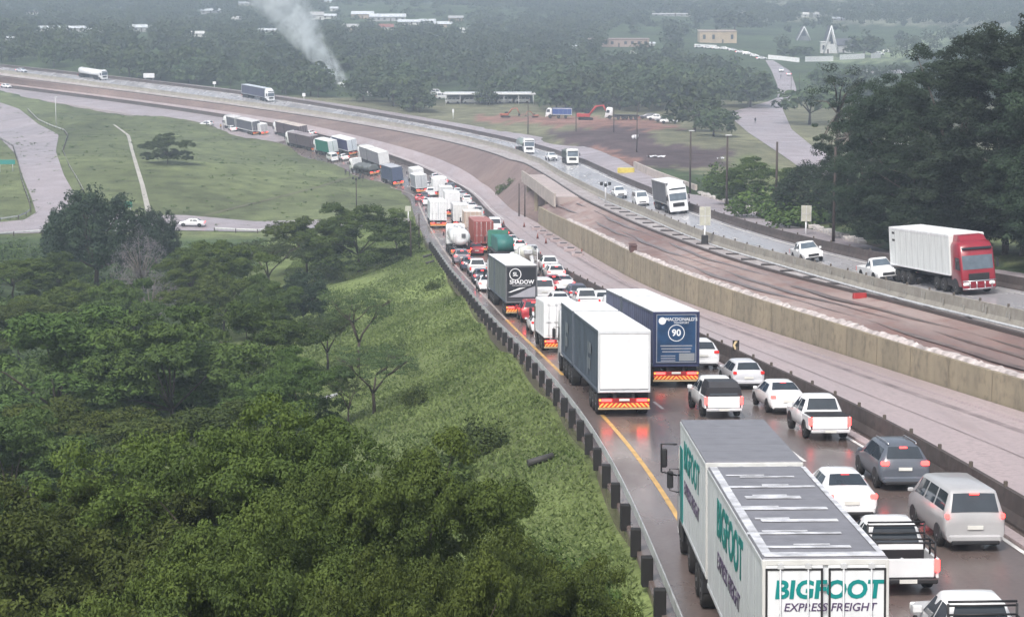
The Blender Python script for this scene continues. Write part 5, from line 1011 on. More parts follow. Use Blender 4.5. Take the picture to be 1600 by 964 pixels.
def tree_kind(crownC, clumpR, m, size, H, R0, leaf, bark, seed, trunk_r=0.25, fork=0.35, nl=12, aspect=0.5, upb=0.5, bare=False, multi=1, ctint=None):
    t = Tree(); V, F, tt = leaf_quads(crownC, clumpR, m, size, seed, aspect, upb, ctint=ctint); t.crown = np_mesh('crown', V, F, tt); t.crown.materials.append(leaf)
    b = MB(); g = random.Random(seed); fz = H * fork
    for k in range(multi):
        x = (k - (multi - 1) / 2) * 0.5; b.tube([(x, 0, -0.6), (x * 1.2, 0.05, fz * 0.5), (x * 1.8 + g.uniform(-.2, .2), g.uniform(-.2, .2), fz)], [trunk_r, trunk_r * 0.8, trunk_r * 0.6], 7)
    for i in range(nl):
        c = crownC[g.randrange(len(crownC))]; k = g.randrange(multi); x = (k - (multi - 1) / 2) * 0.9; mid = (c[0] * 0.45 + x * 0.5, c[1] * 0.45, fz + (c[2] - fz) * 0.55)
        b.tube([(x, 0, fz * 0.9), mid, tuple(c)], [trunk_r * 0.5, trunk_r * 0.3, trunk_r * 0.08], 5)
    t.trunk = b.mesh('trunk'); t.trunk.materials.append(bark); t.H = H; t.R0 = R0; return t
def lobed(nl, ns, rx, rz, z0, seed, lr, cs, cz, top=-0.15, flat=0.8, noise=0.2, inner=0.25, lflat=0.6):
    """a crown of rounded lobes: clumps sit on the upper face of each lobe, gaps stay dark between the lobes"""
    g = np.random.default_rng(seed + 500); L = ell(nl, rx, rz, z0, seed, top=top, flat=flat, noise=noise, inner=inner); n = len(L); sz = lr * (0.65 + 0.7 * g.random(n))
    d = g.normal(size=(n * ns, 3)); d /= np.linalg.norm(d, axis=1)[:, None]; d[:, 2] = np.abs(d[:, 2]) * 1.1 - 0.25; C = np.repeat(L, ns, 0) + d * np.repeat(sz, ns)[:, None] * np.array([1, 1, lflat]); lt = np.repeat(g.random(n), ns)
    return C, mkc(len(C), cs, cz, seed), np.clip(lt * 0.55 + g.random(len(C)) * 0.25 + np.clip(d[:, 2], 0, 1) * 0.2, 0, 1)  # lobe tops tinted lighter: light from above put into the leaf colour
def mkc(n, sx, sz, seed): g = np.random.default_rng(seed + 99); k = (0.6 + 0.8 * g.random(n))[:, None]; return k * np.array([[sx, sx, sz]])
def dome(n, rx, rz, z0, seed, cs, cz, **k): C = ell(n, rx, rz, z0, seed, **k); return C, mkc(len(C), cs, cz, seed)
C_, R_, t_ = lobed(96, 15, 6.2, 3.9, 3.9, 3, 1.1, 0.42, 0.26, noise=0.2, inner=0.3); FG1 = tree_kind(C_, R_, 150, 0.062, 8.2, 6.6, M_ACA, M_BARK, 3, 0.16, 0.3, 18, ctint=t_)
C_, R_, t_ = lobed(90, 15, 6.2, 4.3, 3.5, 8, 1.15, 0.42, 0.26, top=-0.25, noise=0.24, inner=0.3); FG2 = tree_kind(C_, R_, 150, 0.064, 8.2, 6.6, M_ACA, M_BARK, 8, 0.16, 0.3, 18, ctint=t_)
C_, R_, t_ = lobed(66, 13, 4.8, 3.4, 3.1, 12, 0.95, 0.42, 0.26, top=-0.5, noise=0.2); MID1 = tree_kind(C_, R_, 60, 0.10, 6.6, 5.2, M_GRN, M_BARK, 12, 0.14, 0.3, 9, ctint=t_)
C_, R_, t_ = lobed(54, 13, 4.8, 2.9, 3.5, 15, 0.95, 0.42, 0.22, top=-0.4, flat=0.7, noise=0.26); MID2 = tree_kind(C_, R_, 60, 0.10, 6.6, 5.2, M_ACA, M_BARK, 15, 0.14, 0.4, 9, ctint=t_)
C_, R_ = dome(340, 4.6, 4.4, 4.4, 21, 0.8, 0.55, top=-0.5, noise=0.22); DARK1 = tree_kind(C_, R_, 80, 0.14, 8.8, 4.8, M_DRK, M_BARK, 21, 0.3, 0.25, 18)
def umbrella(seed, n=110, leaf=M_UMB):
    g = np.random.default_rng(seed); a = g.random(n) * 6.28; r = np.sqrt(g.random(n)) * 4.4; lay = g.integers(0, 3, n)
    C = np.stack([r * np.cos(a), r * np.sin(a) * 0.8, 6.6 - lay * 0.6 - r * 0.10 * (1 + lay * 0.5) + g.normal(size=n) * 0.12], 1); t = tree_kind(C, mkc(n, 0.7, 0.24, seed), 80, 0.085, 7.0, 4.7, leaf, M_BARK, seed, 0.17, 0.33, 0)
    b = MB(); rr = random.Random(seed); b.tube([(0, 0, -0.6), (0.1, 0, 1.2), (0.05, 0.1, 2.3)], [0.2, 0.15, 0.14], 7)
    for k in range(3):
        an = k * 2.1 + seed; p1 = (1.3 * math.cos(an), 1.3 * math.sin(an), 4.0 + rr.uniform(-.2, .3)); b.tube([(0.05, 0.1, 2.2), (0.45 * math.cos(an), 0.45 * math.sin(an), 3.0), p1], [0.12, 0.10, 0.08], 6)
        for j in range(4):
            a2 = an + rr.uniform(-0.9, 0.9); p2 = (2.6 * math.cos(a2), 2.4 * math.sin(a2), 5.3 + rr.uniform(-.2, .3)); b.tube([p1, ((p1[0] + p2[0]) / 2, (p1[1] + p2[1]) / 2, (p1[2] + p2[2]) / 2 - 0.15), p2], [0.07, 0.05, 0.035], 5)
            for _ in range(3): a3 = a2 + rr.uniform(-.5, .5); b.tube([p2, (3.9 * math.cos(a3), 3.3 * math.sin(a3), 5.9)], [0.03, 0.012], 4)
    t.trunk = b.mesh('trunk'); t.trunk.materials.append(M_BARK); return t
UMB1 = umbrella(31); UMB2 = umbrella(34, 150); UMB3 = umbrella(37, 75)
C_, R_, t_ = lobed(130, 13, 7.2, 10, 10.3, 41, 1.5, 0.7, 0.42, top=-0.85, noise=0.16, inner=0.3); BIG1 = tree_kind(C_, R_, 80, 0.12, 21.5, 8.2, M_DRK, M_BARKP, 41, 0.4, 0.25, 16, ctint=t_)
C_, R_, t_ = lobed(115, 13, 6.8, 9.6, 10.3, 44, 1.6, 0.72, 0.40, top=-0.85, noise=0.24, inner=0.35); BIG2 = tree_kind(C_, R_, 85, 0.12, 21.5, 7.8, M_DRK, M_BARKP, 44, 0.4, 0.3, 16, ctint=t_)
g_ = np.random.default_rng(5); C_ = np.array([(g_.normal() * 2.6 * (0.5 + z / 24), g_.normal() * 2.6 * (0.5 + z / 24), z) for z in np.r_[g_.uniform(7, 22, 42)]]); EUC = tree_kind(C_, mkc(42, 1.15, 0.6, 5), 150, 0.15, 23, 5.5, M_DRK, M_BARKP, 47, 0.32, 0.75, 34)
C_, R_ = dome(70, 1.3, 1.1, 0.5, 51, 0.4, 0.3, top=-0.2, noise=0.25); SHRUB = tree_kind(C_, R_, 26, 0.11, 1.7, 1.4, M_GRN, M_BARK, 51, 0.05, 0.3, 8)
C_, R_ = dome(150, 3.4, 3.4, 2.6, 55, 0.6, 0.5, top=-0.5, noise=0.25); BARE = tree_kind(C_, R_, 26, 0.16, 6, 3.6, M_GRY, M_BARKP, 55, 0.2, 0.3, 26, aspect=0.12)
C_, R_ = dome(52, 4.2, 3.6, 3.8, 61, 1.25, 0.85, top=-0.5, noise=0.25); FAR1 = tree_kind(C_, R_, 12, 0.62, 7.8, 4.6, M_BLU, M_BARK, 61, 0.25, 0.3, 6)
C_, R_ = dome(46, 4.6, 2.6, 4.2, 64, 1.4, 0.7, top=-0.3, noise=0.3); FAR2 = tree_kind(C_, R_, 12, 0.62, 7.4, 5.0, M_BLU, M_BARK, 64, 0.25, 0.35, 6)
def tree(kd, px, ytop, ybase, wpx, name, label, group=None, base=None, cat='tree', road=False):
    p = base if base is not None else P(px, ybase, road)
    s = S(p); H = (ybase - ytop) / s if base is None else ytop; Wm = wpx / s if base is None else wpx
    r = bpy.data.objects.new(name, None); COL.objects.link(r); r.location = (p[0], p[1], p[2]); k = Wm / 2 / kd.R0; r.scale = (k, k, H / kd.H); r.rotation_euler[2] = random.uniform(0, 6.28); tag(r, label, cat, group)
    for nm, me in (('crown', kd.crown), ('trunk', kd.trunk)): o = bpy.data.objects.new(nm, me); COL.objects.link(o); o.parent = r
    return r
GV = 'trees filling the valley left of the road'; GF = 'big canopy trees in the foreground'
for kd, px, yt, yb, w_, lb in (
    (FG1, 415, 662, 1150, 600, 'large yellow green acacia canopy in the foreground with the highest top'),
    (FG2, 130, 762, 1260, 700, 'broad acacia canopy filling the bottom left corner'),
    (FG2, 625, 735, 1230, 500, 'acacia canopy in the foreground just right of the highest one'),
    (FG1, 790, 855, 1290, 420, 'lower acacia canopy sloping down towards the guardrail'),
    (FG1, 420, 830, 1420, 600, 'acacia canopy along the bottom edge of the picture centre left'),
    (FG2, 660, 880, 1450, 430, 'acacia canopy along the bottom edge below the lower grass slope')):
    tree(kd, px, yt, yb, w_, 'acacia_tree', lb, GF)
for kd, px, yt, yb, w_, lb in (
    (MID1, 90, 500, 690, 420, 'wide green tree at the left edge above the foreground canopy'),
    (MID1, 270, 505, 690, 330, 'wide green tree right of the one at the left edge'),
    (MID1, 390, 480, 620, 200, 'green tree at the right end of the wide green crowns'),
    (MID2, 120, 640, 800, 330, 'blue green crown just behind the foreground canopy on the left'),
    (MID1, 330, 645, 800, 300, 'blue green crown just behind the highest foreground canopy'),
    (MID1, 20, 660, 840, 300, 'green crown at the left edge just behind the bottom left canopy'),
    (DARK1, 152, 303, 455, 150, 'tall dark green tree rising in front of the pale ramp road'),
    (DARK1, 118, 318, 440, 90, 'left shoulder tree beside the tall dark green tree'),
    (DARK1, 245, 332, 425, 72, 'dark bushy tree right of the tall dark tree below the footpath'),
    (BARE, 222, 365, 470, 85, 'grey leafless tree below the tall dark green tree'),
    (BARE, 236, 425, 520, 100, 'second grey leafless tree lower down between yellow green crowns'),
    (MID2, 130, 440, 540, 170, 'yellow topped acacia with a dark shaded hollow under it'),
    (MID2, 30, 470, 570, 170, 'green crown at the left edge below the side road'),
    (MID2, 345, 380, 470, 150, 'flat yellow green acacia below the white sedan on the side road'),
    (MID2, 350, 432, 530, 170, 'yellow green acacia in the middle of the valley'),
    (DARK1, 475, 428, 510, 75, 'small dark round tree at the foot of the grass slope'),
    (MID1, 560, 328, 425, 190, 'broad dense acacia in front of the grass field near the guardrail end'),
    (MID2, 480, 343, 430, 150, 'flat topped acacia left of the one near the guardrail end'),
    (UMB1, 420, 372, 460, 130, 'flat acacia with several layers in mid valley'),
    (UMB1, 620, 350, 400, 70, 'small flat acacia beside the end of the guardrail'),
    (UMB1, 585, 540, 648, 170, 'lone umbrella acacia with a forked trunk on the grass slope'),
    (UMB3, 560, 448, 575, 150, 'thin umbrella acacia with bare branches halfway down the slope'),
    (UMB2, 512, 488, 580, 110, 'umbrella acacia leaning left of the thin one on the slope'),
    (UMB3, 545, 585, 665, 80, 'small umbrella acacia below the lone forked one'),
    (MID1, 470, 560, 690, 150, 'green crown left of the lone forked acacia'),
    (MID1, 420, 600, 720, 160, 'green crown between the valley and the foreground canopy'),
    (MID1, 262, 214, 257, 74, 'wide low domed tree standing alone in the green field'),
    (MID2, 20, 405, 470, 150, 'low green crown under the side road at the left edge'),
    (MID1, 90, 400, 470, 90, 'low green crown between the left edge and the tall dark tree'),
    (MID2, 300, 400, 480, 120, 'low green acacia right of the grey leafless tree'),
    (MID1, 420, 440, 530, 110, 'green crown above the small clearing in the valley'),
    (MID1, 200, 450, 560, 150, 'green crown behind the wide green trees')):
    tree(kd, px, yt, yb, w_, 'acacia_tree' if kd in (UMB1, UMB2, UMB3, MID2) else 'leafless_tree' if kd is BARE else 'broadleaf_tree', lb, GV)
for px, yt, yb, w_, lb in ((650, 604, 636, 38, 'round dark shrub right of the lone forked acacia'), (752, 658, 706, 80, 'largest dark shrub on the lower grass slope'), (676, 440, 452, 22, 'small shrub high on the grass slope'), (690, 700, 770, 110, 'shrub at the top edge of the foreground canopy'), (905, 885, 960, 110, 'leafy shrub beside the foreground canopy near the guardrail'), (840, 850, 915, 100, 'leafy shrub left of the lower guardrail posts'), (1185, 300, 340, 90, 'green shrub behind the outer shoulder road near the tall pole'), (1130, 262, 298, 70, 'green shrub left of the shrub near the tall pole'), (1250, 310, 352, 100, 'green shrub behind the pale sign beside the outer road'), (798, 283, 306, 40, 'small shrub in the hollow beside the bridge slab')):
    tree(SHRUB, px, yt, yb, w_, 'shrub', lb, 'shrubs on the slopes', cat='shrub')
GRT = 'big dark trees on the right hillside'
for kd, px, yt, yb, w_, lb in (
    (BIG1, 1600, 22, 400, 330, 'tallest dark tree at the right edge above the red truck'),
    (BIG2, 1490, 62, 395, 260, 'dark tree directly behind the white box trailer of the red truck'),
    (BIG1, 1400, 125, 388, 220, 'dark tree behind the two white oncoming pickups'),
    (BIG2, 1450, 200, 392, 200, 'lower dark crown in front of the big trees behind the red truck'),
    (BIG1, 1570, 180, 398, 240, 'lower dark crown in front of the tallest tree at the right edge'),
    (BIG2, 1350, 190, 372, 150, 'dark tree right of the thin gum tree trunks'),
    (EUC, 1305, 98, 345, 110, 'thin gum tree with a tall bare trunk left of the dark trees'),
    (EUC, 1322, 150, 350, 90, 'shorter thin gum tree beside the tallest gum trunk'),
    (DARK1, 1270, 260, 345, 120, 'bushy dark tree under the thin gum trees'),
    (DARK1, 1352, 290, 372, 120, 'bushy dark tree by the outer road left of the red truck'),
    (DARK1, 1400, 320, 392, 120, 'low bushy tree right behind the oncoming single cab pickup'),
    (MID1, 1180, 255, 322, 120, 'green bushy tree between the two tall dark poles'),
    (DARK1, 1572, 285, 392, 150, 'low dense dark crown behind the red cab'), (DARK1, 1640, 300, 405, 150, 'low dense dark crown at the right edge beside the grass bank'), (DARK1, 1500, 290, 390, 150, 'low dense dark crown above the white box trailer'),
    (BIG1, 1690, 40, 420, 300, 'dark tree partly cut off by the right edge')):
    tree(kd, px, yt, yb, w_, 'gum_tree' if kd is EUC else 'broadleaf_tree', lb, GRT)
for kd, px, yt, yb, w_, lb in ((FAR1, 1085, 140, 206, 90, 'dark bushy tree left of the cross road'), (FAR1, 1115, 165, 214, 70, 'dark bushy tree in front of the one left of the cross road'), (FAR1, 1172, 118, 168, 90, 'dark tree where the cross road narrows'), (FAR2, 1265, 138, 195, 110, 'grey green tree right of the cross road'), (FAR1, 1240, 70, 92, 60, 'tree beside the tall pointed house'), (FAR1, 1350, 52, 90, 60, 'dark tree right of the largest pointed house'), (FAR1, 1148, 14, 52, 70, 'tree rising behind the tan hall')):
    tree(kd, px, yt, yb, w_, 'broadleaf_tree', lb, 'trees around the cross road')
WW, TN, GYW, RD, SLV, BRN = (0.62, 0.62, 0.6), (0.42, 0.34, 0.26), (0.4, 0.4, 0.4), (0.25, 0.1, 0.08), (0.62, 0.65, 0.68), (0.2, 0.15, 0.13)
HS = ((75, 50, 40, 9, WW, SLV, 'long low white house below the top left hillside, leftmost of the bright roofs'), (112, 50, 36, 9, GYW, SLV, 'long silver roofed house right of the leftmost bright roof'), (146, 51, 28, 8, WW, SLV, 'third silver roofed house in the top left row'), (218, 50, 36, 11, GYW, SLV, 'house with a pale pitched roof in the middle of the top left hillside'), (308, 59, 32, 10, WW, WW, 'brightest white roofed house alone among trees above the navy trailer'), (50, 24, 20, 7, WW, BRN, 'tiny house at the very top left'), (14, 64, 14, 7, WW, SLV, 'tiny pale house at the left edge above the highway'), (330, 22, 34, 8, GYW, SLV, 'pale roof near the top left of the smoke'), (372, 38, 18, 12, WW, GYW, 'two storey pale house left of the smoke'), (385, 10, 26, 7, WW, SLV, 'pale house at the top edge left of the smoke'), (420, 52, 40, 7, WW, SLV, 'low pale roof seen behind the smoke'), (495, 32, 20, 13, WW, GYW, 'bright white house right of the smoke'), (514, 30, 22, 8, WW, SLV, 'white roofed house beside the bright one right of the smoke'), (522, 18, 12, 7, WW, SLV, 'small white house above the others right of the smoke'), (508, 5, 18, 5, WW, SLV, 'white roof at the top edge right of the smoke'), (566, 30, 34, 12, TN, SLV, 'left part of the long grey roofed school like block'), (605, 34, 56, 12, GYW, SLV, 'long grey roofed building at the top centre left'), (640, 40, 36, 9, WW, SLV, 'pale building in front of the long grey roofed one'), (548, 50, 24, 12, TN, GYW, 'tan house below the long grey roofed building'), (603, 50, 22, 12, WW, RD, 'pale house with a reddish roof below the long grey building'), (668, 38, 24, 8, WW, SLV, 'white house right of the long grey building'), (692, 44, 28, 10, TN, SLV, 'pinkish house cluster end at the top centre'), (712, 34, 22, 9, TN, GYW, 'pinkish house behind the cluster end at the top centre'), (726, 52, 14, 8, WW, WW, 'tiny white house right of the cluster at the top centre'), (1258, 28, 11, 8, WW, WW, 'small bright white house high above the pointed houses, left one'), (1278, 28, 13, 8, WW, WW, 'small bright white house high above the pointed houses, right one'), (1309, 33, 20, 6, GYW, SLV, 'low pale house right of the two bright white ones'), (1349, 38, 7, 6, WW, WW, 'tiny white hut up the misty slope'), (1160, 25, 14, 5, WW, WW, 'tiny white roof in the trees above the tan hall'), (900, 76, 13, 5, WW, SLV, 'tiny pale roof in the wood left of the long brown building'), (992, 89, 11, 9, WW, WW, 'small white hut below the long brown building'), (1050, 26, 60, 5, GYW, GYW, 'faint long low building in the mist near the top'), (1012, 72, 22, 6, WW, SLV, 'white roof at the right end of the long brown building'), (545, 137, 30, 8, (0.55, 0.58, 0.55), (0.5, 0.52, 0.5), 'pale low building beside the foot of the smoke'), (585, 150, 20, 7, WW, WW, 'small white hut in front of the wood right of the smoke'), (1412, 76, 8, 5, WW, WW, 'tiny white hut on the misty slope right of the pointed houses'))
# wooded hills: the nearest rows as trees of their own, the rest as one mass
g = np.random.default_rng(77); cand = []
yy = 560.0; n_try = 0
def blocked(px, py):
    for x0, y0, x1, y1 in ((1195, 88, 1275, 165), (1080, 48, 1215, 108), (940, 58, 1045, 96), (1225, 60, 1400, 128)):
        if x0 < px < x1 and y0 < py < y1: return True
    for x0, y0, x1, y1 in ((1140, 88, 1300, 165), (1120, 160, 1340, 275), (640, 176, 1060, 400), (655, 136, 860, 178), (940, 45, 1045, 76), (1060, 40, 1210, 100), (1195, 40, 1400, 150), (1400, 40, 1600, 96), (680, 20, 735, 50), (485, 8, 680, 52), (1340, 96, 1560, 130), (535, 112, 565, 140), (1000, -40, 1120, 10)):
        if x0 < px < x1 and y0 < py < y1: return g.random() < 0.93
    for x0, y0, w_, h_ in [h_[:4] for h_ in HS]:
        if abs(px - x0) < w_ / 2 + 4 and y0 - 2 < py < y0 + 15: return True
    return False
X_ = g.uniform(-560, 620, 30000); Y_ = 570 + 1500 * g.random(30000) ** 1.15
keep = (np.abs(X_) < 0.34 * Y_ + 30) & (X_ > np.interp(Y_, YS, cE[:, 0]) + 9); X_, Y_ = X_[keep], Y_[keep]; Z_ = tz(X_, Y_); pxx, pyy, zc = proj(np.stack([X_, Y_, Z_], 1))
cell = {}; sel = []
for i in range(len(X_)):
    k = (int(X_[i] / 8.5), int(Y_[i] / 11)); 
    if k in cell or pyy[i] > 177 or pyy[i] < -90 or blocked(pxx[i], pyy[i]): continue
    cell[k] = 1; sel.append(i)
sel.sort(key=lambda i: Y_[i] + (0 if pxx[i] < 1330 and pxx[i] > -30 else 5000)); print('wood trees', len(sel))
NI = 170
WB_ = ((180, 'behind the long white tanker truck'), (345, 'between the white sign board and the far navy trailer'), (480, 'behind the far navy trailer truck'), (640, 'just right of the foot of the smoke'), (880, 'around and behind the long open shed'), (1130, 'behind the excavators of the yard'), (3000, 'beyond the cross road on the right'))
def wl_(x): l_ = next(b_ for a_, b_ in WB_ if x < a_); return 'blue green woodland tree ' + l_, 'front row trees of the wood ' + l_
for n, i in enumerate(sel[:NI]):
    h = float(g.uniform(6, 11)); tree(FAR1 if g.random() < 0.6 else FAR2, 0, h, 0, h * float(g.uniform(1.0, 1.5)), 'woodland_tree', *wl_(pxx[i]), base=(float(X_[i]), float(Y_[i]), float(Z_[i]) - 0.3))
rest = sel[NI:]; CC = []; RR = []
for i in rest:
    h = g.uniform(4.5, 10); r = h * g.uniform(0.5, 0.72); k = 9; a = g.random(k) * 6.28; q = np.sqrt(g.random(k)) * r * 0.8
    CC.append(np.stack([X_[i] + q * np.cos(a), Y_[i] + q * np.sin(a), Z_[i] + h * (0.35 + 0.5 * g.random(k)) - q * 0.15], 1)); RR.append(np.tile([[r * 0.42, r * 0.42, h * 0.17]], (k, 1)))
CC = np.concatenate(CC); RR = np.concatenate(RR); V, F, tt = leaf_quads(CC, RR, 14, 0.75, 5, 0.6, 0.6); tt = np.clip(tt * 0.5 + np.repeat(np.random.default_rng(3).random(len(rest)) ** 1.3, 9 * 14 * 4) * 0.6 - 0.05, 0, 1)
tag(link_mesh('wood', np_mesh('wood', V, F, tt), M_BLU), kind='stuff')
# undergrowth and grass on the left slope and valley
def scatter(n, y0, y1, d0, d1, seed, pw=1.0):
    g = np.random.default_rng(seed); y = y0 * (y1 / y0) ** (g.random(n) ** pw); a = np.interp(y, YS, cA[:, 0]); x = a - d0 - (d1 - d0) * g.random(n); z = tz(x, y); return x, y, z, g
x, y, z, g = scatter(2600, 62, 322, 25, 115, 4); m_ = np.abs(x) < 0.36 * y + 12; x, y, z = x[m_], y[m_], z[m_]; k = 5; rr = g.uniform(0.8, 2.4, len(x))
C_ = np.repeat(np.stack([x, y, z], 1), k, 0) + g.normal(size=(len(x) * k, 3)) * np.repeat(rr, k)[:, None] * np.array([0.6, 0.6, 0.1]) + np.array([0, 0, 1]) * (np.repeat(rr, k) * 0.45)[:, None]
V, F, tt = leaf_quads(C_, np.repeat(rr, k)[:, None] * np.array([[0.6, 0.6, 0.4]]), 26, 0.2, 9, 0.5, 0.6); tag(link_mesh('undergrowth', np_mesh('undergrowth', V, F, tt), M_GRN), kind='stuff')
g = np.random.default_rng(21); y = g.uniform(340, 610, 900); x = np.interp(y, YS, cA[:, 0]) - 6 - g.random(900) ** 1.2 * 120; z = tz(x, y)
V, F, tt = leaf_quads(np.stack([x, y, z + 0.1], 1), (0.25 + 0.6 * g.random(900))[:, None] * np.array([[1.3, 1.3, 0.35]]), 16, 0.16, 19, 0.5, 0.6); tag(link_mesh('field_weeds', np_mesh('field_weeds', V, F, tt), M_GRN), kind='stuff')
x, y, z, g = scatter(150000, 44, 330, 0.7, 20, 14, 1.25); z = z - 0.02; N = len(x); h = g.uniform(0.05, 0.17, N) * (1 + y / 500); an = g.random(N) * 6.28; wv = 0.045 + y / 2600
lean = g.normal(size=(N, 2)) * 0.10; b0 = np.stack([x - np.cos(an) * wv, y - np.sin(an) * wv, z], 1); b1 = np.stack([x + np.cos(an) * wv, y + np.sin(an) * wv, z], 1); t0 = np.stack([x + lean[:, 0], y + lean[:, 1], z + h], 1)
patch = 0.5 + 0.35 * np.sin(x * 0.9 + np.sin(y * 0.3)) * np.sin(y * 0.35 + x * 0.2)
tag(link_mesh('grass', np_mesh('grass', np.stack([b0, b1, t0], 1).reshape(-1, 3), np.arange(N * 3).reshape(-1, 3), np.repeat(np.clip(patch + g.normal(size=N) * 0.22, 0, 1), 3)), M_BLADE), kind='stuff')
# ================================================================ STREET FURNITURE
def root(name, p, label, cat, group=None, rz=0.0, m=None):
    r = bpy.data.objects.new(name, None); COL.objects.link(r); r.empty_display_size = 0.5
    if m is not None: r.matrix_world = m
    else: r.location = p; r.rotation_euler[2] = rz
    return tag(r, label, cat, group)
def part(name, b, m, par, loc=(0, 0, 0)): o = b.build(name, m, par); o.location = loc; return o
# guardrail
gr = root('guardrail', (0, 0, 0), 'long steel guardrail on black block posts along the left road edge', 'guardrail')
def railmesh(line, zz, y0, y1, side):
    sel = (YS >= y0) & (YS <= y1); L = line[sel]; pr = [(0, -0.16), (0.05, -0.1), (0.0, -0.03), (0.0, 0.03), (0.05, 0.1), (0, 0.16), (-0.02, 0.16), (-0.02, -0.16)]
    T_ = np.gradient(L[:, :2], axis=0); T_ /= np.linalg.norm(T_, axis=1)[:, None]; b = MB(); b.rings([[(p[0] + t_[1] * dx * side, p[1] - t_[0] * dx * side, p[2] + zz + dz) for dx, dz in pr] for p, t_ in zip(L, T_)], False); return b
gl = off(cA, -0.25); part('rail', railmesh(gl, 0.66, 24, 256, 1), M_GALV, gr)
yq = 30.0; n = 0; pb = MB(); pb.box((0, 0, 0.05), (0.33, 0.33, 0.9), 0.02); pm = pb.mesh('post'); pm.materials.append(M_POST)
while yq < 256 and n < 100:
    o = bpy.data.objects.new('post', pm); COL.objects.link(o); o.parent = gr; o.location = (cX(gl, yq) - 0.24, yq, cZ(gl, yq) + 0.18); o.rotation_euler[2] = random.uniform(-.1, .1); yq += 4.2; n += 1
def side_rail(name, pts, label, h=0.62, grp='guardrails along the side roads', step=4.0):
    W_ = [P(a, b, False) for a, b in pts]; d = [0]
    for i in range(1, len(W_)): d.append(d[-1] + (W_[i] - W_[i - 1]).length)
    r = root(name, (0, 0, 0), label, 'guardrail', grp); f = lambda t_: tuple(np.interp(t_, d, [w_[k] for w_ in W_]) for k in range(3)); b = MB(); n = int(d[-1] / step); tv = np.linspace(0, d[-1], n + 1)
    b.rings([[(x, y, zz) for x, y, zz in ((p[0], p[1], p[2] + h - 0.15), (p[0], p[1] - 0.05, p[2] + h), (p[0], p[1], p[2] + h + 0.15), (p[0] + 0.0, p[1] + 0.05, p[2] + h))] for p in map(f, tv)], False); part('rail', b, M_GALV, r)
    for t_ in tv[:95]: q = MB(); q.box((0, 0, 0.3), (0.16, 0.16, 0.9)); part('post', q, M_WOOD, r, f(t_))
side_rail('guardrail', [(43, 173), (60, 190), (82, 200), (100, 206), (106, 214), (98, 238), (108, 262), (122, 285), (131, 302)], 'thin guardrail curving along the right side of the pale ramp road')
side_rail('guardrail', [(0, 218), (20, 230), (27, 252), (34, 285), (46, 318), (48, 332), (36, 342), (0, 347)], 'guardrail along the left side of the pale ramp road')
side_rail('guardrail', [(-20, 372), (0, 370), (60, 366), (112, 364)], 'guardrail below the side road left of the tall dark tree')
side_rail('guardrail', [(335, 362), (400, 365), (440, 362)], 'guardrail below the side road right of the white sedan')
side_rail('guardrail', [(1088, 306), (1131, 318), (1187, 334), (1244, 351), (1300, 368)], 'pale kerb rail with rubble on the far edge of the outer road') if False else None
# pale rubble kerb on the outer road edge
b = MB(); rr = random.Random(12)
for y in np.arange(190, 300, 0.9): b.box((cX(cE, y) + 0.6 + rr.uniform(-.3, .3), y, cZ(cE, y) + 0.15), (rr.uniform(.4, 1.0), rr.uniform(.5, 1.1), rr.uniform(.3, .7)), 0.06)
tag(b.build('rubble_edge', mat('pale_rubble', (0.50, 0.47, 0.45), 0.8, var=0.4)), kind='stuff')
strip_prism('bridge_parapet', off(cE, 0.5), [(-0.2, -0.3), (0.2, -0.3), (0.2, 1.3), (-0.2, 1.3)], mat('pale_parapet', (0.5, 0.44, 0.40), 0.7, var=0.25, scale=0.4), 300, 378); tag(bpy.data.objects['bridge_parapet'], 'pale concrete parapet wall behind the white cab curtain truck', 'wall')
# bridge slab beside the opposite carriageway
br = root('bridge_slab', (0, 0, 0), 'pale precast bridge slab spanning the hollow at the end of the retaining wall', 'bridge')
o = strip_prism('deck', cK, [(-3.9, -1.2), (-0.2, -1.2), (-0.2, 0.1), (-3.9, 0.1)], mat('pink_new_concrete', (0.44, 0.37, 0.35), 0.7, var=0.2, scale=0.4), 297, 362, br)
strip_prism('edge_beam', cK, [(-4.2, -1.35), (-3.9, -1.35), (-3.9, 0.75), (-4.2, 0.75)], mat('pale_edge_beam', (0.44, 0.39, 0.35), 0.7, var=0.25, scale=0.5), 295, 364, br)
for y in (318, 340, 358): q = MB(); q.box((cX(cK, y) - 3.4, y, cZ(cK, y) - 3.4), (0.6, 1.2, 4.6), 0.05); part('pier', q, M_WALL, br)
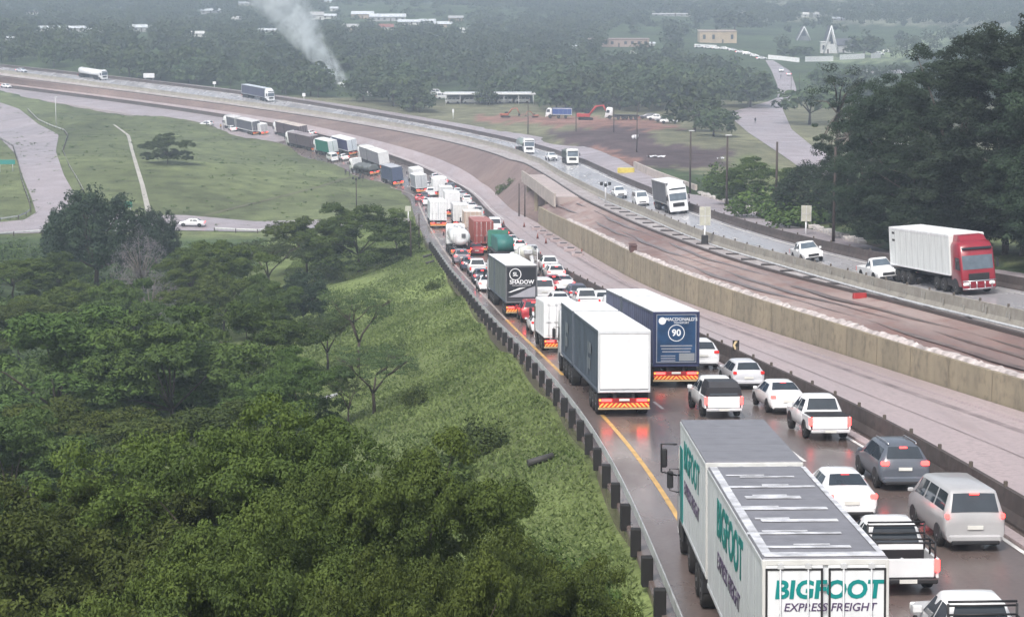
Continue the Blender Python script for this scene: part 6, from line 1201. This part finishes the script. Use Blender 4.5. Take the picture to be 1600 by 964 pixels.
# crumpled white fabric along the wall top
b = MB(); rr = random.Random(5); rg = []
for y in np.arange(84, 268, 0.45):
    x, zt = cX(cT, y), cZ(cT, y); w1 = 0.18 + 0.28 * abs(math.sin(y * 0.35)) * rr.uniform(0.5, 1.2); rg.append([(x - 0.12 + rr.uniform(-.05, .05), y, zt + 0.07), (x + 0.05, y, zt + 0.16 + rr.uniform(0, .13)), (x + w1, y, zt + 0.18 + rr.uniform(-.03, .14)), (x + w1 + 0.25, y, zt + 0.02)])
b.rings(rg, False, False, False); tag(b.build('fabric_strip', mat('dirty_white_fabric', (0.55, 0.49, 0.47), 0.8, var=0.5, scale=1.5)), 'crumpled dirty white fabric edging along the top of the retaining wall', 'fabric')
def pole(px, yt, yb, label, r=0.13, head=None, m=M_WOOD, name='utility_pole', cat='pole', grp='tall dark poles right of the highway', road=None):
    p = P(px, yb, road); H = (yb - yt) / S(p); o = root(name, p, label, cat, grp); b = MB(); b.tube([(0, 0, -0.5), (0, 0, H)], [r, r * 0.7], 8); part('pole', b, m, o)
    if head == 'lamp': b = MB(); b.tube([(0, 0, H), (0.5, 0, H + 0.25), (1.3, 0, H + 0.3)], 0.05, 6); part('arm', b, m, o); b = MB(); b.box((1.5, 0, H + 0.3), (0.8, 0.3, 0.14), 0.04); part('lamp_head', b, M_GALV, o)
    if head == 'double':
        for sg in (-1, 1): b = MB(); b.tube([(0, 0, H), (sg * 1.0, 0, H + 0.15)], 0.05, 6); part('arm', b, M_GALV, o); b = MB(); b.box((sg * 1.4, 0, H + 0.18), (0.9, 0.32, 0.14), 0.04); part('lamp_head', b, M_GALV, o)
    if head == 'cluster':
        b = MB()
        for k in range(3): b.box(((k - 1) * 0.6, 0, H - 0.3 - 0.2 * (k % 2)), (0.45, 0.4, 0.5), 0.05)
        part('camera_head', b, M_BLACK, o)
    if head == 'top': b = MB(); b.box((0.15, 0, H), (0.9, 0.25, 0.16), 0.04); part('lamp_head', b, M_GALV, o)
    return o
for px, yt, yb, hd2, lb in ((825, 160, 209, None, 'dark pole in front of the long white shed'), (900, 172, 206, None, 'dark pole left of the red excavator'), (959, 165, 207, None, 'dark pole right of the red excavator'), (995, 170, 238, None, 'dark pole at the edge of the dark earth patch'), (1078, 205, 302, 'top', 'dark pole behind the white cab curtain truck'), (1135, 212, 322, 'top', 'dark pole over the green shrubs right of the curtain truck'), (1212, 222, 347, None, 'tallest dark pole beside the outer road'), (1302, 230, 378, None, 'dark pole in front of the thin gum trees')):
    pole(px, yt, yb, lb, 0.14 if px < 1000 else 0.17, hd2)
pole(557, 276, 327, 'dark pole with a cluster of boxes at the grass edge of the bend', 0.12, 'cluster', grp=None, road=False)
pole(642, 345, 402, 'left of two leaning dark poles on the grass slope', 0.12, grp='pair of poles on the grass slope', road=False); pole(655, 334, 394, 'right of two dark poles on the grass slope by the guardrail end', 0.12, grp='pair of poles on the grass slope', road=False)
pole(88, 152, 198, 'pale street lamp pole beside the ramp road', 0.12, 'top', M_GALV, 'street_lamp', 'street lamp', None)
pole(1425, 228, 400, 'street lamp with two pale arms in front of the dark trees', 0.07, 'double', M_WOOD, 'street_lamp', 'street lamp', None)
pole(811, 287, 338, 'left dark post under the bridge slab', 0.13, grp='two posts under the bridge slab'); pole(820, 290, 339, 'right dark post under the bridge slab', 0.13, grp='two posts under the bridge slab')
pole(946, 284, 318, 'pale camera mast standing behind the median barrier', 0.13, 'cluster', M_GALV, 'camera_mast', 'mast', None, road=True)
pole(1236, 112, 142, 'thin pole left of the cross road top', 0.1, grp='thin poles at the top of the cross road'); pole(1249, 115, 143, 'thin pole right of the cross road top', 0.1, grp='thin poles at the top of the cross road')
def sign(px, yt, ybt, wpx, yb, label, m, posts=1, face=None, name='sign', base=False, split=False):
    p = P(px, yb); s = S(p); o = root(name, p, label, 'sign', None, rz=random.uniform(-.1, .1)); h0, h1, w_ = (yb - ybt) / s, (yb - yt) / s, wpx / s
    for k in range(posts): b = MB(); x = 0 if posts == 1 else (k - 0.5) * w_ * 0.7; b.tube([(x, 0, -0.3), (x, 0, h1 * 0.95 if posts > 1 else h0 + 0.1)], 0.09, 8); part('post', b, M_WHITE if posts == 1 else M_GALV, o)
    b = MB(); b.box((0, -0.08, (h0 + h1) / 2), (w_, 0.06, h1 - h0), 0.01); bo = part('board', b, m, o)
    if split:
        b = MB(); b.box((0, -0.13, (h0 + h1) / 2), (0.07, 0.05, h1 - h0)); b.box((0, -0.13, (h0 + h1) / 2), (w_, 0.04, 0.06))
        for sg in (-1, 1): b.box((sg * w_ / 2, -0.12, (h0 + h1) / 2), (0.05, 0.05, h1 - h0))
        part('stiffener', b, M_GALV, bo)
    if base: b = MB(); b.box((0, 0, 0.45), (0.7, 0.6, 1.1), 0.08); part('base', b, M_BLACK, o)
    return o
M_BACK = mat('sign_back_aluminium', (0.50, 0.50, 0.42), 0.5, var=0.2)
sign(1101, 323, 352, 17, 382, 'two panel sign back on a white post with black base in the gravel strip', M_BACK, base=True, split=True)
sign(1259, 321, 346, 15, 366, 'pale back of a sign on a white post beyond the outer barrier', M_BACK, split=True)
sign(197, 315, 324, 20, 334, 'small green road sign beside the footpath', mat('green_sign', (0.03, 0.2, 0.13), 0.5), 2)
sign(10, 250, 257, 28, 268, 'teal green road sign at the left edge by the ramp', mat('teal_sign', (0.03, 0.25, 0.22), 0.5), 2)
sign(233, 115, 122, 17, 128, 'white sign board on two legs above the left bend', M_WHITE, 2)
sign(475, 146, 151, 5, 158, 'small white sign beyond the far barrier', M_WHITE)
sign(335, 128, 132, 5, 137, 'tiny white sign left of the far navy trailer', M_WHITE)
sign(1351, 109, 115, 11, 122, 'white sign board on the grass below the white boundary wall', M_WHITE, 2)
sign(638, 322, 330, 9, 345, 'small grey sign at the start of the guardrail', M_BACK)
sign(708, 171, 176, 3, 186, 'slim white marker on the far road edge', M_WHITE)
def chev_sign():
    y = next(y for y in np.arange(60, 200, 0.25) if proj((cX(cB, y), y, cZ(cB, y) + 1.2))[0] < 1150); o = root('chevron_sign', (cX(cB, y), y, cZ(cB, y) + 0.9), 'small black and pale chevron sign standing on the barrier', 'sign')
    b = MB(); b.box((0, 0, 0.40), (0.40, 0.05, 0.6)); bd = part('board', b, mat('chevron_black', (0.02, 0.02, 0.02), 0.5), o); b = MB()
    for dz in (0.0,): b.add([(-0.06, -0.035, 0.14), (0.1, -0.035, 0.14), (-0.06, -0.035, 0.4), (0.1, -0.035, 0.66), (-0.06, -0.035, 0.66), (-0.19, -0.035, 0.4)], [(0, 1, 2, 5), (5, 2, 3, 4)])
    part('arrow', b, mat('chevron_pale', (0.75, 0.6, 0.35), 0.5), bd)
chev_sign()
def cone_t(h=0.75):
    t = T(); b = MB(); n = 14; b.rings([[(r_ * math.cos(k * 6.283 / n), r_ * math.sin(k * 6.283 / n), z) for k in range(n)] for z, r_ in ((0.04, 0.17), (h, 0.04))]); t.add('cone', b, mat('cone_orange', (0.22, 0.06, 0.04), 0.6)); b = MB(); b.box((0, 0, 0.03), (0.42, 0.42, 0.06), 0.02); t.add('base', b, M_BLACK); return t
cn = cone_t()
for i, (px, py, lb) in enumerate(((819, 355, 'dark traffic cone nearest the bridge slab on the new lanes'), (840, 373, 'traffic cone beside the upper drain covers'), (853, 381, 'traffic cone beside the lower drain covers'), (787, 352, 'traffic cone close to the barrier opposite the wall end'), (909, 398, 'lone traffic cone at the foot of the retaining wall'))):
    p = P(px, py, True); spawn(cn, 'traffic_cone', Matrix.Translation(p), lb, 'cone', 'traffic cones on the new lanes')
for i, y in enumerate(np.linspace(292, 236, 7)):
    p = Vector((cX(cW, y) - 1.6, float(y), cZ(cW, y))); o = root('drain_box', p, ('first', 'second', 'third', 'fourth', 'fifth', 'sixth', 'seventh')[i] + ' pale drain box with dark opening at the wall foot, counting from the bridge', 'drain', 'row of drain boxes at the foot of the wall'); b = MB(); b.box((0, 0, 0.2), (1.5, 1.6, 0.5), 0.08); part('surround', b, M_CONC, o); b = MB(); b.box((0.1, -0.3, 0.44), (0.9, 0.9, 0.06)); part('opening', b, M_BLACK, o)
def thing_mesh(name, b, m, p, label, cat, rz=0, group=None): o = b.build(name, m); o.location = p; o.rotation_euler[2] = rz; return tag(o, label, cat, group)
b = MB(); b.rings([[(x, y * k_, z) for y, z in ((-0.2, 0), (0.2, 0), (0.1, 0.38), (-0.1, 0.38))] for x, k_ in ((-0.5, 0.7), (-0.4, 1), (0.4, 1), (0.5, 0.7))], False); thing_mesh('plastic_barrier', b, mat('red_plastic', (0.35, 0.02, 0.02), 0.5), P(1343, 466, True), 'toppled red plastic barrier lying on the red dirt', 'barrier', 0.2)
y = 222.0; b = MB(); b.box((0, 0, 0.35), (0.7, 2.2, 0.7), 0.05); b.box((0, 0, 0.72), (0.8, 2.3, 0.06)); thing_mesh('wooden_box', b, mat('brown_box', (0.10, 0.05, 0.045), 0.8), (cX(cT, 200), 200, cZ(cT, 200) + 0.05), 'brown wooden box sitting on the top of the retaining wall', 'box')
b = MB(); b.rings([[(x, y_ * k_, z * (1 if k_ > .9 else .9)) for y_, z in ((-0.7, 0), (0.7, 0), (0.9, 0.9), (-0.9, 0.9))] for x, k_ in ((-1.6, 0.8), (-1.3, 1), (1.3, 1), (1.6, 0.8))], False); thing_mesh('skip', b, mat('yellow_paint', (0.75, 0.62, 0.12), 0.5), P(978, 270), 'yellow skip lying beyond the far barrier near the parapet', 'skip')
def crumple(px, py, w_, lb, seed, h=0.4):
    p = P(px, py); s = S(p); rr = random.Random(seed); n = 9; b = MB(); W_ = w_ / s; b.rings([[((i / (n - 1) - 0.5) * W_, (j / 4 - 0.5) * W_ * 0.7, 0.05 + rr.uniform(0, h)) for j in range(5)] for i in range(n)], False, False, False); b2 = thing_mesh('plastic_sheet', b, mat('white_sheet', (0.72, 0.72, 0.74), 0.6), p, lb, 'sheet', 0.3, 'white plastic sheets on the dirt')
crumple(1025, 246, 26, 'larger crumpled white sheet lying on the dirt right of the dark earth', 1); crumple(1126, 249, 10, 'small white sheet on the dirt near the second tall pole', 2); crumple(992, 218, 10, 'white sheet heaped on the dark earth patch', 3, 1.2)
for px, py, L_, lb in ((515, 624, 26, 'pale culvert pipe end sticking out left of the small umbrella acacia'), (845, 724, 42, 'dark culvert pipe lying on the lower grass slope'), (527, 586, 15, 'short dark pipe below the thin umbrella acacia'), (668, 402, 14, 'short dark pipe on the slope near the pair of poles'), (672, 412, 14, 'second short dark pipe just below the first one near the poles')):
    p = P(px, py, False); s = S(p); b = MB(); l_ = L_ / s / 2; b.tube([(-l_, 0, 0.05), (l_, 0.1, 0.3)], 0.16, 10); thing_mesh('culvert_pipe', b, mat('dark_pipe', (0.05, 0.048, 0.045), 0.7) if px != 515 else M_GALV, p, lb, 'pipe', 0.25)
for i in range(22):
    y = 118.0 + i * 7.6; b = MB(); b.box((0, 0, 0.07), (1.5, 0.35 + 0.2 * (i % 3), 0.1), 0.03); o = b.build('board', mat('dark_wet_board', (0.05, 0.042, 0.04), 0.6)); o.location = ((cX(cK, y) + cX(cC, y)) / 2 + 0.15 * (i % 2), y, (cZ(cK, y) + cZ(cC, y)) / 2 + 0.03); o.rotation_euler[2] = random.uniform(-.5, .5)
    tag(o, 'dark board lying across the gravel strip beside the pale median barrier', 'board', 'dark boards lying across the gravel strip')
# ================================================================ PEOPLE (one continuous skinned body each)
def person_mesh(stride=0.12, arm=0.1):
    J = [((0, 0, 0.95), .13), ((0, 0, 1.2), .14), ((0, 0, 1.42), .13), ((0, 0, 1.52), .05), ((0, 0.02, 1.66), .10), ((0, 0.02, 1.76), .07)]
    E = [(0, 1), (1, 2), (2, 3), (3, 4), (4, 5)]
    for sg in (-1, 1):
        b0 = len(J); J += [((sg * 0.10, sg * 0.02, 0.88), .095), ((sg * 0.11, sg * stride * 0.5, 0.48), .06), ((sg * 0.12, sg * stride - 0.02, 0.08), .04), ((sg * 0.13, sg * stride + 0.12, 0.03), .035)]; E += [(0, b0), (b0, b0 + 1), (b0 + 1, b0 + 2), (b0 + 2, b0 + 3)]
        b1 = len(J); J += [((sg * 0.20, 0, 1.40), .055), ((sg * 0.26, -0.02, 1.12), .042), ((sg * 0.27, arm, 0.86), .032), ((sg * 0.27, arm + 0.04, 0.78), .03)]; E += [(2, b1), (b1, b1 + 1), (b1 + 1, b1 + 2), (b1 + 2, b1 + 3)]
    me = bpy.data.meshes.new('person'); me.from_pydata([j[0] for j in J], E, []); o = bpy.data.objects.new('tmp', me); COL.objects.link(o)
    o.modifiers.new('s', 'SKIN'); sv = me.skin_vertices[0].data
    for v, j in zip(sv, J): v.radius = (j[1], j[1])
    sv[0].use_root = True; o.modifiers.new('u', 'SUBSURF').levels = 1; dg = bpy.context.evaluated_depsgraph_get(); me2 = bpy.data.meshes.new_from_object(o.evaluated_get(dg)); bpy.data.objects.remove(o); me2.name = 'person'
    me2.materials.clear(); me2.materials.append(M_CLOTH_A); me2.materials.append(mat('skin', (0.10, 0.055, 0.035), 0.6)); me2.materials.append(mat('dark_trousers', (0.03, 0.03, 0.04), 0.8))
    for pl in me2.polygons:
        z = pl.center.z; pl.use_smooth = True; pl.material_index = 1 if z > 1.5 or (abs(pl.center.x) > 0.22 and z < 1.0) else (2 if z < 0.95 else 0)
    return me2
M_CLOTH_A = mat('shirt_fabric', rough=0.8, objcol=True); PM1 = person_mesh(); PM2 = person_mesh(0.2, -0.05)
for i, (px, py, c, lb) in enumerate(((540, 275, (0.03, 0.03, 0.04), 'person in dark clothes standing on the verge left of the pole with boxes'), (546, 276, (0.05, 0.04, 0.05), 'second person in dark clothes close beside the first one left of the pole'), (563, 281, (0.04, 0.05, 0.05), 'person in dark clothes right of the pole with boxes'), (567, 284, (0.06, 0.05, 0.05), 'rightmost person in dark clothes right of the pole with boxes'), (323, 198, (0.05, 0.05, 0.12), 'person in dark blue beside the white hatchback at the accident'), (345, 203, (0.5, 0.3, 0.1), 'person in an orange top in front of the accident truck cab'), (350, 204, (0.05, 0.05, 0.06), 'person in dark clothes in front of the accident truck cab'), (1180, 194, (0.04, 0.04, 0.05), 'person in dark clothes walking on the wide cross road'), (1220, 124, (0.05, 0.05, 0.06), 'person in dark clothes walking behind the cars on the cross road'))):
    p = P(px, py); o = bpy.data.objects.new('person', (PM1, PM2)[i % 2]); COL.objects.link(o); o.location = (p.x, p.y, p.z + 0.12 if px > 1100 else p.z); o.rotation_euler[2] = i * 1.3; o.color = (*c, 1); tag(o, lb, 'person', 'people standing about')
# ================================================================ BUILDINGS AND SITE MACHINES BEHIND
M_WIN = mat('house_window', (0.04, 0.05, 0.06), 0.2)
def bld(px, py, w_, h_, label, wall, roofc, kind='gable', dep=None, rz=0.0, name='house', grp='houses on the wooded hillside', cat='house', nwin=3, roof_h=None, door=True):
    p = P(px, py, False); s = S(p); Wm = w_ / s; Hm = h_ / s; D_ = dep or Wm * 0.6; o = root(name, (p.x, p.y + D_ / 2, p.z), label, cat, grp, rz); rh = roof_h if roof_h is not None else Hm * 0.4; hw = Hm - rh
    mw = mat('wall_' + '_'.join('%02d' % int(c * 99) for c in wall), wall, 0.8, var=0.15, scale=0.3); mr = mat('roof_' + '_'.join('%02d' % int(c * 99) for c in roofc), roofc, 0.6, var=0.25, scale=0.5)
    if kind == 'aframe':
        b = MB(); b.slab([(-Wm / 2, -D_ / 2, 0), (Wm / 2, -D_ / 2, 0), (0, -D_ / 2, Hm)], (0, D_, 0)); part('wall', b, mw, o)
        for sg in (-1, 1):
            b = MB(); b.slab([(sg * (Wm / 2 + 0.3), -D_ / 2 - 0.5, -0.1), (0, -D_ / 2 - 0.5, Hm + 0.3), (0, D_ / 2, Hm + 0.3), (sg * (Wm / 2 + 0.3), D_ / 2, -0.1)], (sg * 0.2, 0, 0.15)); part('roof', b, mr, o)
            b = MB(); b.tube([(sg * (Wm / 2 + 0.3), -D_ / 2 - 0.6, 0), (0, -D_ / 2 - 0.6, Hm + 0.3)], 0.28, 5); part('barge_board', b, M_WHITE, o)
        b = MB(); b.add([(-Wm * 0.2, -D_ / 2 - 0.03, Hm * 0.35), (Wm * 0.2, -D_ / 2 - 0.03, Hm * 0.35), (0, -D_ / 2 - 0.03, Hm * 0.78)], [(0, 1, 2)]); part('window', b, M_WIN, o); return o
    b = MB(); b.box((0, 0, hw / 2 - 0.5), (Wm, D_, hw + 1.0)); wl = part('wall', b, mw, o)
    if kind == 'gable': b = MB(); b.slab([(-Wm / 2 - 0.4, -D_ / 2 - 0.5, hw - 0.05), (-Wm / 2 - 0.4, D_ / 2 + 0.5, hw - 0.05), (-Wm / 2 - 0.4, 0, hw + rh)], (Wm + 0.8, 0, 0)); part('roof', b, mr, o)
    else: b = MB(); b.slab([(-Wm / 2 - 0.3, -D_ / 2 - 0.3, hw), (Wm / 2 + 0.3, -D_ / 2 - 0.3, hw), (Wm / 2 + 0.3, D_ / 2 + 0.3, hw + rh), (-Wm / 2 - 0.3, D_ / 2 + 0.3, hw + rh)], (0, 0, 0.25)); part('roof', b, mr, o)
    for k in range(nwin):
        x = (k + 0.5) / nwin * Wm - Wm / 2
        if door and k == nwin // 2 and nwin > 1: b = MB(); b.box((x, -D_ / 2 - 0.02, 1.0), (0.9, 0.06, 2.0)); part('door', b, M_WOOD, o)
        else: b = MB(); b.box((x, -D_ / 2 - 0.02, hw * 0.55), (min(1.4, Wm / nwin * 0.5), 0.06, hw * 0.4)); part('window', b, M_WIN, o)
    return o
for px, py, w_, h_, wl, rf, lb in HS: bld(px, py, w_, h_, lb, wl, rf, dep=None if w_ < 40 else 9, rz=random.uniform(-0.15, 0.15), nwin=max(1, int(w_ / 9)))
bld(967, 74, 94, 13, 'long brown flat building among the trees at upper centre right', (0.36, 0.27, 0.23), (0.3, 0.22, 0.2), 'flat', 9, name='hall', cat='building', nwin=9, roof_h=0.4, grp='larger buildings')
bld(1122, 68, 58, 20, 'tall tan hall with few openings near the top right centre', (0.45, 0.36, 0.25), (0.36, 0.29, 0.24), 'flat', 12, name='hall', cat='building', nwin=4, roof_h=0.8, grp='larger buildings')
bld(1298, 84, 22, 42, 'largest dark pointed house with white gable edges', (0.55, 0.56, 0.56), (0.07, 0.075, 0.085), 'aframe', 9, grp='pointed houses behind the white wall'); bld(1256, 64, 20, 21, 'smaller dark pointed house with white gable edges left of the largest', (0.16, 0.17, 0.18), (0.07, 0.075, 0.085), 'aframe', 8, grp='pointed houses behind the white wall')
bld(1318, 83, 32, 22, 'low dark roofed wing attached right of the largest pointed house', (0.5, 0.5, 0.5), (0.08, 0.085, 0.1), 'gable', 6, roof_h=3.2, grp='pointed houses behind the white wall'); bld(1290, 84, 14, 18, 'small bright white annex at the foot of the largest pointed house', WW, WW, 'flat', 4, roof_h=0.3, nwin=2, grp='pointed houses behind the white wall')
def bwall(px0, y0, px1, y1, h_, lb):
    a, c = P(px0, y0, False), P(px1, y1, False); H = h_ / S(a); b = MB(); b.rings([[(q.x, q.y, q.z - 0.5), (q.x, q.y + 0.3, q.z - 0.5), (q.x, q.y + 0.3, q.z + H), (q.x, q.y, q.z + H)] for q in [a.lerp(c, t_) for t_ in np.linspace(0, 1, 6)]], False); o = b.build('boundary_wall', M_WHITE); tag(o, lb, 'wall', 'white boundary walls')
bwall(1200, 93, 1249, 98, 7, 'white boundary wall left of the gate below the pointed houses'); bwall(1258, 97, 1302, 96, 8, 'white boundary wall directly below the largest pointed house'); bwall(1312, 94, 1351, 92, 8, 'white boundary wall right of the largest pointed house'); bwall(1361, 92, 1376, 91, 8, 'short white wall beside the heap of white things'); bwall(1085, 73, 1120, 75, 4, 'low white wall below the tan hall')
for i, (px, py) in enumerate(((1092, 76), (1106, 77), (1120, 78), (1133, 79), (1145, 81), (1157, 84), (1168, 87), (1179, 90), (1190, 94), (1374, 87), (1386, 83), (1366, 84))):
    place_free((SUV_OFF, HATCH_OFF, SEDAN)[i % 3], 'parked_car', px, py, 80 + 10 * (i % 4), 'tiny white car, ' + ('first', 'second', 'third', 'fourth', 'fifth', 'sixth', 'seventh', 'eighth', 'ninth')[i] + ' from the left in the row by the tan hall' if i < 9 else 'tiny white car right of the boundary wall, ' + {9: 'in the middle', 10: 'rightmost', 11: 'leftmost'}[i], 'car', 'row of parked white cars by the tan hall' if i < 9 else 'parked white cars right of the boundary wall', paint=WHT)
# shed with buses
p = P(765, 162, False); s = S(p); sh = root('shed', p, 'long open shed with a bright white roof edge behind the highway', 'shed'); Wm = 142 / s
b = MB(); b.slab([(-Wm / 2, -4, 3.2), (Wm / 2, -4, 3.2), (Wm / 2, 5, 3.4), (-Wm / 2, 5, 3.4)], (0, 0, 0.2)); part('roof', b, mat('white_shed_roof', (0.6, 0.63, 0.68), 0.5), sh); b = MB(); b.box((0, -4.05, 3.3), (Wm + 0.3, 0.1, 0.6)); part('fascia', b, M_WHITE, sh)
for k in range(7): b = MB(); b.tube([(0, 0, -1), (0, 0, 3.2)], 0.1, 6); part('post', b, M_GALV, sh, ((k / 6 - 0.5) * Wm * 0.96, -3.8, 0))
b = MB(); b.box((0, 4.5, 1.2), (Wm * 0.95, 0.2, 4.2)); part('back_wall', b, mat('shed_wall', (0.35, 0.38, 0.4), 0.8), sh)
for k in range(5): px = 708 + k * 27; spawn(MINIBUS, 'minibus', Matrix.Translation((p.x + (px - 765) / s, p.y, down(p.x + (px - 765) / s, p.y))) @ Matrix.Rotation(R(88), 4, 'Z'), ('leftmost', 'second', 'middle', 'fourth', 'rightmost')[k] + ' white minibus of the row parked under the long open shed', 'minibus', 'minibuses parked under the shed', paint=WHT)
for k, (px, py) in enumerate(((693, 156), (678, 150), (871, 157))): place_free(MINIBUS, 'minibus', px, py, 75, ('white minibus parked left of the open shed', 'white minibus further left of the open shed among trees', 'white minibus parked right of the open shed')[k], 'minibus', 'minibuses parked near the shed', paint=WHT)
def excavator(px, py, k_, label, col, rz, flip=1):
    p = P(px, py, False); o = root('excavator', (p.x, p.y, p.z), label, 'excavator', 'machines at the roadworks yard', rz); o.scale = (k_ * flip, k_, k_ * 0.75); mc = mat('machine_paint_%d' % int(col[0] * 99 + col[1] * 9), col, 0.5)
    for sg in (-1, 1):
        b = MB(); b.rings([[(x, sg * 1.1 - 0.3, z), (x, sg * 1.1 + 0.3, z)] for x, z in ((-1.9, 0.4), (-1.6, 0.05), (1.6, 0.05), (1.9, 0.4), (1.6, 0.85), (-1.6, 0.85), (-1.9, 0.4))], False, False, False); b.box((0, sg * 1.1, 0.45), (3.4, 0.5, 0.7), 0.1); part('track', b, M_BLACK, o)
    b = MB(); b.box((-0.6, 0, 1.6), (3.2, 2.5, 1.1), 0.15); b.box((-1.7, 0, 1.7), (0.9, 2.6, 1.3), 0.2); bd = part('body', b, mc, o); b = MB(); b.box((0.5, 0.75, 2.2), (1.4, 1.0, 1.6), 0.1); part('cab', b, M_GLASS, o)
    b = MB(); b.tube([(0.8, -0.2, 1.6), (2.6, -0.2, 4.6), (4.6, -0.2, 4.9)], [0.3, 0.34, 0.22], 6); part('boom', b, mc, o); b = MB(); b.tube([(4.4, -0.2, 5.1), (5.6, -0.2, 2.0)], [0.25, 0.16], 6); part('stick', b, mc, o); b = MB(); b.slab([(5.3, -0.7, 2.0), (5.9, -0.7, 1.6), (5.6, -0.7, 0.7), (4.9, -0.7, 0.9)], (0, 1.0, 0)); part('bucket', b, M_CHASSIS, o); return o
excavator(915, 188, 1.12, 'red excavator with raised boom at the roadworks yard', (0.42, 0.05, 0.045), 0.1); excavator(790, 184, 0.75, 'small orange excavator left of the yard near the white shed', (0.40, 0.12, 0.06), 0.2, 1); excavator(836, 184, 0.5, 'smallest orange machine between the shed and the blue tipper', (0.35, 0.13, 0.08), 0.1, -1)
def t3(): return rigid('doors', 'box', 5.5, 2.4, 1.05, 2.9, brake=False)
place_free(t3(), 'tipper_truck', 893, 186, 272, 'white truck with a blue covered bin at the roadworks yard', 'truck', 'trucks at the roadworks yard', paints={'side': (0.03, 0.07, 0.25), 'roof': (0.03, 0.07, 0.25), 'door': (0.03, 0.07, 0.25), 'cab': WHT})
place_free(flat_truck(7.5, 'none', False, False), 'flatbed_truck', 999, 188, 272, 'white flatbed truck right of the red excavator', 'truck', 'trucks at the roadworks yard', paints={'cab': WHT, 'head': WHT})
for i, (px, py, c) in enumerate(((1012, 187, (0.1, 0.1, 0.12)), (1025, 189, WHT), (1036, 192, (0.2, 0.2, 0.22)), (1046, 194, WHT))): place_free((SUV_OFF, PK_OPEN)[i % 2], 'parked_car', px, py, 275, ('dark suv parked right of the white flatbed truck', 'white pickup third from the right in the yard parking row', 'grey suv second from the right in the yard parking row', 'white pickup at the right end of the yard parking row')[i], 'car', 'cars parked at the roadworks yard', paint=c)
# ================================================================ SMOKE AND HAZE
def smoke_col(name, pts):
    """drifting smoke: (px, py, half width px) rings on one distance, real depth"""
    p0 = P(540, 134, False); s = S(p0); b = MB(); n = 16; rg = []
    for px, py, hw in pts:
        c = ray(px, py); c = CO + c * (p0.y / c.y); r_ = hw / s; rg.append([(c.x + r_ * math.cos(k * 6.2832 / n), c.y + r_ * math.sin(k * 6.2832 / n), c.z + 0.2 * r_ * math.cos(k * 6.2832 / n)) for k in range(n)])
    b.rings(rg, True); o = b.build(name, None); m, t_, bs = new_mat(name); N = t_.nodes; t_.nodes.remove(bs); v = N.new('ShaderNodeVolumePrincipled'); v.inputs['Color'].default_value = (0.93, 0.98, 1, 1)
    g_ = N.new('ShaderNodeNewGeometry'); nz = N.new('ShaderNodeTexNoise'); nz.inputs['Scale'].default_value = 0.16; nz.inputs['Detail'].default_value = 5; nz.inputs['Distortion'].default_value = 1.5; t_.links.new(g_.outputs['Position'], nz.inputs['Vector'])
    # soft edge: distance from the plume's own axis (quadratic in height) over its radius there
    cz = [sum(q[2] for q in r_) / n for r_ in rg]; cx = [sum(q[0] for q in r_) / n for r_ in rg]; rad = [hw / s for _, _, hw in pts]
    A2, A1, A0_ = np.polyfit(cz, cx, 2); B2_, B1, B0 = np.polyfit(cz, rad, 2)
    def mth(op, a_, b_=None):
        q = N.new('ShaderNodeMath'); q.operation = op
        for k_, v_ in enumerate((a_, b_)):
            if v_ is None: continue
            if isinstance(v_, (int, float)): q.inputs[k_].default_value = v_
            else: t_.links.new(v_, q.inputs[k_])
        return q.outputs[0]
    sp = N.new('ShaderNodeSeparateXYZ'); t_.links.new(g_.outputs['Position'], sp.inputs[0]); X, Y, Z = sp.outputs
    poly = lambda c2, c1, c0: mth('ADD', mth('MULTIPLY', mth('ADD', mth('MULTIPLY', Z, float(c2)), float(c1)), Z), float(c0))
    dx = mth('SUBTRACT', X, poly(A2, A1, A0_)); dy = mth('SUBTRACT', Y, float(p0.y)); d_ = mth('DIVIDE', mth('SQRT', mth('ADD', mth('MULTIPLY', dx, dx), mth('MULTIPLY', dy, dy))), poly(B2_, B1, B0))
    fo = N.new('ShaderNodeMapRange'); fo.interpolation_type = 'SMOOTHSTEP'; fo.inputs['From Min'].default_value = 0.95; fo.inputs['From Max'].default_value = 0.1; t_.links.new(d_, fo.inputs[0])
    r = N.new('ShaderNodeMapRange'); r.inputs['From Min'].default_value = 0.42; r.inputs['From Max'].default_value = 0.66; r.inputs['To Min'].default_value = 0.03; r.inputs['To Max'].default_value = 0.8; t_.links.new(nz.outputs[0], r.inputs[0])
    t_.links.new(mth('MULTIPLY', r.outputs[0], fo.outputs[0]), v.inputs['Density']); t_.links.new(v.outputs[0], N['Material Output'].inputs['Volume'])
    m.cycles.volume_step_rate = 4 if hasattr(m.cycles, 'volume_step_rate') else 1
    o.data.materials.append(m); return tag(o, kind='stuff')
smoke_col('smoke', [(548, 136, 14), (534, 129, 19), (520, 119, 23), (508, 105, 28), (496, 85, 34), (478, 60, 38), (460, 35, 47), (442, 12, 56), (425, -15, 66), (395, -60, 84)])
HAZE_D = 0.00047
b = MB(); z0 = float(GZ.min()) - 1.0; z1 = float(GZ.max()) + 14; b.box((0, 1880, (z0 + z1) / 2), (5200, 4000, z1 - z0)); hz = b.build('haze', None); m, t_, bs = new_mat('haze'); N = t_.nodes; N.remove(bs); v = N.new('ShaderNodeVolumePrincipled'); v.inputs['Color'].default_value = (0.60, 0.71, 0.86, 1); v.inputs['Density'].default_value = HAZE_D; v.inputs['Anisotropy'].default_value = 0.0
t_.links.new(v.outputs[0], N['Material Output'].inputs['Volume']); hz.data.materials.append(m); tag(hz, kind='stuff')
print('haze z', z0, z1, 'objects', len(bpy.data.objects))
